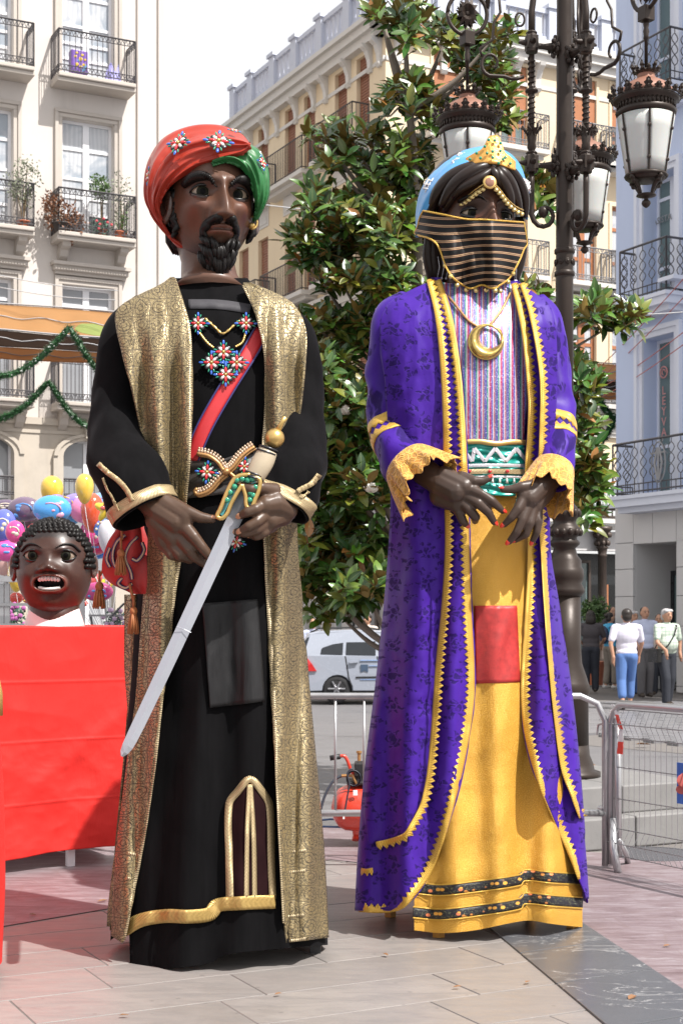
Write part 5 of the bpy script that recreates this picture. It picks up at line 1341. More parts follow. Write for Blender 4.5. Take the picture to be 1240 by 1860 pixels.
def m_damask():
    t = NT('purple_damask'); uv = t.coord('UV'); co = t.coord()
    d = t.n.new('ShaderNodeTexNoise'); t.l.new(uv, d.inputs['Vector']); d.inputs['Scale'].default_value = 5; d.inputs['Detail'].default_value = 3
    p = t.vmath('ADD', uv, t.vmath('SCALE', t.vmath('SUBTRACT', d.outputs['Color'], (.5, .5, .5)), scale=.30))
    def motif(sc, off, petals, r0, r1):
        q = t.vmath('FRACTION', t.vmath('ADD', t.vmath('SCALE', p, scale=sc), off)); x, y, _ = t.sep(t.vmath('SUBTRACT', q, (.5, .5, 0)))
        r = t.math('SQRT', t.math('ADD', t.math('MULTIPLY', x, x), t.math('MULTIPLY', y, y))); a = t.math('ARCTAN2', y, x)
        w_ = t.math('ADD', r0, t.math('MULTIPLY', t.math('COSINE', t.math('MULTIPLY', a, petals)), r1))
        return t.math('MULTIPLY', t.step(t.math('SUBTRACT', r, w_), .03, -.02), t.step(t.math('ABSOLUTE', t.math('SUBTRACT', r, .13)), .012, .035))
    f = t.math('MAXIMUM', motif(1.75, (0, 0, 0), 6, .20, .08), t.math('MAXIMUM', motif(1.75, (.5, .42, 0), 3, .14, .12), t.math('MULTIPLY', motif(4.2, (.3, .1, 0), 2, .13, .14), t.step(t.noise(uv, 2.2, 2), .46, .54))))
    f = t.math('MULTIPLY', f, t.step(t.noise(uv, 9, 3, .7), .34, .5))
    n = t.noise(co, 12, 4, .6)
    c = t.mix(n, (.036, .008, .20), (.066, .018, .31)); c = t.mix(t.math('MULTIPLY', f, .75), c, (.010, .004, .055))
    t.set(col=c, sheen=.12, shr=.35, sht=(.4, .3, 1), spec=.16); t.put(t.b.inputs['Roughness'], t.math('ADD', .46, t.math('MULTIPLY', f, .3)))
    t.bump(t.math('ADD', t.math('MULTIPLY', f, -.6), t.math('MULTIPLY', n, .8)), .3, .006); return t.mat
M['lame'] = m_gold_lame(); M['damask'] = m_damask()
M['zig'] = m_braid('gold_zigzag_trim', (.42, .22, .02), (.82, .52, .10), 30, .3)
M['zig_plain'] = simple('red_sequin_cloth', (.40, .03, .028), .4, var=.6, vs_=22, bump=.4, bs=200)
# gold skirt (closed all round) on its four wooden legs
hemw = curve([(640, 1688), (752, 1690), (800, 1695), (860, 1690), (930, 1676), (960, 1672), (1000, 1678), (1055, 1684), (1075, 1684)])
def skirt(u, v):
    a = u*2*math.pi; py = lerp(880, 1690, v); l, r = WB.l(py), WB.r(py); k = sstep(900, 1650, py)
    l = lerp(l+30, 752, k); r = lerp(r-30, 1057, k); c, h = (l+r)/2, (r-l)/2; x = c-h*math.cos(a)
    if u <= .5:
        y = py+(hemw(x)-1690)*sstep(1500, 1690, py)
        ext = .040*k*math.sin(x*.07+.6)+.02*k*math.sin(x*.031+py*.004)+.018*crease(x*.02+py*.006, py*.006, 2.)
        return wf(x, y, -.02+ext, .4)
    q = P(x, py, WY); q.y = WY+.30*abs(math.sin(a))*(.7+.3*k); q.z = max(q.z, .14); return q
b = MB(); b.grid(skirt, 110, 90, lambda u, v: (u*6, v*8)); b.build('skirt', M['lame'], wom, True)
skf = lambda x, y, o: wf(x, y, -.02+.040*sstep(900, 1650, y)*math.sin(x*.07+.6)+.02*sstep(900, 1650, y)*math.sin(x*.031+y*.004)+.018*crease(x*.02+y*.006, y*.006, 2.)+o, .4)
for px, py in ((797, 1705), (1040, 1690), (709, 1668), (962, 1655)):
    g = G(px, py); b = MB(); b.tube([(g.x, g.y+.03, .0), (g.x, g.y+.05, .17)], [.030, .036], 4, up=(0, 1, 0)); b.build('leg', simple('ochre_wood_leg', (.46, .22, .04), .5) if px == 797 else bpy.data.materials['ochre_wood_leg'], wom)
b = MB(); patch(b, skf, curve([(1090, 860), (1250, 861)]), curve([(1090, 938), (1250, 945)]), 1100, lambda u: 1242-3*u, 16, 20, .004); b.build('red_patch', M['zig_plain'], wom, True, solid=.003)
# flowered black bands round the hem
def m_floral():
    t = NT('flowered_band'); uv = t.coord('UV'); s_ = t.vmath('MULTIPLY', uv, (1, .26, 1)); e = t.voro(s_, 7.0); k = t.voro(s_, 7.0, 'F1', 'Color'); v = t.voro(s_, 26); r_, g_, b_ = t.sep(k)
    c = t.mix(t.step(t.noise(s_, 22, 3, .8), .55, .66), (.012, .012, .018), (.16, .17, .09)); c = t.mix(t.math('MULTIPLY', t.step(e, .34, .24), t.step(r_, .25, .3)), c, t.mix(g_, (.70, .17, .08), (.80, .42, .06)))
    c = t.mix(t.math('MULTIPLY', t.step(v, .25, .15), .6), c, (.30, .32, .16)); t.set(col=c, rough=.5); return t.mat
M['floral'] = m_floral()
for ys in ([(754, 1613), (800, 1617), (860, 1611), (946, 1598), (952, 1590), (1000, 1594), (1056, 1597)], [(750, 1657), (800, 1661), (860, 1655), (946, 1641), (952, 1632), (1000, 1636), (1058, 1640)]):
    b = MB(); ribbon(b, skf, ys, 19, .010, 80, rows=3); fb_ = b.build('flowered_band', M['floral'], wom, True, solid=.003)
    for d in (-10, 10):
        b = MB(); ribbon(b, skf, [(x, y+d) for x, y in ys], 2.4, .014, 80); b.build('band_edging', M['zig'], fb_, True)
# striped bodice
def m_stripe():
    t = NT('glitter_stripes'); uv = t.coord('UV'); u, v, _ = t.sep(uv)
    f = t.math('FRACT', t.math('MULTIPLY', u, 5.0))
    c = t.ramp(f, [(0, (.10, .045, .32)), (.16, (.02, .20, .16)), (.30, (.50, .48, .52)), (.40, (.40, .03, .10)), (.58, (.10, .07, .38)), (.72, (.45, .44, .50)), (.82, (.42, .05, .12)), (.92, (.05, .16, .22))], 'CONSTANT')
    g = t.noise(t.coord(), 300, 1, .5); c = t.mix(t.math('MULTIPLY', t.step(g, .60, .68), .8), c, (.85, .85, .9))
    t.set(col=c, metal=.25, rough=.34); t.bump(t.math('ADD', t.math('ABSOLUTE', t.math('SUBTRACT', f, .5)), g), .3, .004); return t.mat
M['stripe'] = m_stripe()
b = MB(); patch(b, wf, curve([(505, 792), (560, 812), (640, 832), (740, 842), (810, 842)]), curve([(505, 934), (560, 940), (640, 952), (740, 955), (810, 950)]), lambda u: 512+6*math.sin(u*3.14), 806, 36, 50, .012, lambda u, v: .018*math.sin(v*3.1)*math.sin(u*3.14)); b.build('striped_bodice', M['stripe'], wom, True, solid=.004)
# teal belt
M['teal'] = simple('teal_satin', (.012, .30, .25), .26, .2, var=.35, vs_=14, coat=.3); M['silver'] = simple('silver_braid', (.56, .54, .58), .35, .6, var=.35, vs_=120, bump=.5, bs=250)
wb_ = lambda x, y, o: wf(x, y, o+.02, .2)
b = MB(); patch(b, wb_, lambda y: 838, lambda y: 952, 804, 900, 24, 40, .0, lambda u, v: .006*math.sin(v*40+2*math.sin(u*6))+.004*math.sin(u*20+v*17)); belt = b.build('belt', M['teal'], wom, True, solid=.005)
b = MB(); ribbon(b, wb_, [(836, 803), (870, 802), (900, 806), (930, 803), (954, 804)], 9, .012, 30, bulge=.012); b.build('belt_roll', M['gold'], belt, True)
b = MB(); zz = [(842, 818), (857, 838)]
for i in range(6): zz.append((842+19*(i+1), 814 if i % 2 == 0 else 838))
for (x0, y0), (x1, y1) in zip(zz[1:], zz[2:]): ribbon(b, wb_, [(x0, y0), (x1, y1)], 6.5, .012, 8)
ribbon(b, wb_, zz[:2], 6.5, .012, 8); b.build('belt_zigzag', M['silver'], belt, True)
for y, w_, mm in ((845, 6, 'silver'), (856, 9, 'pale_braid'), (866, 4, 'silver')):
    b = MB(); ribbon(b, wb_, [(840, y+1), (900, y), (952, y+1)], w_, .012, 30); b.build('belt_braid', M[mm], belt, True)
b = MB()
for x in (852, 889, 921): b.ell(wb_(x, 856, .022), .010, 8, 6)
b.build('red_stone', M['gem_red'], belt, True); b = MB()
for x, y in ((860, 822), (880, 834), (900, 820), (918, 836), (935, 822), (846, 828)): b.ell(wb_(x, y, .014), .005, 6, 5)
for x in range(868, 950, 13): b.tube([wb_(x, 869, .016), wb_(x, 878, .018)], [.004, .008], 6)
b.build('belt_bead', M['gem_clear'], belt, True, kind='stuff')
# purple coat: inner long layer, outer shorter layer, back
I_L = curve([(505, 800), (560, 818), (640, 833), (750, 844), (880, 850), (1000, 853), (1100, 856), (1190, 861), (1260, 862), (1340, 852), (1420, 836), (1500, 814), (1560, 793), (1610, 768), (1645, 735), (1656, 700)])
I_R = curve([(512, 926), (560, 938), (640, 951), (750, 958), (860, 952), (950, 957), (1050, 956), (1150, 950), (1250, 945), (1320, 949), (1400, 968), (1480, 1000), (1560, 1034), (1625, 1060)])
O_L = curve([(505, 782), (560, 796), (640, 806), (750, 812), (900, 815), (1000, 816), (1100, 810), (1200, 800), (1300, 793), (1400, 784), (1460, 772), (1495, 755), (1515, 738), (1535, 690)])
O_R = curve([(512, 942), (560, 958), (640, 974), (700, 981), (800, 979), (900, 976), (1000, 982), (1100, 988), (1200, 996), (1300, 1006), (1400, 1020), (1450, 1038), (1490, 1054)])
eL = lambda y: WB.l(y)-1; eR = lambda y: WB.r(y)+1
WC = Body(WY, [(505, 745, 985, .10), (530, 700, 1010, .17), (555, 660, 1035, .24), (600, 648, 1050, .31), (700, 655, 1052, .35), (800, 662, 1040, .365), (900, 682, 1022, .365), (1000, 700, 1004, .36),
               (1100, 700, 1012, .37), (1250, 684, 1034, .39), (1400, 665, 1050, .41), (1550, 653, 1061, .43), (1650, 648, 1067, .44), (1710, 648, 1067, .44)], wfold)
def pf(px, py): return (1+1.1*sstep(820, 1250, py))*.038*math.sin(px*.078+.8*math.sin(py*.005))*sstep(620, 900, py)+.016*crease(px*.022, py*.0045, 3.)+.010*crease(px*.03+py*.015, py*.022-px*.01, 6.)
def ic(x, y, o): return WC.front(x, y, o+.018+.6*pf(x, y), .6)
def oc(x, y, o): return WC.front(x, y, o+.040+.6*pf(x, y)+.010*(1+math.sin(x*.05+y*.004)), .6)
ib = curve([(640, 1655), (700, 1655), (735, 1648), (770, 1612), (795, 1560), (840, 1420)])
b = MB(); patch(b, ic, lambda y: max(eL(y), 700 if y < 900 else 0), I_L, 506, 1654, 60, 150); b.build('coat_panel', M['damask'], wom, True, solid=-.008)
b = MB(); patch(b, ic, I_R, eR, 512, 1632, 44, 150); b.build('coat_panel', M['damask'], wom, True, solid=-.008)
b = MB(); patch(b, oc, lambda y: max(eL(y), 690 if y < 900 else 0) if y < 1450 else lerp(eL(y), 668, sstep(1450, 1535, y)), O_L, 506, 1533, 54, 150); b.build('coat_overlay', M['damask'], wom, True, solid=-.008)
b = MB(); patch(b, oc, O_R, lambda y: min(eR(y), 1012) if y < 900 else eR(y), 512, 1488, 40, 150); b.build('coat_overlay', M['damask'], wom, True, solid=-.008)
b = MB()
def wback(u, v):
    py = lerp(508, 1640, v); l, r = WB.l(py)-1, WB.r(py)+1; a = math.pi*u; q = P((l+r)/2-(r-l)/2*math.cos(a), py, WY); q.y = WY+(WB.b(py)+.02)*math.sin(a)*(1+.05*math.sin(u*50)); return q
b.grid(wback, 50, 60, lambda u, v: (u*5, v*11)); b.build('coat_back', M['damask'], wom, True, solid=.01)
# gold trims with sawtooth edges
def zigtrim(fn, cv, y0, y1, side, extra=[], w_=11):
    b = MB(); ribbon(b, fn, [(cv(y), y) for y in [lerp(y0, y1, i/24) for i in range(25)]]+extra, w_, .010, 60, 6.5, side, 3, .003, 11.5); return b.build('zigzag_trim', M['zig'], wom, True, solid=.003)
ic2 = lambda x, y, o: ic(x, y, o+.004); oc2 = lambda x, y, o: oc(x, y, o+.013)
zigtrim(ic2, lambda y: I_L(y)-6, 508, 1640, 1, [(718, 1650), (690, 1653), (651, 1651)]); zigtrim(ic2, lambda y: I_R(y)+6, 514, 1596, -1)
zigtrim(oc2, lambda y: O_L(y)-4, 507, 1505, -1, [(735, 1518), (712, 1527), (683, 1534)], 10); zigtrim(oc2, lambda y: O_R(y)+4, 514, 1485, 1 if 0 else -1, [], 9)
b = MB(); ribbon(b, ic2, [(655, 1580), (664, 1582), (677, 1580)], 8, .022, 8, 6, 1, 3, .003, 8); b.build('zigzag_trim', M['zig'], wom, True)
# sleeves with gathered shoulders, zigzag band, lace frill
for pts, sd in (([(738, 548, 7.94, 24), (715, 575, 7.90, 36), (705, 640, 7.86, 36), (703, 720, 7.80, 37), (712, 785, 7.70, 40), (730, 835, 7.58, 43), (757, 868, 7.50, 44)], 5),
                ([(968, 552, 7.94, 24), (990, 585, 7.90, 30), (1003, 660, 7.86, 31), (1008, 735, 7.80, 33), (1010, 790, 7.70, 34), (1008, 835, 7.58, 33), (1000, 872, 7.50, 34)], 8)):
    b = MB(); sleeve(b, pts, 54, 36, .085, sd); b.build('sleeve', M['damask'], wom, True, solid=.01)
    sleeve_band('cuff_trim', M['zig'], wom, b.v, 36.5, 38.8, 1.03, 36, 1.0); sleeve_band('cuff_trim', M['zig'], wom, b.v, 42.5, 41.0, 1.03, 36, -.9)
def m_lace():
    t = NT('orange_lace'); co = t.coord(); v = t.voro(co, 34, 'DISTANCE_TO_EDGE'); n = t.noise(co, 14, 4, .7); f = t.noise(co, 160, 2)
    c = t.mix(t.step(v, .12, .02), (.50, .22, .022), (.86, .43, .06)); c = t.mix(t.math('MULTIPLY', t.step(n, .5, .62), .7), c, (.90, .48, .09)); t.set(col=c, rough=.6, sheen=.3); t.bump(t.math('ADD', t.math('ADD', n, f), t.step(v, .12, .02)), .6, .008); return t.mat
M['lace'] = m_lace()
def frill(a, c, r0, r1, L, seed, lob=7):
    A, C = P(*a), P(*c); d = (C-A).normalized(); x = d.cross(Vector((0, -1, 0))).normalized(); y = x.cross(d); rnd = random.Random(seed); ph = rnd.random()*6
    b = MB()
    def fn(u, v):
        an = u*2*math.pi; w_ = v**1.2
        r = lerp(r0, r1, v**.7)*(1+.13*w_*math.sin(lob*an+ph)+.06*w_*math.sin(lob*2.3*an+1)); l = L*v*(1+.14*math.sin(2*an+ph)*v)+.012*w_*math.sin(lob*3*an)+.02*v*math.sin(lob*an+ph+1.2)
        return A+d*l+(x*math.cos(an)+y*math.sin(an))*r
    b.grid(fn, 160, 24); return b.build('lace_cuff', M['lace'], wom, True, solid=.004)
k = 7.5/F
frill((738, 842, 7.54), (785, 890, 7.44), 46*k, 66*k, 72*k, 1); frill((1006, 848, 7.54), (990, 900, 7.44), 36*k, 50*k, 74*k, 3, 6)
# hands with red nails
RN = simple('red_nail', (.66, .04, .02), .2, coat=.7)
hand('hand', M['skin_hand2'], wom, 7.40,
     [[(772, 858, .10, 26), (800, 878, .03, 24), (828, 893, -.01, 23)], [(800, 900, .06, 22), (830, 915, .01, 17)], [(806, 868, .03, 22), (842, 885, -.02, 18)]],
     [([(838, 868, .0, 13), (860, 874, -.03, 10), (874, 874, -.03, 8.5), (888, 869, -.03, 6.5)], (0, -.7, 1)), ([(850, 888, -.02, 13), (874, 898, -.05, 9.5), (893, 910, -.05, 8.5), (912, 928, -.03, 6)], (.5, -.8, .5)),
      ([(846, 902, -.01, 13), (868, 914, -.05, 9.5), (886, 930, -.04, 8.5), (897, 949, -.02, 6)], (.5, -.8, .4)), ([(836, 912, .0, 12), (850, 924, -.03, 9.5), (863, 939, -.01, 9), (862, 946, .03, 7)], None),
      ([(822, 915, .03, 11), (834, 932, .0, 9), (840, 946, .01, 8.5), (846, 953, .03, 6)], (.3, -.6, -.3))], RN)
hand('hand', M['skin_hand2'], wom, 7.40,
     [[(998, 868, .08, 23), (978, 886, .02, 21), (960, 905, -.02, 19)], [(990, 890, .07, 20), (970, 918, .02, 17)], [(975, 880, .02, 19), (950, 900, -.03, 13)]],
     [([(968, 882, -.02, 12), (946, 884, -.05, 9.5), (930, 889, -.05, 8.5), (913, 889, -.05, 6.5)], (-.2, -.6, 1)), ([(950, 905, -.03, 12), (940, 924, -.06, 9), (928, 940, -.06, 8), (915, 953, -.04, 6)], (-.5, -.9, .2)),
      ([(958, 918, -.02, 11.5), (948, 944, -.05, 9), (938, 966, -.05, 8), (924, 984, -.03, 6)], (-.4, -.9, .1)), ([(966, 922, .0, 11), (962, 950, -.03, 8.5), (954, 970, -.02, 8), (935, 981, .01, 6)], (-.3, -.9, .0)),
      ([(975, 920, .03, 10.5), (977, 946, .0, 8.5), (974, 966, .0, 7.5), (966, 984, .02, 5.5)], (-.3, -.9, -.1))], RN)
# crescent moon on a chain
chf = lambda x, y, o: wf(x, y, o+.035, .2)
b = MB(); n = 40; vs_ = []
oc_, r1, r2 = (882, 621), 32, 20; ic_ = (890, 612)
for i in range(n+1):
    t = R(-52)+R(344-20)*i/n-R(0); a = -t
    a = R(60)-R(300)*i/n-R(10)
    px, py = oc_[0]+r1*math.cos(a), oc_[1]-r1*math.sin(a); qx, qy = ic_[0]+r2*math.cos(a), ic_[1]-r2*math.sin(a)
    for k_ in range(9):
        t = k_/8; x, y = lerp(px, qx, t), lerp(py, qy, t); vs_.append(chf(x, y, .012+.030*math.sin(t*math.pi)*min(1, math.hypot(px-qx, py-qy)/12)))
b.add(vs_, [(9*i+k_, 9*i+9+k_, 9*i+10+k_, 9*i+k_+1) for i in range(n) for k_ in range(8)])
b.tube([chf(oc_[0]+31*math.cos(t/30*6.283), oc_[1]+31*math.sin(t/30*6.283), .012) for t in range(30)], .006, 6, closed=True)
moon = b.build('moon_pendant', simple('hammered_brass', (.60, .44, .14), .24, .85, bump=.8, bs=28), wom, True, solid=.008)
b = MB()
for pts in ([(800, 522), (825, 552), (850, 582), (868, 594)], [(926, 532), (912, 560), (896, 582), (890, 590)]):
    q = poly(pts, 44); b.tube([chf(x, y, .0) for x, y in q], [.0052+.0028*(i % 2) for i in range(45)], 6)
b.build('chain', M['bronze'], moon, True)
# ---- head: face above the veil
HW = Head(858, 392, 7.97, .222, .25, .345, R(18), .30)
HW.skin = (.072, .030, .018)
HW.bumps = [lambda x, z: .014*ga(abs(x), z, .42, .24, .3, .09), lambda x, z: -.034*ga(abs(x), z, .44, .05, .24, .12),
            lambda x, z: (.020+.06*sstep(.2, -.25, z))*math.exp(-(x/(.10+.07*sstep(.1, -.3, z)))**2)*sstep(-.4, -.3, z)*sstep(.4, .15, z), lambda x, z: .02*ga(abs(x), z, .55, -.14, .22, .14)]
HW.paints = [lambda x, z: (.6*ga(abs(x), z, .55, -.10, .25, .16), (.24, .085, .055)), lambda x, z: (.55*ga(x, z, 0, 0, .09, .3), (.22, .12, .09)), lambda x, z: (.75*ga(abs(x), z, .44, .14, .27, .09), (.020, .016, .018))]
HW.build('head', M['skin'], wom, neck=[(850, 470, 7.98, 48), (856, 505, 7.96, 46), (860, 540, 7.94, 60)])
for fx in (-.42, .42): eye(HW, fx, .052, .048, wom, (.05, -.12), up=(1, .34), lo=.42, lidc=M['skin_lid2'], prot=.64)
brow(HW, [(-.72, .22), (-.5, .28), (-.3, .27), (-.13, .20)], .013, M['hair'], wom); brow(HW, [(.72, .22), (.5, .28), (.3, .27), (.13, .20)], .013, M['hair'], wom)
# hair: waves over the forehead and long locks behind the cheek
b = MB()
def strand(pts, r, Y0=7.70):
    q = poly(pts, 18); b.tube([P(x, y, Y) for x, y, Y in q], [r*7.8/F*(math.sin((.08+.84*i/18)*math.pi))**.5 for i in range(19)], 9, True, .8)
for pts, r in (([(900, 300, 7.74), (872, 305, 7.70), (845, 318, 7.70), (820, 340, 7.73), (800, 375, 7.78)], 15), ([(892, 297, 7.76), (855, 305, 7.74), (820, 322, 7.76), (795, 350, 7.80), (780, 390, 7.86)], 17),
               ([(895, 305, 7.71), (878, 318, 7.68), (858, 330, 7.68), (838, 342, 7.70), (822, 358, 7.74)], 11), ([(888, 303, 7.71), (868, 312, 7.69), (842, 330, 7.71), (826, 348, 7.74), (806, 385, 7.80)], 12),
               ([(895, 300, 7.74), (912, 312, 7.71), (925, 330, 7.74), (935, 355, 7.80), (944, 385, 7.86)], 14), ([(900, 300, 7.72), (908, 318, 7.69), (918, 336, 7.71), (926, 358, 7.75), (930, 380, 7.80)], 11),
               ([(904, 298, 7.76), (924, 308, 7.76), (940, 330, 7.82), (950, 360, 7.88), (952, 395, 7.92)], 14), ([(890, 296, 7.74), (896, 310, 7.69), (905, 325, 7.69), (912, 340, 7.71)], 9)): strand(pts, r)
for k_ in range(9):
    x = 782+4*(k_ % 3)+3*k_; strand([(x-8, 395, 7.92), (x-2, 430, 7.90), (x-4+3*(k_ % 2), 465, 7.92), (x+2, 505, 7.95), (x+4, 528, 7.98)], 12)
for k_ in range(4): strand([(945-5*k_, 395, 7.95), (948-6*k_, 430, 7.95), (944-5*k_, 470, 7.97), (936-4*k_, 510, 7.98)], 11)
b.ell(P(858, 365, 8.02), (.27, .22, .27), 24, 16); b.build('hair', M['hair_brown'], wom, True)
# blue headscarf
M['scarf'] = None
def m_scarf():
    t = NT('painted_blue_scarf'); co = t.coord(); n = t.noise(co, 6, 4, .6); c = t.mix(n, (.035, .22, .55), (.11, .40, .74)); t.set(col=c, rough=.42, coat=.1); t.bump(n, .15, .02); return t.mat
M['scarf'] = m_scarf()
inn = [(757, 432), (768, 405), (788, 370), (812, 335), (840, 312), (868, 300), (900, 297), (922, 305), (940, 330), (950, 362), (955, 400)]
out = [(755, 425), (755, 385), (764, 345), (786, 312), (818, 284), (850, 271), (890, 266), (925, 278), (946, 303), (957, 345), (960, 385)]
b = MB(); wrap(b, inn, out, 120, 56, lambda u: lerp(7.95, 7.74, math.sin(u*math.pi)), 8.0, .03, 3.4, .011, .5, 8.28); b.build('headscarf', M['scarf'], wom, True, solid=.008)
b = MB(); b.ell(P(858, 352, 8.1), (.26, .2, .22), 24, 14); b.build('headscarf_crown', M['scarf'], wom, True)
M['knotwhite'] = simple('painted_white_knot', (.66, .64, .64), .4); M['knotred'] = simple('painted_dark_red', (.22, .02, .03), .4)
def knot(px, py, Y, sx_, sy_, rot, nn):
    c = P(px, py, Y); n_ = Vector(nn).normalized(); y = (Vector((math.sin(rot), 0, math.cos(rot)))); y = (y-n_*y.dot(n_)).normalized(); x = y.cross(n_); b = MB()
    for i in (-1, 0, 1):
        for (d, e) in ((x+y, x-y), (x-y, x+y)):
            d, e = d.normalized(), e.normalized(); L = 1.0 if i == 0 else .72
            b.tube([c+e*i*.022*sx_-d*.036*L*sy_+n_*.006, c+e*i*.022*sx_+n_*.012, c+e*i*.022*sx_+d*.036*L*sy_+n_*.006], .0052, 6)
    o = b.build('scarf_knot', M['knotwhite'], wom, True); b = MB()
    for i, j in ((-.5, .5), (.5, -.5), (.5, .5), (-.5, -.5)): b.ell(c+(x*i+y*j)*.03+n_*.004, .010, 8, 6)
    b.build('scarf_dot', M['knotred'], o, True)
knot(781, 338, 7.865, 1.1, 1.2, -.4, (-.7, -1, .4)); knot(832, 297, 7.79, 1.1, 1.1, -.9, (-.3, -1, .8)); knot(954, 338, 7.90, .7, 1.2, .2, (1, -.8, .2)); knot(838, 284, 7.90, .9, .6, -1.2, (-.2, -.8, 1)) 
# tiara
M['tiara'] = simple('orange_gold_tiara', (.66, .34, .08), .38, .45, var=.3, vs_=40, bump=.7, bs=70)
TT = [(846, 287), (845, 298), (870, 296), (900, 297), (926, 305), (932, 300), (936, 293), (922, 284), (913, 268), (908, 249), (898, 245), (888, 247), (880, 262), (868, 276)]
b = MB(); tf = lambda x, y, o=0: P(x, y, 7.675+abs((x-890)/48)**2*.07+(300-y)*.0008-o)
top = curve([(845, 287), (862, 277), (872, 272), (880, 262), (886, 249), (893, 246), (905, 247), (911, 260), (916, 275), (926, 284), (936, 293)]); bot = curve([(845, 299), (870, 296), (900, 297), (920, 303), (936, 309)])
b.grid(lambda u, v: tf(lerp(845, 936, u), lerp(bot(lerp(845, 936, u)), top(lerp(845, 936, u)), v)), 50, 12); tia = b.build('tiara', M['tiara'], wom, True, solid=.012)
b = MB()
for x, y in ((853, 289), (865, 278), (872, 287), (880, 266), (884, 278), (887, 254), (894, 275), (894, 286), (898, 255), (908, 260), (908, 274), (913, 289), (917, 286), (926, 297), (905, 296)): b.ell(tf(x, y, .016), (.0085, .007, .0085), 9, 6)
b.build('green_stone', M['gem_green'], tia, True, kind='stuff')
# forehead chain of coins with a cameo
fcn = lambda x, y: P(x, y, 7.66+abs((x-888)/70)**2*.19)
b = MB(); cn = MB(); chL = poly([(787, 361), (800, 368), (820, 371), (842, 365), (862, 350), (880, 338)], 26); chR = poly([(897, 338), (908, 350), (920, 366), (936, 380), (950, 387)], 18)
for q in (chL, chR):
    b.tube([fcn(x, y) for x, y in q], [.003+.0015*(i % 2) for i in range(len(q))], 6)
    b.tube([fcn(x, y-5) for x, y in q], [.003+.0015*(i % 2) for i in range(len(q))], 5)
    for i in range(1, len(q)-1, 2): p = fcn(q[i][0], q[i][1]+5); cn.lathe(p+Vector((0, -.012, 0)), [(.0, 0), (.0125, 0), (.0125, .004), (.0, .005)], 12, (-.15, -1, .2), False)
fc = b.build('forehead_chain', M['gold'], wom, True); cn.build('chain_coins', simple('gold_coin', (.60, .46, .20), .28, .8, bump=.6, bs=90), fc, True, kind='stuff')
b = MB(); c = fcn(888, 333); b.lathe(c, [(.030, 0), (.036, .008), (.036, .016), (.028, .018)], 20, (.1, -1, .15)); b.build('cameo_frame', M['gold'], fc, True)
b = MB(); b.ell(c+Vector((0, -.018, 0)), (.025, .010, .026), 14, 8); b.build('cameo', simple('brown_cameo', (.30, .14, .09), .2, var=.5, vs_=40, coat=.7), fc, True)
# striped veil with gold edging and hanging coins
def m_veil():
    t = NT('striped_veil'); uv = t.coord('UV'); u, v, _ = t.sep(uv); co = t.coord()
    f = t.math('FRACT', t.math('MULTIPLY', v, 7.6)); c = t.ramp(f, [(0, (.004, .004, .0045)), (.50, (.04, .012, .010)), (.56, (.42, .26, .15)), (.66, (.02, .008, .008)), (.74, (.50, .34, .20)), (.83, (.05, .014, .012)), (.92, (.006, .006, .006))], 'CONSTANT')
    t.set(col=c, rough=.5, metal=.1, spec=.25); t.bump(t.noise(co, 120, 2), .2, .003); return t.mat
M['veil'] = m_veil()
VL = curve([(380, 770), (395, 762), (412, 758), (426, 754), (430, 772), (440, 790), (455, 799), (475, 806), (495, 815), (510, 828), (521, 845)])
VR = curve([(380, 951), (404, 951), (430, 955), (445, 956), (452, 951), (470, 944), (490, 934), (508, 922), (521, 902)])
def vf(x, y, o=0):
    t = (x-858)/104; d = .26*math.sqrt(max(0, 1-min(1, abs(t))**2.2)); yy = (y-385)/135
    d += .055*math.exp(-((x-889-(y-400)*.05)/17)**2)*(1-.5*yy)*sstep(380, 410, y)+.022*math.sin((x-889)*.16)*yy+.03*yy*math.sin((x-889)*.075+1)+.012*crease(x*.03, y*.006, 3.)*sstep(385, 430, y)
    d += .010*math.sin(y*.09+abs(x-889)*.07)*(1-abs(t))-.02*yy
    return P(x, y+0*yy, 7.93-d-o)
vt = curve([(0, 383), (.22, 390), (.45, 398), (.62, 399), (1, 404)]); 
def vpos(u, v):
    yb = lerp(426, 450, u); y = lerp(383, 521, v); 
    y = lerp(vt(u), 521+3*math.sin(u*9), v); return lerp(VL(max(y, 383)), VR(max(y, 383)), u), y
b = MB(); b.grid(lambda u, v: vf(*vpos(u, v)), 90, 60, lambda u, v: (vpos(u, v)[0]/100, -(vpos(u, v)[1]+10*math.cos((vpos(u, v)[0]-889)*.036)*(.25+.75*v)+.05*abs(vpos(u, v)[0]-889))/100)); vl = b.build('veil', M['veil'], wom, True, solid=.003)
b = MB()
for q in ([vpos(i/40, 0) for i in range(41)], [vpos(0, i/40) for i in range(41)]+[vpos(i/20, 1) for i in range(21)]+[vpos(1, 1-i/40) for i in range(41)]): b.tube([vf(x, y, .004) for x, y in q], .0055, 6)
b.build('veil_edging', M['zig'], vl, True)
for x, y in ((808, 483), (818, 502), (830, 518), (846, 527), (864, 528), (882, 527), (899, 528), (908, 529), (931, 497), (922, 512)): b = MB(); b.lathe(vf(x, y, .004), [(.0, 0), (.0125, 0), (.0125, .004), (0, .005)], 12, (0.1, -1, .1), False); b.build('coin', bpy.data.materials['gold_coin'], vl, True)
b = MB()
for x in (795, 803, 811, 818): b.tube([P(x, 466+(x-795)*.4, 7.86), P(x+3, 485, 7.85), P(x-1, 504, 7.86)], .0022, 4); b.ell(P(x-1, 506, 7.86), .007, 7, 5)
for x in (934, 937): b.tube([P(x, 470, 7.9), P(x, 508, 7.9)], .0022, 4); b.ell(P(x, 510, 7.9), .006, 7, 5)
b.build('earring', M['silver'], wom, True)
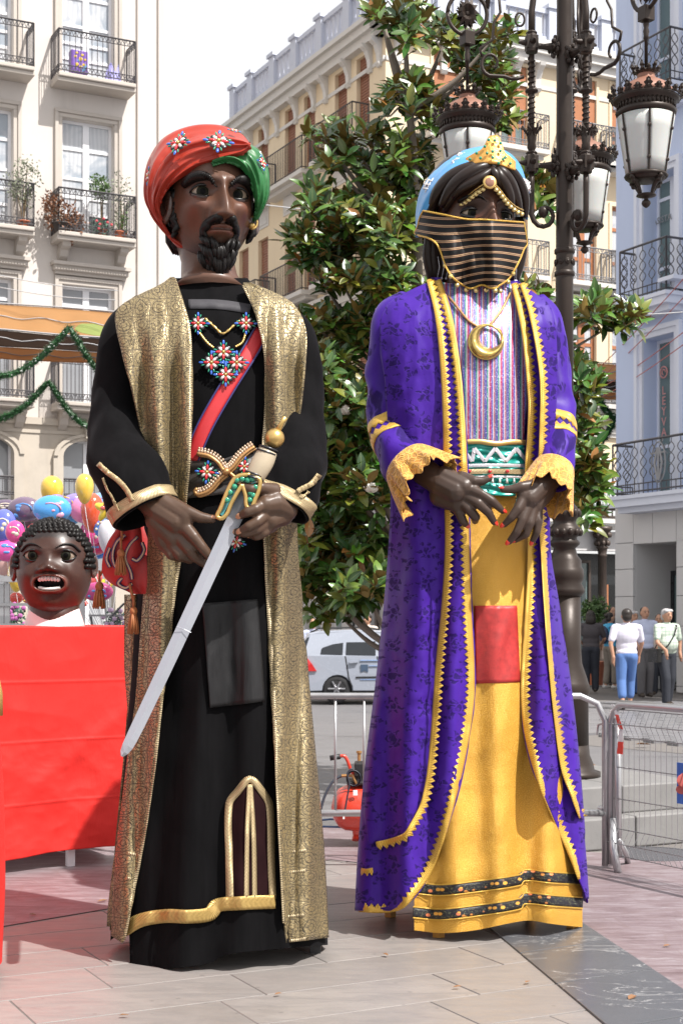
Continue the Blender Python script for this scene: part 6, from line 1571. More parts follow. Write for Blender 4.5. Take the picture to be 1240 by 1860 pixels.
# ================================================================ STREET LAMP
M['lampiron'] = simple('brown_cast_iron', (.034, .024, .019), .42, .25, spec=.35, var=.25, vs_=6, bump=.12, bs=45, grime=.2)
M['lampdome'] = simple('dome_copper_brown', (.26, .125, .085), .5, .2, var=.15)
def m_milk():
    t = NT('milk_glass'); n = t.noise(t.coord(), 3, 4, .6); t.set(col=t.mix(n, (.42, .41, .395), (.54, .53, .51)), rough=.3, spec=.5, trans=.0, sss=.15); return t.mat
M['milk'] = m_milk()
LC = Vector((1.690, 11.28, 0))
lamp = empty('street_lamp', LC, 'tall ornate cast-iron street lamp with three hanging milk-glass lanterns', 'street lamp')
# stepped stone plinth
pw = empty('lamp_plinth', LC+Vector((.1, .25, 0)), 'two-step pale stone plinth under the street lamp', 'plinth')
cp = LC
for hw_, z0, z1 in ((.86, 0, .22), (.70, .22, .42)):
    for sx_ in (-1, 1):
        b = MB(); b.obox(cp+U*(-hw_ if sx_ < 0 else .004)+V*(-hw_)+ZUP*z0, U*(hw_-.004), V*(2*hw_), ZUP*(z1-z0)); b.build('step_stone', M['stone_white'], pw, bevel=.012)
b = MB(); hz = lambda y: CAMH-(y-HY)*11.28/F
prof = [(.27, .42), (.27, .455), (.225, .47), (.215, .52), (.19, .58), (.182, .66)]
b.lathe(LC, prof, 32); b.build('base_foot', M['lampiron'], lamp, True)
b = MB(); b.lathe(LC, [(.182, .64), (.178, hz(1262)), (.188, hz(1258)), (.188, hz(1244)), (.18, hz(1240)), (.165, hz(1228)), (.132, hz(1205)), (.124, hz(1180)), (.122, hz(1080))], 32); b.build('pedestal', M['lampiron'], lamp, True)
b = MB(); b.lathe(LC, [(r, hz(y)) for r, y in ((.122, 1084), (.15, 1076), (.15, 1070), (.128, 1060), (.142, 1052), (.146, 1044), (.142, 1034), (.128, 1030), (.127, 1018), (.10, 1010), (.082, 996), (.11, 990), (.118, 985), (.095, 980), (.092, 976), (.126, 970), (.128, 962), (.10, 955), (.086, 950), (.09, 944), (.112, 938), (.116, 928), (.09, 920), (.068, 914))], 32)
for k in range(14):
    a = k/14*6.2832; b.ell(LC+Vector((math.cos(a)*.118, math.sin(a)*.118, hz(967))), (.026, .026, .03), 8, 6); b.ell(LC+Vector((math.cos(a)*.104, math.sin(a)*.104, hz(932))), (.024, .024, .034), 8, 6)
b.build('turned_collar', M['lampiron'], lamp, True)
b = MB(); b.lathe(LC, [(.068, hz(925)), (.066, hz(505)), (.064, hz(310)), (.058, hz(-60)), (.055, hz(-300)), (.0, hz(-310))], 28); b.build('post', M['lampiron'], lamp, True)
b = MB()
for y in (456, 497): b.lathe(LC, [(.066, hz(y+6)), (.078, hz(y+4)), (.078, hz(y-2)), (.066, hz(y-5))], 28, caps=False)
for k in range(8):
    a = k/8*6.2832+.2; b.lathe(LC+Vector((math.cos(a)*.068, math.sin(a)*.068, hz(477))), [(.024, 0), (.020, .010), (.014, .004), (.009, .013), (0, .014)], 10, (math.cos(a), math.sin(a), 0), False)
b.build('post_ring', M['lampiron'], lamp, True)
b = MB(); p0 = P(1033, 890, 11.2); b.lathe(LC+ZUP*0, [(.0685, hz(905)), (.0685, hz(868))], 24, caps=False)
b = MB(); 
b.grid(lambda u, v: LC+Vector((math.sin(lerp(-.15, 1.1, u))*.0705, -math.cos(lerp(-.15, 1.1, u))*.0705, hz(lerp(906, 868, v)))), 10, 2); nt = b.build('white_sticker', simple('white_sticker', (.78, .78, .76), .5, var=.03), lamp, True)
b = MB()
for (x0, y0), (x1, y1) in (((.5, .2), (.5, .85)), ((.5, .85), (.25, .55)), ((.5, .85), (.75, .55)), ((.5, .5), (.32, .28)), ((.5, .5), (.68, .28))):
    q = lambda u, v: LC+Vector((math.sin(lerp(.3, .95, u))*.0725, -math.cos(lerp(.3, .95, u))*.0725, hz(lerp(906, 868, v))))
    b.bar(q(x0, y0), q(x1, y1), .004, 4)
b.build('sticker_arrow', M['liner'], nt)
def crown(b, c, r, z, n, h, flare=1.12, seg=2):
    "pierced leaf cresting"
    for k in range(n):
        a0 = k/n*6.2832; big = 1 if k % 2 == 0 else .62
        dr = Vector((math.cos(a0), math.sin(a0), 0)); sd = Vector((-dr.y, dr.x, 0)); w_ = r*3.14159/n; p = c+dr*r+ZUP*z; up = (ZUP*1+dr*(flare-1)*3).normalized()
        H = h*big
        pts = [(-w_*.95, 0), (-w_*.55, .30*H), (-w_*.95, .52*H), (-w_*.5, .66*H), (-w_*.45, .85*H), (0, H), (w_*.45, .85*H), (w_*.5, .66*H), (w_*.95, .52*H), (w_*.55, .30*H), (w_*.95, 0)]
        b.prism([p+sd*x+up*y for x, y in pts], dr*.012)
        b.ell(p+up*H*.62+dr*.012, (.012, .012, .016), 6, 4); b.ell(p+up*H*.25+dr*.012, (.010, .010, .014), 6, 4)
def lantern(pos, zref, name='lantern'):
    "hanging lantern: rod, crown, dome, cornice, milk-glass panes, lower ring, scrolls and finial"
    c = Vector((pos[0], pos[1], 0)); RS = .88; z = lambda q: zref+(q*.92 if q > 0 else q*.89 if q > -.465 else -.414+(q+.465)*.57)
    b = MB(); b.lathe(c, [(0.1672, z(.0)), (0.2068, z(.015)), (0.2156, z(.04)), (0.1980, z(.055)), (0.1980, z(.10)), (0.2244, z(.115)), (0.2376, z(.135)), (0.2200, z(.15)), (0.2112, z(.155))], 32)
    for k in range(40):
        a = k/40*6.2832; b.obox(c+Vector((math.cos(a)*.198, math.sin(a)*.198, z(.062))), Vector((-math.sin(a), math.cos(a), 0))*.012, Vector((math.cos(a), math.sin(a), 0))*.009, ZUP*.034)
    body = b.build(name, M['lampiron'], lamp, True)
    b = MB(); crown(b, c, .235, z(.14), 22, .075); b.build('cresting', M['lampiron'], body)
    b = MB(); b.lathe(c, [(0.2068, z(.15)), (0.1892, z(.20)), (0.1452, z(.25)), (0.0880, z(.285)), (0.0660, z(.30)), (0.0616, z(.335)), (0.0704, z(.34))], 28); b.build('dome', M['lampdome'], body, True)
    b = MB(); b.lathe(c, [(0.0616, z(.33)), (0.0748, z(.345)), (0.0660, z(.36)), (0.0440, z(.37))], 20); crown(b, c, .07, z(.345), 12, .066, 1.14); b.build('top_crown', M['lampiron'], body)
    b = MB(); b.lathe(c, [(0.0123, z(.36)), (0.0123, z(.60)), (0.0211, z(.605)), (0.0176, z(.63)), (0.0229, z(.66)), (0.0158, z(.69)), (0.0211, z(.71)), (0.0211, z(.74))], 10); b.build('hanging_rod', M['lampiron'], body, True)
    n = 6
    for k in range(n):
        a0, a1 = (k+.03)/n*6.2832+.45, (k+.97)/n*6.2832+.45; b = MB()
        def fn(u, v): a = lerp(a0, a1, u); r = lerp(.200, .138, v); return c+Vector((math.cos(a)*r, math.sin(a)*r, z(lerp(.0, -.46, v))))
        b.grid(fn, 8, 4); b.build('pane', M['milk'], body, True, solid=.004)
    b = MB()
    for k in range(n):
        a = k/n*6.2832+.45; d = Vector((math.cos(a), math.sin(a), 0)); b.bar(c+d*.203+ZUP*z(0), c+d*.142+ZUP*z(-.46), .0075, 5)
        for q in (.12, .36): b.ell(c+d*lerp(.207, .146, q/.46)+ZUP*z(-q), .014, 6, 5)
    b.build('glazing_bar', M['lampiron'], body)
    b = MB(); b.tube([c+Vector((math.cos(t/32*6.2832)*.143, math.sin(t/32*6.2832)*.143, z(-.465))) for t in range(32)], .011, 6, closed=True)
    b.lathe(c, [(0.1364, z(-.47)), (0.1320, z(-.505)), (0.0880, z(-.525)), (0, z(-.53))], 24, caps=False); b.build('lower_ring', M['lampiron'], body, True)
    b = MB()
    for k in range(4):
        a = k/4*6.2832+.6; d = Vector((math.cos(a), math.sin(a), 0))
        b.tube([c+d*r+ZUP*z(h) for r, h in ((.14, -.475), (.125, -.53), (.10, -.56), (.075, -.60), (.06, -.66), (.05, -.70))], [.012, .018, .016, .014, .012, .010], 6)
        for r, h, s_ in ((.135, -.50, .022), (.12, -.545, .021), (.10, -.53, .016), (.07, -.63, .014), (.082, -.60, .014)): b.ell(c+d*r+ZUP*z(h), (s_, s_, s_*.9), 7, 5)
    b.lathe(c, [(0.0264, z(-.67)), (0.0660, z(-.69)), (0.0704, z(-.705)), (0.0440, z(-.72)), (0.0158, z(-.735)), (0.0141, z(-.75)), (0.0299, z(-.775)), (0.0334, z(-.80)), (0.0229, z(-.83)), (0.0088, z(-.85)), (0, z(-.855))], 16); b.build('finial', M['lampiron'], body, True)
    # ring with leaf rosette and cube above
    b = MB(); b.box(c+ZUP*z(.795), .085, .085, .10, .5); b.lathe(c, [(0.0176, z(.735)), (0.0440, z(.745)), (0.0440, z(.75))], 12); b.build('cube_boss', M['lampiron'], body, bevel=.006)
    return body, c
ARMS = []
for (ang, rad, px, yref) in ((math.atan2(-.08, -.744), .748, 848, 247), (math.atan2(-.80, .455), .92, 1172, 214), (math.atan2(.72, .27), .77, 1062, 318)):
    d = Vector((math.cos(ang), math.sin(ang), 0)); pos = LC+d*rad
    zr = CAMH-(yref-HY)*pos.y/F; ARMS.append((d, pos, zr)); body, c = lantern(pos, zr)
    sd = Vector((-d.y, d.x, 0))
    b = MB(); rc = c+ZUP*(zr+.92)
    b.tube([rc+d*(.15*math.cos(t/28*6.2832))+ZUP*(.16*math.sin(t/28*6.2832)) for t in range(29)], .016, 7)
    b.tube([rc+d*(-.15)+ZUP*.05, rc+d*(-.17)+ZUP*.2, rc+d*(-.12)+ZUP*.36, rc+d*(-.28)+ZUP*.5, rc-d*.45+ZUP*.52, c-d*(rad-.25)+ZUP*(zr+1.35)], .02, 7); b.build('hanger_ring', M['lampiron'], body, True)
    b = MB(); rng = random.Random(3)
    for k in range(22):
        a = k/22*6.2832; l = .12*(1 if k % 2 else .8); dr = d*math.cos(a)*.75+ZUP*math.sin(a); tw = sd*(.05 if k % 2 else .02)
        b.add([rc, rc+dr*l*.5+tw+d*math.sin(a)*.02-ZUP*math.cos(a)*.02, rc+dr*l+tw*.3, rc+dr*l*.5+tw-d*math.sin(a)*.02+ZUP*math.cos(a)*.02], [(0, 1, 2, 3)])
        b.add([rc, rc+dr*l*.5-tw+d*math.sin(a)*.02-ZUP*math.cos(a)*.02, rc+dr*l-tw*.3, rc+dr*l*.5-tw-d*math.sin(a)*.02+ZUP*math.cos(a)*.02], [(0, 1, 2, 3)])
    b.ell(rc, .03, 10, 8); b.build('leaf_rosette', M['lampiron'], body, solid=.006)
    # column of the arm with twisted rod, cubes, cups, clamps, scrolls
    s0 = LC+d*.255; zc = lambda y: CAMH-(y-HY)*(s0.y)/F
    b = MB(); b.tube([s0+ZUP*zc(300), s0+ZUP*zc(100)], .022, 10)
    hel = [s0+Vector((math.cos(t*.45)*.024, math.sin(t*.45)*.024, 0))+ZUP*lerp(zc(232), zc(105), t/190) for t in range(191)]; b.tube(hel, .007, 5)
    b.lathe(s0, [(.022, zc(170)), (.05, zc(167)), (.05, zc(164)), (.022, zc(160))], 14, caps=False)
    b.lathe(s0, [(.022, zc(275)), (.035, zc(268)), (.03, zc(260)), (.036, zc(250)), (.024, zc(240))], 14, caps=False); col_ = b.build('twisted_column', M['lampiron'], lamp, True)
    b = MB()
    for k in range(6):
        a = k/6*6.2832; e = Vector((math.cos(a), math.sin(a), 0)); f = Vector((-e.y, e.x, 0)); q = s0+ZUP*zc(248)
        b.prism([q+e*.03, q+e*.035+f*.02+ZUP*.04, q+e*.065+ZUP*.085, q+e*.075+ZUP*.06, q+e*.035-f*.02+ZUP*.04], e*.008)
    b.build('leaf_cup', M['lampiron'], col_)
    for y in (78, 296):
        b = MB(); q = s0+ZUP*zc(y); b.box(q, .088, .088, .10, ang); b.lathe(q, [(.045, -.075), (.05, -.05), (.05, .05), (.038, .062), (.045, .075), (.03, .09)], 12)
        for e in (sd, -sd, d): b.lathe(q+e*.044, [(.026, 0), (.02, .02), (.008, .055), (0, .06)], 10, e)
        b.build('cube_boss', M['lampiron'], col_, bevel=.004)
    for y in (84, 300):
        b = MB(); q = LC+ZUP*zc(y); b.tube([q+d*.05, q+d*.10, q+d*.16, q+d*.22], [.045, .034, .022, .018], 8)
        for k in range(14):
            a = k*2.4; r = .045+.012*(k % 3); b.ell(q+d*(.07+.008*(k % 5))+sd*math.cos(a)*r+ZUP*math.sin(a)*r, (.016, .016, .022), 6, 5)
        b.build('leaf_clamp', M['lampiron'], col_)
    b = MB()
    q = s0+ZUP*zc(310); b.tube([q, q-ZUP*.10, q-ZUP*.22, q-ZUP*.33]+[q-ZUP*.33-d*(.10-.10*math.cos(t*.5)*(1-t*.055))-ZUP*(.11*math.sin(t*.5)*(1-t*.055)) for t in range(1, 13)], [.022]*4+[.02-.0006*t for t in range(12)], 7)
    b.ell(q-ZUP*.31-d*.09, (.04, .04, .045), 8, 6)
    b.build('scroll', M['lampiron'], col_, True); b = MB(); q = s0+ZUP*zc(70); b.tube([q, q+ZUP*.2, q+ZUP*.42-d*.03, q+ZUP*.62-d*.0, q+ZUP*.78+d*.1, c-d*.2+ZUP*(zr+1.5)], [.026, .025, .023, .022, .02, .02], 8)
    b.build('upper_arm', M['lampiron'], col_, True); b = MB(); q2 = s0+ZUP*zc(140)+d*.04; b.tube([q2+d*(.02+.05*t)-ZUP*(.02*math.sin(t)) for t in range(4)]+[q2+d*(.27+.085*math.cos(-1.4+t*.42)*(1-t*.04))+ZUP*(.09+.095*math.sin(-1.4+t*.42)*(1-t*.04)) for t in range(0, 14)], [.014]*4+[.016-.0005*t for t in range(14)], 6)
    b.build('scroll', M['lampiron'], col_, True); b = MB(); q3 = s0+ZUP*zc(70)+d*.02; b.tube([q3+d*(.07+.035*math.cos(t*.4))+ZUP*(.14+.05*math.sin(t*.4)) for t in range(16)], .009, 6, closed=True)
    b.build('ring_ornament', M['lampiron'], col_, True); b = MB(); b.tube([q2+d*.34+ZUP*.14, q2+d*.36+ZUP*.2, q2+d*.26+ZUP*.27, q2+d*.25+ZUP*.40, q2+d*.2+ZUP*.48, q2+d*.22+ZUP*.7], .011, 6)
    b.build('scroll', M['lampiron'], col_, True)

# ================================================================ MAGNOLIA TREE
def m_leaf():
    t = NT('magnolia_leaf'); a = t.attr(); co = t.coord('UV'); u, v, _ = t.sep(co)
    bf = t.n.new('ShaderNodeNewGeometry').outputs['Backfacing']; oi = t.n.new('ShaderNodeObjectInfo').outputs['Random']
    top = t.mix(1., a, t.mix(oi, (.75, .8, .75), (1.25, 1.2, 1.1)), 'MULTIPLY')
    rib = t.step(t.math('ABSOLUTE', t.math('SUBTRACT', u, .5)), .05, .015); top = t.mix(t.math('MULTIPLY', rib, .5), top, (.20, .24, .07))
    under = t.mix(t.noise(t.coord(), 6), (.20, .11, .022), (.36, .19, .035)); under = t.mix(.35, under, top)
    t.set(col=t.mix(bf, top, under), spec=.6); t.put(t.b.inputs['Roughness'], t.math('ADD', .33, t.math('MULTIPLY', bf, .35)))
    return t.mat
M['magleaf'] = m_leaf(); M['bark'] = simple('grey_bark', (.20, .17, .14), .85, var=.25, vs_=8, bump=.4, bs=30)
TY = 13.9
TB = P(745, 1115, TY); TB.z = 0
tree = empty('magnolia_tree', TB, 'big magnolia tree with glossy leaves and white flowers between the two giants', 'tree')
rng = random.Random(21)
b = MB(); trunk_pts = [TB, P(748, 1200, TY), P(742, 1000, TY), P(752, 700, TY), P(756, 420, TY), P(742, 200, TY), P(700, 60, TY), P(672, -40, TY)]
b.tube(poly([tuple(p) for p in trunk_pts], 40), [lerp(.16, .014, (i/40)**.8) for i in range(41)], 9); tk = b.build('trunk', M['bark'], tree, True)
# crown: (column, row, half width, half height, number of leaf whorls) in loose tiers, each with a limb of its own
TIERS = [(735, 40, 42, 52, 24), (690, 20, 26, 22, 6), (870, 118, 58, 46, 42), (812, 62, 36, 34, 12), (905, 205, 38, 42, 24), (735, 190, 46, 50, 26), (800, 205, 40, 34, 22), (648, 268, 52, 36, 30), (586, 248, 26, 20, 9), (600, 292, 28, 20, 8), (735, 300, 50, 52, 44), (690, 330, 40, 34, 22), (905, 60, 30, 18, 8),
         (570, 375, 34, 30, 18), (640, 392, 52, 34, 48), (600, 450, 52, 36, 44), (700, 420, 56, 46, 64), (690, 515, 52, 34, 44), (545, 432, 24, 16, 10), (620, 512, 42, 24, 24), (770, 400, 50, 70, 46), (560, 470, 26, 18, 10),
         (618, 598, 52, 36, 52), (570, 590, 24, 22, 12), (680, 600, 50, 52, 42), (600, 676, 50, 36, 46), (640, 750, 58, 48, 68), (600, 830, 56, 52, 66), (660, 880, 56, 60, 68), (590, 945, 56, 52, 68), (650, 1000, 62, 52, 70), (595, 1050, 60, 42, 60), (660, 1070, 55, 38, 54),
         (560, 760, 30, 60, 30), (560, 900, 30, 60, 30), (552, 1010, 26, 60, 30), (610, 1112, 46, 14, 18), (690, 800, 40, 100, 46), (800, 600, 100, 90, 40), (830, 800, 120, 120, 46), (820, 1000, 120, 90, 36),
         (972, 355, 34, 48, 28), (962, 540, 22, 22, 9), (1075, 572, 38, 26, 26), (1130, 580, 34, 20, 16), (1000, 620, 40, 50, 16), (1056, 700, 26, 44, 28), (1068, 770, 22, 22, 12), (1060, 850, 32, 38, 28), (1085, 880, 22, 22, 10), (1062, 940, 28, 28, 14), (1000, 800, 60, 90, 20)]
WH = []
for (x, y, rx, ry, n) in TIERS:
    dz0 = rng.uniform(-.5, .5); cp_ = P(x, y, TY+dz0*.6)
    tr = min(trunk_pts, key=lambda p: abs(p.z-(cp_.z-.5)))
    hidden_limb = math.hypot(cp_.x-tr.x, cp_.z-tr.z)
    lb = MB(); mid = tr.lerp(cp_, .5)+Vector((0, 0, -.10*hidden_limb)); lb.tube(poly([tuple(tr), tuple(mid), tuple(cp_)], 10), [lerp(.042, .008, i/10) for i in range(11)], 6)
    for i in range(n):
        while True:
            a, c, e = rng.uniform(-1, 1), rng.uniform(-1, 1), rng.uniform(-1, 1)
            if a*a+c*c+e*e < 1: break
        p = P(x+a*rx, y+c*ry, TY+dz0+e*min(.9, .35+rx/110)); WH.append((p, (p-cp_)))
        if i % 3 == 0: q = cp_.lerp(p, .35); lb.tube([q, q.lerp(p, .5)-ZUP*.03, p], [.011, .009, .006], 5)
    lb.build('branch', M['bark'], tree, True)
# one leaf : 7 x 2 quads, folded along the rib
def leaf_geo(L, Wd, curl, fold):
    vs_ = []; fs = []; uv = []
    n = 5
    for i in range(n+1):
        t = i/n; w_ = Wd*(math.sin(math.pi*min(1, t*.94+.03))**.8)*(1-.25*t); z = curl*t*t
        for k in (-1, 0, 1): vs_.append(Vector((k*w_, t*L, z*L+abs(k)*fold*w_))); uv.append(((k+1)/2, t))
    for i in range(n):
        for k in (0, 1): a = i*3+k; fs.append((a, a+1, a+4, a+3))
    return vs_, fs, uv
GREENS = [(.038, .092, .016), (.055, .125, .020), (.080, .150, .020), (.024, .066, .015), (.105, .165, .024), (.044, .105, .020), (.13, .15, .020)]
leaves = []
for (p, off) in WH:
    up = (Vector((off.x*.5, off.y*.5-.25, 0)).normalized()*.6+Vector((rng.gauss(0, .35), rng.gauss(0, .35), rng.uniform(.5, 1.1)))).normalized()
    x = up.orthogonal().normalized(); x.rotate(Matrix.Rotation(rng.random()*6.28, 3, up)); y = up.cross(x)
    n = rng.randint(7, 10); young = rng.random() < .30; gg = rng.choice(GREENS)
    for k in range(n):
        a = k*2.4+rng.uniform(-.25, .25); el = lerp(.95, -.35, (k+rng.random()*.8)/n) if not young else lerp(1.2, .5, k/n)
        d = (x*math.cos(a)+y*math.sin(a))*math.cos(el)+up*math.sin(el); nz = (up-d*up.dot(d)).normalized(); sdv = d.cross(nz)
        L = rng.uniform(.11, .19); m4 = Matrix((sdv, d, nz)).transposed().to_4x4(); m4.translation = p+up*rng.uniform(-.06, .05)+d*.02
        dead = rng.random() < .02
        col = (.30, .13, .035, 1) if dead else (*[c_*rng.uniform(.75, 1.3) for c_ in gg], 1)
        leaves.append((m4, L, rng.uniform(.20, .30), rng.uniform(-.35, .05), rng.uniform(.12, .5), col))
def lpx(l): t = l[0].translation; return CX+F*t.x/t.y, HY-F*(t.z-CAMH)/t.y
def seen(l):
    x, y = lpx(l)
    if x < 545 and y > 540 or (x > 715 and y > 520 and x < 1015) or (755 < x < 960 and 270 < y < 530): return False
    return 515 < x < 1180 and 0 < y < 1135
order = sorted(range(len(leaves)), key=lambda i: (0 if seen(leaves[i]) else 1, leaves[i][0].translation.y))
near = set(order[:290])
protos = []
for q in range(10):
    v_, f_, u_ = leaf_geo(1, .25+.012*(q % 4), -.30+.05*(q % 7), .15+.06*(q % 5)); pb = MB(); c_ = rng.choice(GREENS)
    pb.add(v_, f_, u_, [(*c_, 1)]*len(v_)); protos.append(pb.mesh('leaf', M['magleaf'], (0, 0, 0), True))
big = MB()
for i, (m4, L, wd, cu, fo, col) in enumerate(leaves):
    if i in near:
        o = bpy.data.objects.new('leaf', protos[i % 10]); COL.objects.link(o); o.parent = tree
        m = m4.copy(); m.translation = m4.translation-TB; o.matrix_local = m @ Matrix.Scale(L, 4)
    else:
        v_, f_, u_ = leaf_geo(L, wd*L, cu, fo); big.add([m4 @ q for q in v_], f_, u_, [col]*len(v_))
big.build('foliage', M['magleaf'], tree, True, kind='stuff', fix=False)
# white flowers
M['whitepetal'] = simple('white_petal', (.80, .77, .68), .5, var=.05)
for px, py, yy in ((627, 752, 12.75), (674, 893, 12.75)):
    c = P(px, py, yy); b = MB()
    for k in range(9):
        a = k*2.4; el = .9 if k < 4 else .25; d = Vector((math.cos(a)*math.cos(el), math.sin(a)*math.cos(el), math.sin(el))); s_ = d.cross(ZUP).normalized(); nn = s_.cross(d)
        b.grid(lambda u, v: c+d*v*.075+s_*(u-.5)*.07*math.sin(v*2.6+.3)+nn*(.03*v*v-.02*abs(u-.5)), 4, 5)
    b.build('flower', M['whitepetal'], tree, True, solid=.002)

# ================================================================ RED-DRAPED STAND WITH THE BIG HEAD
tY = lambda x: lerp(9.42, 9.95, (x-8)/200)         # the stand's front runs along the street grid
M['redcloth'] = None
def m_redcloth():
    t = NT('red_tablecloth'); co = t.coord(); n = t.noise(t.vmath('MULTIPLY', co, (1.5, 1.5, .6)), 2.2, 4, .6, .8); f = t.noise(co, 200, 2)
    t.set(col=t.mix(n, (.62, .020, .017), (.74, .034, .026)), rough=.6, spec=.3); t.bump(t.math('ADD', n, t.math('MULTIPLY', f, .05)), .35, .03); return t.mat
M['redcloth'] = m_redcloth()
T0 = P(8, 1588, 9.42); T0.z = 0; tdir = Vector((.849, .528, 0)).normalized(); tn = Vector((tdir.y, -tdir.x, 0)); tb = Vector((-tdir.y, tdir.x, 0))
stand = empty('display_stand', T0+tdir*.3+tb*.4, 'high trestle stand hidden behind a red cloth', 'stand')
zt = CAMH-(1139-HY)*9.75/F
b = MB(); b.obox(T0-tdir*1.5+tb*.0+ZUP*(zt-.05), tdir*2.6, tb*1.0, ZUP*.04); b.build('board', M['stem'], stand)
for s_ in (-.9, .44, 1.05):
    for k in (.03, .9):
        b = MB(); b.obox(T0+tdir*s_+tb*k, tdir*.05, tb*.05, ZUP*(zt-.05)); b.build('leg', M['whitewood'], stand, bevel=.004)
b = MB(); b.obox(T0-tdir*1.5+tb*.94+ZUP*.0, tdir*2.6, tb*.03, ZUP*.5); b.build('back_board', simple('dark_board', (.05, .018, .016), .7), stand)
b = MB()
def cloth(u, v):
    s_ = lerp(-1.55, .86, u); z = lerp(zt+.006, .085+.02*math.sin(u*9)+.02*u, v)
    o = .02+.012*math.sin(s_*7+v*2.5)*v+.010*math.sin(s_*15+v*6)*v*v
    for cr in (.24, .50, .77): o += .004*math.exp(-((v-cr-.006*math.sin(s_*3))/.005)**2)
    o += .010*crease(s_*1.6+v*2, v*3.2-s_*1.2, 1.)+.006*crease(s_*5+v*6, v*7-s_*4, 8.)*sstep(.2, .7, v)
    for cx_ in (.02, .42): o += .008*math.exp(-((s_-cx_-.05*math.sin(v*5))/.03)**2)*sstep(.3, .6, v)
    o += .02*math.exp(-((v-(.95-.5*(s_+.3)))/.05)**2)*sstep(-.3, .2, s_)*.5
    p = T0+tdir*s_+tn*o; p.z = z; return p
b.grid(cloth, 150, 190)
b.grid(lambda u, v: T0+tdir*lerp(-1.55, .86, u)+tn*lerp(.02, -1.02, v)+ZUP*(zt+.006+.004*math.sin(u*20)), 40, 10)
b.grid(lambda u, v: Vector((*(T0+tdir*(.86+.02*math.sin(v*6))+tn*lerp(.02, -1.0, u)).to_tuple()[:2], lerp(zt+.006, .1, v))), 10, 20)
b.build('tablecloth', M['redcloth'], smooth=True, org=T0, solid=.004, label='bright red cloth with fold creases hanging down the stand front', cat='tablecloth')
big_h = empty('big_head', P(99, 1139, 9.95), 'painted papier-mache carnival head with curled hair and open mouth on the red stand', 'carnival head')
W[big_h.name].z = zt; big_h.location.z = zt
HB = Head(99, 1036, 9.98, .250, .25, .325, R(2), .22, 0)
HB.c.z = P(99, 1036, 9.98).z; HB.skin = (.050, .020, .013)
mo = lambda x, z: (abs((x-.02)/.38)**2.4+abs((z+.285)/.145)**2.2)
HB.bumps = [lambda x, z: .018*ga(abs(x), z, .40, .40, .28, .10), lambda x, z: -.026*ga(abs(x), z, .44, .28, .22, .11), lambda x, z: .048*ga(x, z, .02, .03, .17, .11)+.042*ga(abs(x-.02), z, .20, -.01, .11, .07)+.014*math.exp(-(x/.12)**2)*sstep(0, .1, z)*sstep(.4, .2, z),
            lambda x, z: .024*ga(abs(x), z, .62, -.10, .24, .20), lambda x, z: .030*math.exp(-((mo(x, z)**.45-1.14)/.15)**2), lambda x, z: -.085*sstep(1.05, .7, mo(x, z)), lambda x, z: .03*ga(x, z, 0, -.72, .35, .16), lambda x, z: -.012*ga(abs(x-.02), z, .09, -.055, .04, .02)]
HB.paints = [lambda x, z: (.8*math.exp(-((mo(x, z)**.45-1.16)/.13)**4), (.20, .065, .045)), lambda x, z: (sstep(1.06, .92, mo(x, z)), (.006, .004, .004)), lambda x, z: (.5*ga(abs(x), z, .45, .38, .22, .08), (.02, .015, .02)),
             lambda x, z: (.4*ga(abs(x), z, .66, -.2, .25, .3), (.085, .035, .026)), lambda x, z: (.8*sstep(.62, .70, z+.1*abs(x)), (.015, .014, .015))]
HB.build('head', M['skin'], big_h, 190, 170, neck=[(99, 1095, 9.98, 46), (99, 1125, 9.98, 43), (99, 1140, 9.98, 44)])
for fx in (-.43, .43): eye(HB, fx, .275, .060, big_h, (.05, .05), up=(1, .60), lo=.52, prot=.55)
brow(HB, [(-.78, .37), (-.58, .50), (-.36, .50), (-.14, .41)], .011, M['hair'], big_h); brow(HB, [(.78, .37), (.58, .50), (.36, .50), (.14, .41)], .011, M['hair'], big_h)
b = MB()
for k in range(7):
    x = lerp(-.22, .26, k/6); b.ell(HB.loc(((x)*HB.r[0], HB.base(x, -.2)-.004, (-.185-.03*abs(x-.02)**2*8)*HB.r[2])), (.0145, .012, .018), 10, 8)
b.build('tooth', simple('tooth_white', (.72, .68, .64), .15, coat=.6), big_h, True)
b = MB(); b.tube([HB.loc((x*HB.r[0], HB.base(x, -.33)+.004, (-.395+.35*(x-.02)**2)*HB.r[2])) for x in [lerp(-.26, .30, i/14) for i in range(15)]], .011, 8, True, 1); b.build('lower_teeth', bpy.data.materials['tooth_white'], big_h, True)
ear(HB, -1, .05, 1.0, M['skin_ear'], big_h, .05, 1.0); ear(HB, 1, .08, .85, M['skin_ear'], big_h, .05, .98)
b = MB(); rng = random.Random(9)                    # tight moulded curls
for j in range(13):
    el = lerp(.06, 1.45, j/12)
    n = max(5, int(46*math.cos(el)))
    for k in range(n):
        a = k/n*6.2832+j*.4; dv = Vector((math.sin(a)*math.cos(el), -math.cos(a)*math.cos(el), math.sin(el)))
        zz = dv.z; front = -dv.y
        if front > 0 and zz < .66+.10*front-.50*abs(dv.x)**3: 
            if not (abs(dv.x) > .86 and zz > .0): continue
        p = HB.loc((dv.x*HB.r[0]*1.0, dv.y*HB.r[1]*1.0, dv.z*HB.r[2]*1.0)); t_ = Vector((math.cos(a), math.sin(a), 0))
        b.tube([p-t_*.016-ZUP*.006, p+dv*.014+ZUP*.004, p+t_*.014-ZUP*.002, p+t_*.018-ZUP*.012], [.010, .022, .020, .008], 7)
b.build('curled_hair', M['hair'], big_h, True)
b = MB(); cc = P(99, 1128, 9.98); n = 40
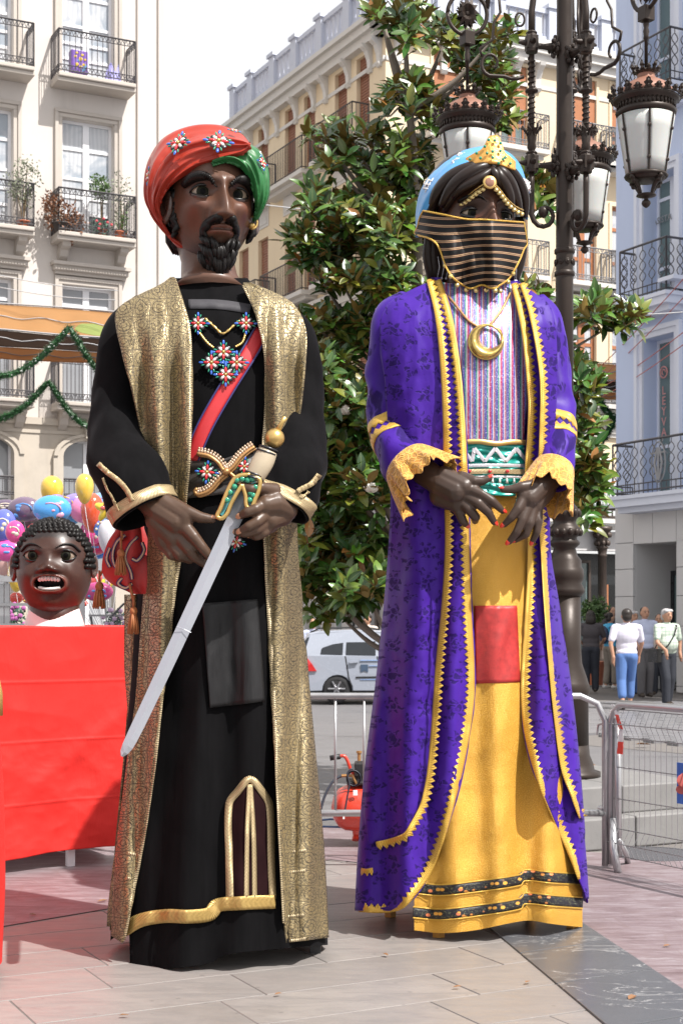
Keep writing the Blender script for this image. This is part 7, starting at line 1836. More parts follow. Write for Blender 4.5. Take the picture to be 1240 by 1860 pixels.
def collar(u, v):
    a = lerp(-2.9, 2.9, u); r = lerp(.165, .205, v)*(1+.10*v*math.exp(-(a/.35)**2)); zz = lerp(.075, -.05, v)-.055*math.exp(-(a/.5)**2)*(1-v)+.02*abs(a)/2.9
    return cc+Vector((math.sin(a)*r, -math.cos(a)*r*.9, zz))
b.grid(collar, n, 6); b.build('collar', simple('pale_pink_collar', (.74, .58, .57), .45, var=.05), big_h, True, solid=.012)

# ---- sliver of a third giant in red at the left edge
RY = 6.75
g3 = empty('parade_giant', (P(-195, 1115, RY).x, RY, 0), 'third parade giant in a red robe, only its robe edge showing', 'parade giant', 'parade giants')
RB = Body(RY, [(300, -250, -140, .15), (500, -262, -130, .2), (560, -340, -50, .28), (700, -350, -42, .34), (1000, -345, -40, .36), (1250, -360, -14, .38), (1400, -370, 2, .4), (1600, -380, 7, .42), (1745, -392, 1, .43)], lambda x, y: .02*math.sin(x*.07))
b = MB(); RB.tube(b, 500, 1752, 60, 64); b.build('robe', M['redcloth'], g3, True)
b = MB(); b.ell(P(-195, 400, RY), (.23, .26, .34), 24, 16); b.tube([P(-195, 450, RY), P(-195, 540, RY)], .15, 20); b.build('head', M['skin_ear'], g3, True)
b = MB(); b.tube([P(-4, 1236, RY-.02), P(0, 1260, RY-.03), P(1, 1300, RY-.03)], [.012, .014, .012], 8); b.build('gold_trim', M['braid'], g3, True)
b = MB(); sleeve(b, [(-75, 560, RY, 40), (-55, 700, RY-.1, 46), (-60, 850, RY-.2, 46), (-110, 950, RY-.5, 50)], 30, 24, .06, 4); b.build('sleeve', M['redcloth'], g3, True)
# ================================================================ BARRIERS
M['galv'] = simple('galvanised_tube', (.46, .46, .47), .34, .75, var=.2, vs_=6, bump=.05, bs=60, grime=.12)
M['wire'] = simple('galvanised_wire', (.40, .40, .41), .4, .7)
bYl = 9.62
ba = empty('crowd_barrier', (P(640, 1115, bYl).x, bYl, 0), 'galvanised crowd barrier with upright bars standing behind the two giants', 'barrier', 'crowd barriers')
bz_ = lambda y: CAMH-(y-HY)*bYl/F
xa, xb_ = P(425, 0, bYl).x, P(1098, 0, bYl).x; zt_, zl_ = bz_(1264), bz_(1477)
rot = lambda x: Vector((x, bYl+.0*(x), 0))
b = MB(); top = [rot(xa)+ZUP*.02, rot(xa)+ZUP*(zt_-.16), rot(xa+.05)+ZUP*(zt_-.05), rot(xa+.16)+ZUP*zt_, rot((xa+xb_)/2)+ZUP*zt_, rot(xb_-.16)+ZUP*zt_, rot(xb_-.05)+ZUP*(zt_-.05), rot(xb_)+ZUP*(zt_-.16), rot(xb_)+ZUP*.02]
b.tube(top, .021, 12); b.build('top_frame', M['galv'], ba, True)
b = MB(); b.bar(rot(xa)+ZUP*zl_, rot(xb_-.0)+ZUP*zl_, .0225, 12); b.build('lower_rail', M['galv'], ba, True)
x0 = P(609, 0, bYl).x; stp = P(661, 0, bYl).x-x0
k = -4
while x0+k*stp < xb_-.08:
    x = x0+k*stp
    if x > xa+.08: b = MB(); b.bar(rot(x)+ZUP*zl_, rot(x)+ZUP*zt_, .0085, 8); b.build('upright_bar', M['galv'], ba, True)
    k += 1
for x in (xa+.25, xb_-.3):
    b = MB(); b.tube([rot(x)+Vector((0, -.3, .02)), rot(x)+Vector((0, -.05, .06)), rot(x)+Vector((0, .05, .06)), rot(x)+Vector((0, .3, .02))], .016, 8); b.build('foot', M['galv'], ba, True)
# mesh fence barrier at the right, turned towards the viewer
f0 = P(1102, 1115, 9.52); f0.z = 0; fd = Vector((.86, -.30, 0)).normalized(); fz = 1.03
f0 = G(1108, 1578); f0 = Vector((f0.x, f0.y, 0)); e1 = P(1240, 1115, 9.25); 
ztop = CAMH-(1277-HY)*f0.y/F
fe = Vector((P(1240, 0, 9.05).x, 9.05, 0)); fd = (fe-f0).normalized(); LB = 2.2
mbv = empty('mesh_barrier', f0, 'galvanised mesh fence barrier with red and white tape on its end post', 'barrier', 'crowd barriers')
b = MB(); pth = [f0+ZUP*.03, f0+ZUP*(ztop-.14), f0+fd*.03+ZUP*(ztop-.05), f0+fd*.10+ZUP*ztop, f0+fd*LB+ZUP*ztop]; b.tube(pth, .026, 12)
b.bar(f0+fd*LB+ZUP*.03, f0+fd*LB+ZUP*ztop, .026, 12)
b.bar(f0+fd*.085+Vector((0, .03, .08)), f0+fd*.075+ZUP*(ztop-.1)+Vector((0, .03, 0)), .023, 10)
b.tube([f0+fd*.02+Vector((0, -.02, .33)), f0+Vector((-.0, -.10, .14)), f0+Vector((.02, -.16, .0))], .025, 10); b.tube([f0+fd*.07+ZUP*.2, f0+Vector((.12, .10, .08)), f0+Vector((.15, .2, .0))], .02, 10)
b.build('tube_frame', M['galv'], mbv, True)
wirez = [.995, .945, .90, .74, .52, .30, .22, .155]; wirez = [ztop*q for q in (.965, .88, .80, .62, .43, .25, .17, .09)]
wo = [.0, .045, .0, .0, .0, .0, .05, .0]
b = MB(); fn_ = Vector((fd.y, -fd.x, 0))
for z, o in zip(wirez, wo): b.bar(f0+fd*.03+fn_*o+ZUP*z, f0+fd*LB+fn_*o+ZUP*z, .0035, 5)
nv = 44
for i in range(1, nv):
    q = f0+fd*(.03+i/nv*(LB-.05)); b.tube([q+fn_*o+ZUP*z for z, o in zip(wirez, wo)], .0026, 4, False)
b.build('wire_mesh', M['wire'], mbv, True)
b = MB(); b.tube([f0-fd*.10+ZUP*(ztop*.36), f0-fd*.02+ZUP*(ztop*.36)], .03, 6, True, .6); b.tube([f0-fd*.13+ZUP*(ztop*.80), f0-fd*.12+ZUP*(ztop*.86), f0-fd*.04+ZUP*(ztop*.88), f0-fd*.02+ZUP*(ztop*.83)], .008, 6); b.build('coupling_hook', M['galv'], mbv)
b = MB(); cc_ = [(.74, .74, .74, 1), (.75, .05, .03, 1)]
tp = [f0+fd*.01+Vector((0, -.035, ztop-.005)), f0+fd*.05+Vector((0, -.04, ztop-.07)), f0+fd*.09+Vector((0, -.04, ztop-.16)), f0+fd*.085+Vector((0, -.045, ztop-.24)), f0+fd*.075+Vector((0, -.045, ztop-.32))]
for i in range(12):
    t0, t1 = i/12*4, (i+1)/12*4; f_ = lambda t: tp[int(min(3, t))].lerp(tp[int(min(3, t))+1], t-int(min(3, t)))
    w_ = .012+.016*(i/12); b.col = cc_[(i//3) % 2]; a, c = f_(t0), f_(t1); b.add([a-fd*w_, a+fd*w_, c+fd*w_*1.05, c-fd*w_*1.05], [(0, 1, 2, 3)])
b.build('warning_tape', painted('plastic_tape', .35), mbv, solid=.002)
b = MB(); q = f0+fd*((P(1232, 0, 9.08).x-f0.x)/fd.x)+fn_*.012; b.obox(q+ZUP*(ztop*.46), fd*.35, fn_*.004, ZUP*.25); pn = b.build('banner', simple('blue_banner', (.03, .14, .50), .45, var=.4, vs_=5), mbv)
b = MB(); b.ell(q+fd*.1+fn_*.007+ZUP*(ztop*.46+.15), (.07, .003, .05), 12, 6); b.ell(q+fd*.05+fn_*.007+ZUP*(ztop*.46+.09), (.04, .003, .03), 12, 6); b.build('banner_print', simple('banner_red', (.55, .12, .10), .5), pn)

# ================================================================ RED AIR COMPRESSOR
cY = 10.55; comp = empty('air_compressor', (P(655, 1115, cY).x, cY, 0), 'red air compressor tank with black hose behind the barrier', 'air compressor')
M['compred'] = simple('red_enamel', (.62, .055, .03), .28, coat=.5, var=.08)
ck = cY/F; c = P(655, 1467, cY); b = MB(); rr = 42*ck
b.lathe(c-Vector((54*ck, 0, 0)), [(0, 0), (rr*.5, .018), (rr*.82, .055), (rr*.97, .10), (rr, .15), (rr, .50), (rr*.97, .56), (rr*.8, .61), (0, .66)], 28, (1, 0, 0), False); b.build('tank', M['compred'], comp, True)
b = MB()
for x in (646, 720): b.tube([P(x, 1500, cY), P(x, 1516, cY), P(x, 1526, cY-.02)], [.03, .022, .03], 8)
b.build('foot', M['compred'], comp); b = MB(); b.box(P(672, 1403, cY), .22, .16, .15); b.box(P(668, 1420, cY), .30, .20, .03); b.box(P(655, 1398, cY-.06), .09, .06, .10); b.build('motor', simple('black_motor', (.02, .02, .022), .5), comp, bevel=.01)
b = MB(); b.tube(poly([tuple(P(x, y, cY-.02)) for x, y in ((613, 1375), (624, 1373), (630, 1380), (636, 1396), (645, 1412))], 14), .012, 8); b.build('handle', M['compred'], comp, True)
b = MB(); b.tube([P(599, 1377, cY-.02), P(618, 1374, cY-.02)], .019, 8); b.build('handle_grip', bpy.data.materials['black_motor'], comp, True)
b = MB(); b.tube(poly([tuple(P(x, y, Y)) for x, y, Y in ((632, 1409, cY-.1), (618, 1410, cY-.1), (604, 1420, cY-.12), (590, 1445, cY-.15), (581, 1475, cY-.18), (575, 1500, cY-.2), (560, 1502, cY-.2), (540, 1500, cY))], 40), .010, 7)
b.tube(poly([tuple(P(x, y, cY-.20)) for x, y in ((640, 1395), (631, 1404), (634, 1425), (630, 1450), (625, 1480))], 20), .007, 6); b.tube([P(642+12*math.cos(t*.4), 1414+14*math.sin(t*.4), cY-.12) for t in range(34)], .007, 6); b.build('hose', simple('dark_hose', (.03, .035, .05), .45), comp, True)
b = MB(); b.box(P(645, 1440, cY-rr-.0), .03, .012, .035, .1); b.box(P(624, 1485, cY-rr+.01), .012, .012, .02); b.build('label_plate', M['whitewood'], comp); b = MB(); b.tube([P(620, 1409, cY-.1), P(640, 1409, cY-.1), P(648, 1425, cY-.1)], .011, 8); b.lathe(P(652, 1382, cY-.04), [(.012, 0), (.012, .05), (.02, .055), (.02, .07)], 8); b.build('brass_valve', M['bronze'], comp, kind='stuff')
b = MB(); b.tube([P(540, 1494, 10.9), P(600, 1488, 10.8), P(700, 1490, 10.7)], .008, 6); b.tube([P(540, 1500, 10.7), P(610, 1502, 10.6), P(700, 1507, 10.6)], .008, 6); 
for q in ():pass
o = b.build('cable', simple('blue_cable', (.06, .12, .26), .5), label='pair of thin blue cables running past the compressor', cat='cable')

# ================================================================ CAR
M['carwhite'] = simple('pale_car_paint', (.29, .315, .37), .25, var=.02, coat=.8, croug=.05); M['carglass'] = simple('car_glass', (.02, .023, .027), .1, spec=.4); M['tyre'] = simple('tyre_rubber', (.018, .018, .02), .8); M['rim'] = simple('alloy_rim', (.34, .34, .36), .3, .8)
M['taillight'] = simple('red_lens', (.50, .02, .02), .15, coat=.8); M['black_trim'] = simple('black_trim', (.015, .015, .016), .5)
kY = 27.4; kk = kY/F
car = empty('estate_car', (P(700, 1115, kY).x, kY+.8, 0), 'pale silver estate car with roof rails driving behind the giants', 'car')
cxz = lambda x, y: (P(x, y, kY).x, CAMH-(y-HY)*kk)
side = [(536, 1252), (533, 1232), (536, 1215), (541, 1205), (545, 1190), (550, 1165), (558, 1150), (575, 1146), (640, 1143), (700, 1145), (738, 1152), (775, 1178), (800, 1192), (860, 1200), (893, 1212), (900, 1232), (898, 1254), (870, 1258)]
arch = lambda cx_, r: [(cx_+r*math.cos(t), 1256-r*1.02*math.sin(t)) for t in [math.pi*i/10 for i in range(11)]]
out_ = side+arch(842, 29)+arch(610, 29)+[(545, 1257)]
Wd = 1.62
b = MB(); n = len(out_); rows = [(0, 1.0, .0), (.0, 1.0, .0)]
st = [(0.04, .985), (0, 1.), ]
cxm, czm = cxz(700, 1215)
def ring_(inset, y):
    r = []
    for (x, yy) in out_:
        X, Z = cxz(x, yy); 
        up_ = sstep(1205, 1150, yy)
        r.append(Vector((X, y+(up_*.20 if y < kY+.8 else -up_*.20), Z)))
    return r
R0, R1 = ring_(0, kY), ring_(0, kY+Wd); ins = lambda r, s_: [Vector((lerp(cxm, p.x, s_), p.y, lerp(czm, p.z, s_))) for p in r]
rings = [ins([p+Vector((0, .0, 0)) for p in R0], .965), [p+Vector((0, .05, 0)) for p in ins(R0, .99)], [p+Vector((0, .12, 0)) for p in R0], [p-Vector((0, .12, 0)) for p in R1], [p-Vector((0, .05, 0)) for p in ins(R1, .99)], ins(R1, .965)]
b.add([p for r in rings for p in r], [(i*n+k, i*n+(k+1) % n, (i+1)*n+(k+1) % n, (i+1)*n+k) for i in range(5) for k in range(n)]+[tuple(range(n-1, -1, -1)), tuple(5*n+k for k in range(n))])
b.build('body', M['carwhite'], car, False, bevel=.02)
def side_poly(name, pts, m, d=.012, parent=car, smooth=False):
    b = MB(); q = []
    for x, y in pts:
        X, Z = cxz(x, y); up_ = sstep(1205, 1150, y); q.append(Vector((X, kY+up_*.20-d, Z)))
    b.prism(q, Vector((0, d+.03, 0))); return b.build(name, m, parent)
side_poly('side_window', [(582, 1188), (584, 1172), (592, 1159), (605, 1156), (624, 1155), (622, 1189)], M['carglass'], .018)
side_poly('side_window', [(628, 1189), (629, 1155), (668, 1155), (682, 1158), (682, 1190)], M['carglass'], .018); side_poly('side_window', [(688, 1190), (688, 1158), (725, 1160), (755, 1184), (755, 1190)], M['carglass'], .018)
side_poly('rear_window', [(546, 1190), (550, 1168), (558, 1158), (567, 1158), (562, 1180), (556, 1190)], M['carglass'], .010)
side_poly('taillight', [(541, 1219), (545, 1194), (556, 1193), (566, 1205), (575, 1219)], M['taillight'], .025)
for pts in ([(626, 1192), (628, 1192), (634, 1230), (640, 1248), (638, 1248), (632, 1230)], [(684, 1192), (686, 1192), (687, 1248), (685, 1248)]): side_poly('door_seam', pts, M['black_trim'], .008)
side_poly('door_handle', [(634, 1202), (650, 1200), (650, 1203), (634, 1205)], M['carwhite'], .04); side_poly('trim_strip', [(646, 1229), (720, 1228), (720, 1231), (646, 1232)], M['black_trim'], .012)
side_poly('door_badge', [(655, 1207), (668, 1207), (668, 1221), (661.5, 1218), (655, 1221)], simple('badge_blue', (.05, .08, .13), .4), .012)
for y in (1199, 1209, 1234): side_poly('door_lettering', [(654 if y != 1209 else 670, y), (705, y-.3), (705, y+.9), (654 if y != 1209 else 670, y+1.2)], simple('faded_blue_lettering', (.20, .30, .52), .5), .012)
for s_ in (.3, 1.32): b = MB(); b.tube([(cxz(562, 0)[0], kY+s_, cxz(0, 1149)[1]), (cxz(580, 0)[0], kY+s_, cxz(0, 1142)[1]), (cxz(660, 0)[0], kY+s_, cxz(0, 1140)[1]), (cxz(690, 0)[0], kY+s_, cxz(0, 1144)[1])], .014, 6); b.build('roof_rail', M['black_trim'], car, True)
for wx in (611, 843):
    for s_ in (.02, 1.42):
        X, _ = cxz(wx, 0); c = Vector((X, kY+s_, .265)); b = MB(); b.lathe(c, [(.17, 0), (.24, .0), (.262, .03), (.262, .15), (.24, .18), (.17, .18)], 24, (0, 1, 0)); wh = b.build('wheel', M['tyre'], car, True)
        b = MB(); b.lathe(c-Vector((0, .006, 0)), [(.17, 0), (.165, .02), (.05, .005), (0, .0)], 24, (0, 1, 0), False)
        for k_ in range(6): a = k_*1.047; b.bar(c+Vector((math.cos(a)*.03, -.012, math.sin(a)*.03)), c+Vector((math.cos(a)*.16, -.012, math.sin(a)*.16)), .018, 4)
        b.build('rim', M['rim'], wh)
b = MB(); b.box(Vector((cxz(720, 0)[0], kY+.8, .28)), 3.2, 1.3, .18); b.build('underbody', M['black_trim'], car)

# ================================================================ PEOPLE
M['skin_p'] = simple('skin_tan', (.44, .235, .15), .5, var=.12, vs_=9, sss=.05)
M['hair_p'] = simple('dark_hair', (.022, .016, .013), .5, bump=.5, bs=60); M['hair_g'] = simple('grey_hair', (.42, .41, .41), .6, bump=.6, bs=60, var=.3)
def cloth_m(n, c, **k): return simple(n, c, .8, var=.14, vs_=9, bump=.45, bs=9, **k)
M['tee'] = cloth_m('white_tshirt', (.66, .64, .74)); M['jeans'] = cloth_m('blue_jeans', (.085, .17, .40)); M['navytr'] = cloth_m('dark_trousers', (.022, .025, .035)); M['greytr'] = cloth_m('grey_trousers', (.10, .095, .10)); M['blueshirt'] = cloth_m('pale_blue_shirt', (.46, .50, .66)); M['cyan'] = cloth_m('bright_blue_top', (.06, .36, .60)); M['darktop'] = cloth_m('charcoal_top', (.06, .052, .056)); M['khaki'] = cloth_m('khaki_trousers', (.21, .18, .15)); M['cream_top'] = cloth_m('cream_top', (.58, .50, .44)); M['shoe_d'] = simple('dark_shoe', (.04, .028, .02), .5); M['shoe_w'] = simple('white_shoe', (.55, .54, .52), .6)
def m_plaid():
    t = NT('plaid_shirt'); co = t.coord(); x, y, z = t.sep(co)
    a = t.math('SINE', t.math('MULTIPLY', x, 95)); c = t.math('SINE', t.math('MULTIPLY', z, 95)); h = t.math('MAXIMUM', t.step(a, .72, .9), t.step(c, .72, .9)); n = t.noise(co, 9, 3)
    k = t.mix(h, (.47, .54, .46), (.26, .36, .29)); t.set(col=t.mix(t.math('MULTIPLY', n, .3), k, (.62, .64, .58)), rough=.8); t.bump(n, .4, .03); return t.mat
M['plaid'] = m_plaid()
def person(px, pyf, ph_px, face, label, top, trous, hairm, stride=.12, sleeves='short', build=1.0, shoe='shoe_d', arms=((.0, .0), (.0, .0)), hair='short', skirt=False, trouser_len=1.0, group=None, belly=0., Y=None, name='person'):
    "pyf: row of the feet; ph_px: height in pixels; face: direction faced (0 = towards camera, radians)"
    Y = Y or F*CAMH/(pyf-HY); s = ph_px*Y/F/1.75; o = P(px, HY, Y); o.z = 0
    ca, sa = math.cos(face), math.sin(face)
    root = empty(name, o, label, 'person', group)
    def T(x, y, z): x *= s*build if abs(z-1.2) < .45 else s; y *= s; return o+Vector((x*ca-y*sa, x*sa+y*ca, z*s))       # x: its left..right, -y: forward
    e = lambda c, r: ('e', T(*c), (r[0]*s*build, r[1]*s, r[2]*s), Matrix.Rotation(face, 3, 'Z'))
    c_ = lambda a, b_, r0, r1: ('c', T(*a), T(*b_), r0*s, r1*s)
    hipz, kz = .92, .50
    feet = [(-.095, -stride, .07), (.095, stride, .07)]; kn = [(-.095, -stride*.75-.03, kz), (.095, stride*.28-.03, kz)]
    sh = [(-.185, 0, 1.40), (.185, 0, 1.40)]; el, wr = [], []
    for k, sg in ((0, -1), (1, 1)):
        a, f = arms[k]; el.append((sg*(.235+.02), -.02-math.sin(a)*.10+ (stride*.5*sg), 1.13)); wr.append((sg*(.235-f*.15), -.05-math.sin(a)*.32+stride*.9*sg, .90+math.sin(a)*.22))
    sk = [e((0, -.015, 1.615), (.074, .095, .118)), e((0, -.055, 1.565), (.052, .05, .06)), c_((0, .01, 1.40), (0, -.005, 1.54), .058, .052), e((0, 0, 1.27), (.12, .06, .16)), c_((0, 0, 1.0), (0, 0, 1.3), .07, .08)]
    sk += [e((0, -.112, 1.595), (.014, .02, .022)), e((-.075, .0, 1.60), (.012, .022, .032)), e((.075, .0, 1.60), (.012, .022, .032))]
    for k in (0, 1):
        sk += [c_(sh[k], el[k], .05, .04), c_(el[k], wr[k], .038, .028)]; w_ = wr[k]; sk += [c_(w_, (w_[0], w_[1]-.02, w_[2]-.09), .034, .03)]
        for q in range(4): sk.append(c_((w_[0]+(q-1.5)*.006, w_[1]-.02+(q-1.5)*.016, w_[2]-.09), (w_[0], w_[1]-.035+(q-1.5)*.018, w_[2]-.165+.008*abs(q-1.3)), .0105, .008))
        sk.append(c_((w_[0], w_[1]-.035, w_[2]-.03), (w_[0], w_[1]-.065, w_[2]-.10), .012, .009))
        sk += [c_((kn[k][0]*.9, 0, hipz), kn[k], .075, .05), c_(kn[k], feet[k], .05, .036), c_(feet[k], (feet[k][0], feet[k][1]-.1, .035), .036, .03)]
    blob('body', sk, .0105*s, M['skin_p'], root, 3)
    tp_ = [e((0, .01, 1.28), (.185, .125, .2)), e((0, -.01-belly*.5, 1.10), (.165+belly*.3, .115+belly, .17)), e((0, 0, .98), (.17, .12, .10)), c_((-.15, 0, 1.41), (.15, 0, 1.41), .07, .07), c_((0, .0, 1.40), (0, 0, 1.46), .085, .066)]
    for k in (0, 1):
        if sleeves == 'short': m_ = tuple(lerp(p, q, .72) for p, q in zip(sh[k], el[k])); tp_.append(c_(sh[k], m_, .068, .062))
        elif sleeves == 'long': tp_ += [c_(sh[k], el[k], .072, .055), c_(el[k], tuple(lerp(p, q, .9) for p, q in zip(el[k], wr[k])), .055, .042)]
    blob('shirt', tp_, .014*s, M[top], root, 3)
    tr_ = [e((0, .01, .93), (.165, .115, .11))]
    for k in (0, 1):
        an = tuple(lerp(p, q, trouser_len*.96) for p, q in zip(kn[k], feet[k])); tr_ += [c_((kn[k][0]*.85, .01, hipz-.02), kn[k], .108, .086), c_(kn[k], an, .086, .076)]
    blob('trousers', tr_, .014*s, M[trous], root, 3)
    for k in (0, 1):
        f_ = feet[k]; blob('shoe', [c_((f_[0], f_[1]+.04, .045), (f_[0], f_[1]-.12, .035), .045, .036), e((f_[0], f_[1]-.03, .05), (.043, .08, .045))], .012*s, M[shoe], root, 2)
    hp = [e((0, .018, 1.655), (.084, .098, .088)), e((0, .05, 1.60), (.078, .065, .09))]
    if hair == 'long': hp += [e((0, .05, 1.55), (.09, .07, .13)), e((-.07, .02, 1.55), (.03, .05, .12)), e((.07, .02, 1.55), (.03, .05, .12))]
    if hair == 'bun': hp += [e((0, .11, 1.66), (.05, .05, .05))]
    if hair == 'bald': hp = [e((0, .045, 1.60), (.079, .065, .07)), e((0, .03, 1.66), (.076, .088, .064))]
    if hairm == 'hair_g': hp += [e((-.04, -.05, 1.69), (.05, .05, .035)), e((.03, -.055, 1.695), (.05, .05, .035))]
    blob('hair', hp, .010*s, M[hairm], root, 2)
    b = MB()
    for sg in (-1, 1): b.ell(T(sg*.03, -.105, 1.622), (.010*s, .008*s, .007*s), 6, 4)
    b.build('eye', M['liner'], root); b = MB(); b.ell(T(0, -.098, 1.548), (.022*s, .008*s, .006*s), 6, 4)
    for sg in (-1, 1): b.tube([T(sg*.012, -.108, 1.642), T(sg*.032, -.106, 1.648), T(sg*.05, -.092, 1.640)], .004*s, 4)
    b.build('brow_and_mouth', M['hair_p'], root)
    return root, T, s
PI = math.pi
person(1137, 1288, 184, PI, 'man in a white t-shirt and rolled blue jeans walking away with his back turned', 'tee', 'jeans', 'hair_p', .17, arms=((.0, .1), (0, .1)), build=1.12, trouser_len=.62)
r, T, s = person(1210, 1282, 178, .45, 'grey-haired man in a pale green plaid shirt with a black shoulder strap', 'plaid', 'navytr', 'hair_g', .10, arms=((.45, .2), (.2, .0)), build=1.16, belly=.04)
b = MB(); b.tube([T(.13, -.10, 1.44), T(.04, -.17, 1.28), T(-.10, -.185, 1.08), T(-.19, -.12, .98)], .017*s, 6, True, .4); b.tube([T(.13, -.08, 1.44), T(.12, .08, 1.42), T(-.02, .15, 1.2), T(-.19, .10, .98)], .017*s, 6, True, .4); b.box(T(-.23, .0, .90), .10*s, .26*s, .24*s, .45); b.build('shoulder_bag', M['liner'], label='black shoulder bag worn across the plaid shirt', cat='bag', bevel=.01)
b = MB(); b.tube([T(.235-.0+.03*math.cos(t), -.05-.08+.10+.03*math.sin(t), .93) for t in [i*.785 for i in range(8)]], .006*s, 5, closed=True)
person(1170, 1266, 166, .2, 'balding man in a pale blue shirt and grey trousers standing near the glass door', 'blueshirt', 'greytr', 'hair_p', .04, hair='bald', arms=((.3, .4), (.3, .3)), build=1.08)
r, T, s = person(1072, 1257, 149, PI-.2, 'woman with dark curly hair in a charcoal top seen from behind beside the lamp', 'darktop', 'navytr', 'hair_p', .03, hair='long', arms=((.6, .3), (.6, .6)), build=1.12)
r, T, s = person(1107, 1251, 140, PI/2+.5, 'woman in a bright blue top with a dark backpack and khaki trousers', 'cyan', 'khaki', 'hair_p', .05, hair='bun', shoe='shoe_w', arms=((.5, .2), (.5, .2)), trouser_len=.8)
b = MB(); q = T(0, .17, 1.22); b.ell(q, (.13*s, .10*s, .2*s), 14, 10, Matrix.Rotation(PI/2+.5, 3, 'Z')); bp = b.build('backpack', simple('navy_backpack', (.025, .04, .085), .6), smooth=True, label='dark navy backpack carried by the woman in blue', cat='backpack')
b = MB()
for sg in (-1, 1): b.tube([T(sg*.10, .12, 1.38), T(sg*.12, .0, 1.47), T(sg*.12, -.12, 1.32), T(sg*.13, -.05, 1.12), T(sg*.12, .12, 1.08)], .018*s, 5, True, .5)
b.build('strap', bpy.data.materials['navy_backpack'], bp)
person(1150, 1262, 154, .3, 'older man half hidden behind the white t-shirt', 'blueshirt', 'jeans', 'hair_g', .03)
person(1196, 1262, 148, -.3, 'person mostly hidden behind the plaid-shirted man', 'cream_top', 'navytr', 'hair_p', .02)
person(1112, 1246, 145, .1, 'person in dark clothes in the shade of the shop column', 'darktop', 'navytr', 'hair_p', .02)
person(568, 1262, 140, 0.1, 'man in a pale blue shirt standing beyond the parked car, head under the leaves', 'blueshirt', 'greytr', 'hair_p', .02)
r, T, s = person(667, 1262, 149, -.5, 'young woman in a cream top holding a green card beyond the car', 'cream_top', 'navytr', 'hair_p', .02, hair='bun', sleeves='long', arms=((1.2, .8), (1.2, .8)))
b = MB(); b.box(T(.05, -.30, 1.26), .24*s, .012, .10*s, -.3); b.build('card', simple('green_card', (.05, .55, .20), .5), label='bright green card held by the young woman', cat='card')
person(205, 1330, 190, .4, 'balloon seller in a pink top and jeans standing under the balloons', 'tee', 'jeans', 'hair_p', .04, Y=19.5)

# round clipped shrub in a pot by the shop
b = MB(); c = P(1078, 1112, 34.5); rng = random.Random(31); t = empty('potted_shrub', (c.x, c.y, 0), 'round green potted shrub by the shop behind the lamp', 'shrub')
foliage(b, c, (.36, .36, .32), 900, .10, rng, .3); b.build('foliage', M['leaf_green'], t); b = MB(); b.lathe((c.x, c.y, 0), [(.2, 0), (.28, .5), (.3, .5), (.3, .55), (.25, .55)], 16); b.build('pot', M['terracotta'], t); b = MB(); b.bar((c.x, c.y, .5), c, .03, 8); b.build('stem', M['stem'], t)

# ================================================================ BALLOONS AND THE SELLER'S RAILINGS
def m_balloon():
    t = NT('balloon_foil'); a = t.attr(); n = t.noise(t.coord(), 6, 3); t.set(col=t.mix(1., a, t.mix(n, (.8,)*3, (1.1,)*3), 'MULTIPLY'), rough=.16, coat=.7, sss=.05); return t.mat
M['balloon'] = m_balloon()
BAL = [(45, 925, 24, 18, (.16, .11, .17), 'round'), (40, 945, 28, 20, (.06, .04, .045), 'round'), (8, 955, 18, 24, (.12, .15, .55), 'round'), (12, 920, 20, 10, (.14, .10, .16), 'round'), (95, 892, 16, 20, (.80, .52, .06), 'egg'), (154, 888, 13, 20, (.80, .52, .08), 'egg'),
       (95, 925, 28, 20, (.08, .36, .80), 'round'), (118, 915, 26, 22, (.26, .20, .62), 'heart'), (122, 935, 22, 16, (.12, .50, .85), 'round'), (152, 925, 20, 20, (.80, .26, .50), 'round'), (168, 932, 16, 26, (.70, .10, .04), 'egg'), (194, 925, 14, 16, (.85, .62, .05), 'star'),
       (188, 960, 14, 14, (.05, .22, .70), 'dots'), (166, 968, 17, 18, (.80, .07, .30), 'round'), (176, 990, 16, 14, (.55, .03, .14), 'round'), (194, 975, 12, 22, (.62, .62, .68), 'egg'), (178, 1004, 12, 9, (.04, .20, .66), 'round'),
       (12, 970, 14, 18, (.05, .22, .70), 'dots'), (28, 966, 14, 16, (.80, .07, .30), 'round'), (14, 1000, 24, 16, (.82, .10, .40), 'round'), (8, 1018, 18, 22, (.68, .42, .40), 'round'), (30, 1048, 12, 20, (.75, .50, .06), 'egg'), (30, 1086, 10, 8, (.70, .05, .03), 'round'), (50, 1088, 7, 6, (.70, .05, .03), 'round'),
       (145, 1096, 12, 6, (.75, .05, .03), 'round'), (150, 1082, 8, 9, (.80, .45, .05), 'round'), (170, 1055, 12, 16, (.60, .10, .10), 'heart'), (178, 1075, 22, 14, (.55, .06, .24), 'round'), (195, 1062, 9, 14, (.80, .60, .05), 'star'), (186, 912, 18, 14, (.25, .45, .80), 'round'), (220, 930, 18, 20, (.2, .4, .8), 'round'), (62, 985, 16, 18, (.6, .1, .5), 'round')]
SAY = {'round': 'round', 'egg': 'egg-shaped', 'heart': 'heart-shaped', 'star': 'star-shaped', 'dots': 'white-dotted'}
def cname(c):
    r, g, b_ = c
    if max(c) < .2: return 'dark purple' if b_ > .1 else 'near-black'
    if r > .5 and g > .4 and b_ < .2: return 'yellow'
    if r > .5 and g > .4: return 'silvery pale'
    if b_ > .5 and g > .3: return 'light blue'
    if b_ > .5: return 'deep blue' if r < .2 else 'violet'
    if r > .5 and b_ > .2: return 'pink'
    if r > .5 and b_ > .12: return 'crimson'
    return 'red'
rng = random.Random(17); used = {}
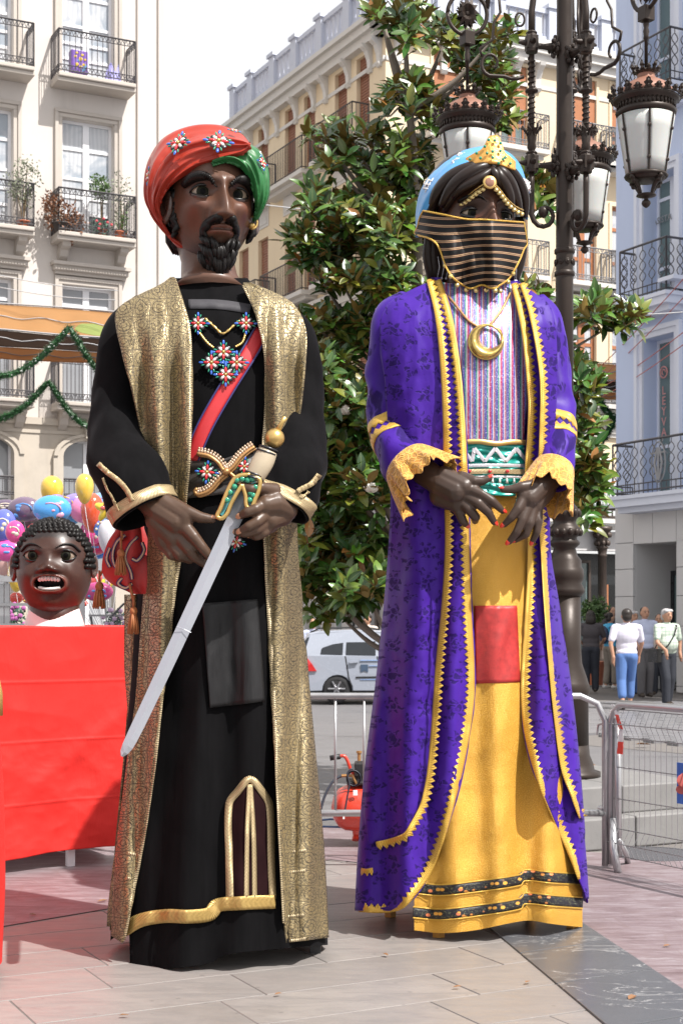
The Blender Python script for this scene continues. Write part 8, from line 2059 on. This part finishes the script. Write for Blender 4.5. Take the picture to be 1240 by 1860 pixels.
where = lambda x, y: ('above the big head' if 60 < x < 140 else 'beside the dark pair near the railing post' if x < 60 else 'beside the big head, near the red bag') if y < 960 else ('level with the big head\'s ear nearest the railing' if x < 70 else 'between the big head and the red bag') if y < 1030 else ('low behind the railing posts' if x < 70 else 'hanging low beside the red bag')
for i, (x, y, rx, ry, col, kind) in enumerate(BAL):
    rx *= 1.28; ry *= 1.28
    Yb = 17.5+rng.uniform(-.9, .9); c = P(x, y, Yb); k = Yb/F; b = MB(); b.col = (*col, 1)
    lab = f'{cname(col)} {SAY[kind]} foil balloon {where(x, y)}'
    if lab in used: used[lab] += 1; lab = f'{("small", "second", "lower", "inner")[min(3, used[lab]-1)]} '+lab
    else: used[lab] = 0
    t = empty('balloon', c-ZUP*ry*k, lab, 'balloon', 'foil balloons in the seller\'s bunch')
    if kind in ('round', 'dots'): b.ell(c, (rx*k, min(rx, ry)*k*.75, ry*k), 20, 14)
    elif kind == 'egg': b.lathe(c, [(rx*k*math.sin(t_)*(1-.18*math.cos(t_)), -ry*k*math.cos(t_)*1.1) for t_ in [math.pi*q/12 for q in range(13)]], 20)
    elif kind == 'heart':
        b.grid(lambda u, v: c+Vector((rx*k*1.1*math.sin(u*6.283)**3*math.sin(v*3.1416), -rx*k*.6*math.cos(v*3.1416), ry*k*(.8*math.cos(u*6.283)-.32*math.cos(u*12.566)-.12*math.cos(u*18.85))*math.sin(v*3.1416))), 30, 12)
    else: b.grid(lambda u, v: c+Vector(((rx*k)*(1+.30*math.cos(u*31.4))*math.sin(u*6.283)*math.sin(v*3.1416), -rx*k*.5*math.cos(v*3.1416), ry*k*(1+.30*math.cos(u*31.4))*math.cos(u*6.283)*math.sin(v*3.1416))), 40, 12)
    b.build('skin', M['balloon'], t, True)
    b = MB(); b.tube([c-ZUP*ry*k, c-ZUP*(ry*k+.15)+Vector((.02, 0, 0)), Vector((P(190, 0, Yb).x, Yb+.3, 1.25))], .003, 4); b.build('string', M['whitewood'], t)
    b = MB(); b.col = (*rng.choice([(.7, .62, .5), (.75, .5, .08), (.1, .3, .7), (.7, .12, .1), (.7, .35, .5)]), 1)
    if kind == 'dots':
        for q in range(7): a = q*2.4; b.ell(c+Vector((math.cos(a)*rx*k*.6, -rx*k*.62, math.sin(a)*ry*k*.6)), (.018, .02, .018), 7, 5)
    else:
        b.tube([c+Vector((math.cos(q*.5)*rx*k*.55, -min(rx, ry)*k*.66 if kind != 'heart' else -rx*k*.5, math.sin(q*.5)*ry*k*.5-ry*k*.1)) for q in range(rng.randint(3, 6))], .010, 5)
        for q in range(3): e_ = rng.uniform(-.5, .5); g_ = rng.uniform(-.5, .4); b.ell(c+Vector((rx*k*e_, -min(rx, ry)*k*.72*math.sqrt(1-e_*e_-g_*g_)+.01, ry*k*g_)), (rx*k*rng.uniform(.12, .3), .02, ry*k*rng.uniform(.1, .25)), 9, 6)
    b.build('printed_mark', M['balloon'], t, True)
rl = empty('hand_railing', P(60, 1250, 16) - Vector((0, 0, P(60, 1250, 16).z)), 'grey metal railing with flat top rail behind the big head', 'railing')
b = MB(); b.box(P(0, 1052, 16), 1.0, .3, .06); b.build('top_rail', M['galv'], rl)
b = MB()
for x in (-40, 4, 14, 56, 110, 150): 
    p = P(x, 1060, 16); b.box((p.x, p.y, p.z/2), .05, .05, p.z)
b.build('post', M['galv'], rl); b = MB()
for y in (1098, 1135): b.box(P(35, y, 15.9), .9, .03, .03)
b.build('cross_rail', M['iron_grey'], rl)
ft = empty('folding_trestle', P(195, 1250, 15.5)-Vector((0, 0, P(195, 1250, 15.5).z)), 'small folding trestle table beside the big head', 'table')
b = MB(); b.box(P(195, 1118, 15.5), .34, .3, .02); b.build('tabletop', M['iron_grey'], ft); b = MB()
for x0_, x1_ in ((165, 215), (215, 165)): p, q = P(x0_, 1120, 15.4), P(x1_, 1120, 15.4); b.bar(p, (q.x, q.y, 0), .012, 5)
b.bar(P(200, 1122, 15.3), P(226, 1096, 15.3), .012, 5); b.build('leg', M['iron'], ft)
for px, py, col_, lab in ((28, 1118, (.42, .12, .34), 'bunch of magenta and green flowers behind the railing'), (210, 1128, (.45, .32, .45), 'pale lilac bunch of flowers beside the trestle')):
    c = P(px, py, 16.6); b = MB(); rng = random.Random(px); foliage(b, c, (.13, .1, .14), 130, .06, rng, 0); t = empty('flower_bunch', (c.x, c.y, c.z-.2), lab, 'flowers'); b.build('leaves', M['leaf_blue'], t)
    b = MB(); 
    for q in range(16): b.ell(c+Vector((rng.uniform(-.12, .12), -.08+rng.uniform(-.05, .05), rng.uniform(-.13, .13))), .028, 6, 5)
    b.build('blossom', simple('blossom_%d' % px, col_, .5) if 0 else simple('blossom_pink' if px < 100 else 'blossom_lilac', col_, .5), t)

# ================================================================ AWNING SAILS, GARLANDS, WIRES
def m_sail(name, c):
    t = NT(name); co = t.coord(); n = t.noise(co, 1.5, 4, .6); k = t.mix(n, tuple(x*.85 for x in c), c)
    t.set(col=k, rough=.7); tr = t.n.new('ShaderNodeBsdfTranslucent'); t.l.new(k, tr.inputs[0]); mx = t.n.new('ShaderNodeMixShader'); mx.inputs[0].default_value = .55
    t.l.new(t.b.outputs[0], mx.inputs[1]); t.l.new(tr.outputs[0], mx.inputs[2]); out = [x for x in t.n if x.type == 'OUTPUT_MATERIAL'][0]; t.l.new(mx.outputs[0], out.inputs[0]); return t.mat
M['sail'] = m_sail('orange_sail', (.60, .34, .14)); M['sail_shaded'] = simple('shaded_sail', (.018, .011, .008), .95, spec=.02)  # second sail: shade on the undersides put into a near-black brown
def sail(name, top, bot, Yt, Yb_, m, lab, sag=.12, cat='awning', emb=None):
    b = MB(); ft_, fb2 = curve(top), curve(bot); x0_, x1_ = top[0][0], top[-1][0]
    def fn(u, v): x = lerp(x0_, x1_, u); return P(x, lerp(ft_(x), fb2(x), v), lerp(Yt, Yb_, v)+(x-x0_)*.004)-ZUP*(sag*.25*math.sin(v*3.14)+.03*math.sin(u*23)*v*(1-v)*4)
    b.grid(fn, 40, 8); o = b.build(name, m, smooth=True, label=lab, cat=cat, group='sun sails over the street', solid=.01)
    if emb:
        e = MB(); e.grid(lambda u, v: fn(lerp(emb[0], emb[1], .5+.5*(2*u-1)*math.sqrt(max(0, 1-(2*v-1)**2))), lerp(.45, .95, v))+Vector((0, -.03, -.01)), 16, 8); e.build('emblem', simple('olive_emblem', (.17, .21, .05), .8), o)
    cb = MB(); cb.tube([fn(i/20, 0)+Vector((0, -.02, .02)) for i in range(21)], .018, 5); cb.tube([fn(i/20, .45)+Vector((0, -.05, .0)) for i in range(21)], .012, 5); cb.build('edge_rope', M['iron_grey'], o)
    return o
sail('sun_sail', [(-60, 549), (0, 553), (110, 560), (230, 570)], [(-60, 594), (0, 598), (110, 606), (230, 616)], 30.2, 29.0, M['sail'], 'upper orange sun sail with a green emblem across the street', emb=(.68, .93))
sail('sun_sail', [(-60, 597), (0, 600), (110, 610), (230, 618)], [(-60, 624), (0, 628), (110, 634), (230, 641)], 28.8, 27.0, M['sail_shaded'], 'dark brown underside of the middle sun sail')
sail('sun_sail', [(-60, 626), (0, 630), (110, 636), (230, 644)], [(-60, 648), (0, 651), (110, 657), (230, 660)], 30.6, 30.0, M['sail'], 'lower orange sun sail behind the green garland')
sail('sun_sail', [(1030, 655), (1080, 660), (1150, 664)], [(1030, 684), (1080, 688), (1150, 692)], 38.5, 37.5, M['sail'], 'orange sun sail between the lamp and the blue building')
sail('sun_sail', [(1030, 686), (1080, 691), (1150, 694)], [(1030, 706), (1080, 709), (1150, 712)], 37.3, 36, M['sail_shaded'], 'brown sun sail under the orange one by the blue building')
sail('sun_sail', [(1030, 708), (1080, 711), (1150, 714)], [(1030, 722), (1080, 724), (1150, 727)], 38.5, 38, M['sail'], 'lowest orange sun sail beside the blue building')
M['tinsel'] = simple('garland_green', (.030, .105, .035), .45, var=.6, vs_=30); M['tinsel_w'] = simple('garland_white', (.62, .66, .62), .4)
def garland(pts, Y, r, lab, dens=34, white=.10):
    rng = random.Random(int(pts[0][0]*7+pts[0][1])); q = [P(x, y, Y) for x, y in poly(pts, 40)]; t = empty('garland', q[20], lab, 'garland', 'green tinsel garlands over the street'); b = MB(); wbm = MB()
    b.tube(q, r*.45, 6)
    for a, c in zip(q, q[1:]):
        d = (c-a); 
        for k in range(dens):
            p = a+d*rng.random(); v = Vector((rng.gauss(0, 1), rng.gauss(0, 1), rng.gauss(0, 1))).normalized(); s_ = v.cross(d).normalized()*r*.20; L = r*rng.uniform(.7, 1.25)
            (wbm if rng.random() < white else b).add([p-s_, p+v*L*.6-s_*.8, p+v*L, p+s_], [(0, 1, 2, 3)])
    b.build('needles', M['tinsel'], t); wbm.build('white_tips', M['tinsel_w'], t)
garland([(-30, 682), (10, 682), (40, 672), (75, 648), (105, 618), (126, 596)], 25, .11, 'upper green garland rising across the sun sails to its peak')
garland([(129, 598), (145, 625), (162, 652), (185, 680), (215, 705)], 25, .10, 'upper green garland falling from its peak towards the black sleeve')
garland([(-30, 768), (5, 760), (35, 745), (62, 722), (86, 696)], 26, .11, 'lower green garland rising past the balcony railing', white=.04)
garland([(92, 697), (108, 722), (130, 752), (155, 772), (190, 780)], 26, .10, 'lower darker garland dropping behind the black sleeve', white=.02)
garland([(1075, 706), (1088, 728), (1102, 748), (1125, 765)], 34, .15, 'green garland dropping beside the orange sail at the right', white=.02)
garland([(1112, 770), (1100, 790), (1085, 808), (1065, 818), (1040, 825)], 34, .14, 'green garland curving down to the arch by the lamp', white=.02)
M['redwire'] = simple('red_wire', (.42, .08, .07), .5); M['thinwire'] = simple('thin_grey_wire', (.42, .42, .43), .6)
for i, (a, c, Ya, Yc_, m) in enumerate((((1255, 490), (1065, 690), 28, 36, 'redwire'), ((1255, 525), (1075, 700), 28, 36, 'redwire'), ((1255, 592), (1090, 705), 28, 36, 'redwire'), ((1255, 615), (1085, 725), 28, 36, 'redwire'), ((-10, 498), (215, 528), 30, 30, 'thinwire'), ((-10, 520), (210, 545), 30, 30, 'thinwire'), ((480, 372), (700, 380), 26, 26, 'thinwire'), ((1040, 564), (1250, 566), 26, 26, 'thinwire'))):
    b = MB(); p, q = P(*a, Ya), P(*c, Yc_); b.tube([p.lerp(q, t_/10)-ZUP*.06*math.sin(t_/10*3.14) for t_ in range(11)], .010, 5)
    b.build('wire', M[m], label=('highest red wire', 'second red wire', 'third red wire', 'lowest red wire', 'upper thin wire', 'lower thin wire', 'thin wire', 'thin pale wire')[i]+(' slanting down in front of the blue building' if m == 'redwire' else ' crossing the cream building above the sails' if a[0] < 0 else ' crossing in front of the yellow building' if a[0] < 600 else ' crossing in front of the blue wall'), cat='wire', group='wires over the street')
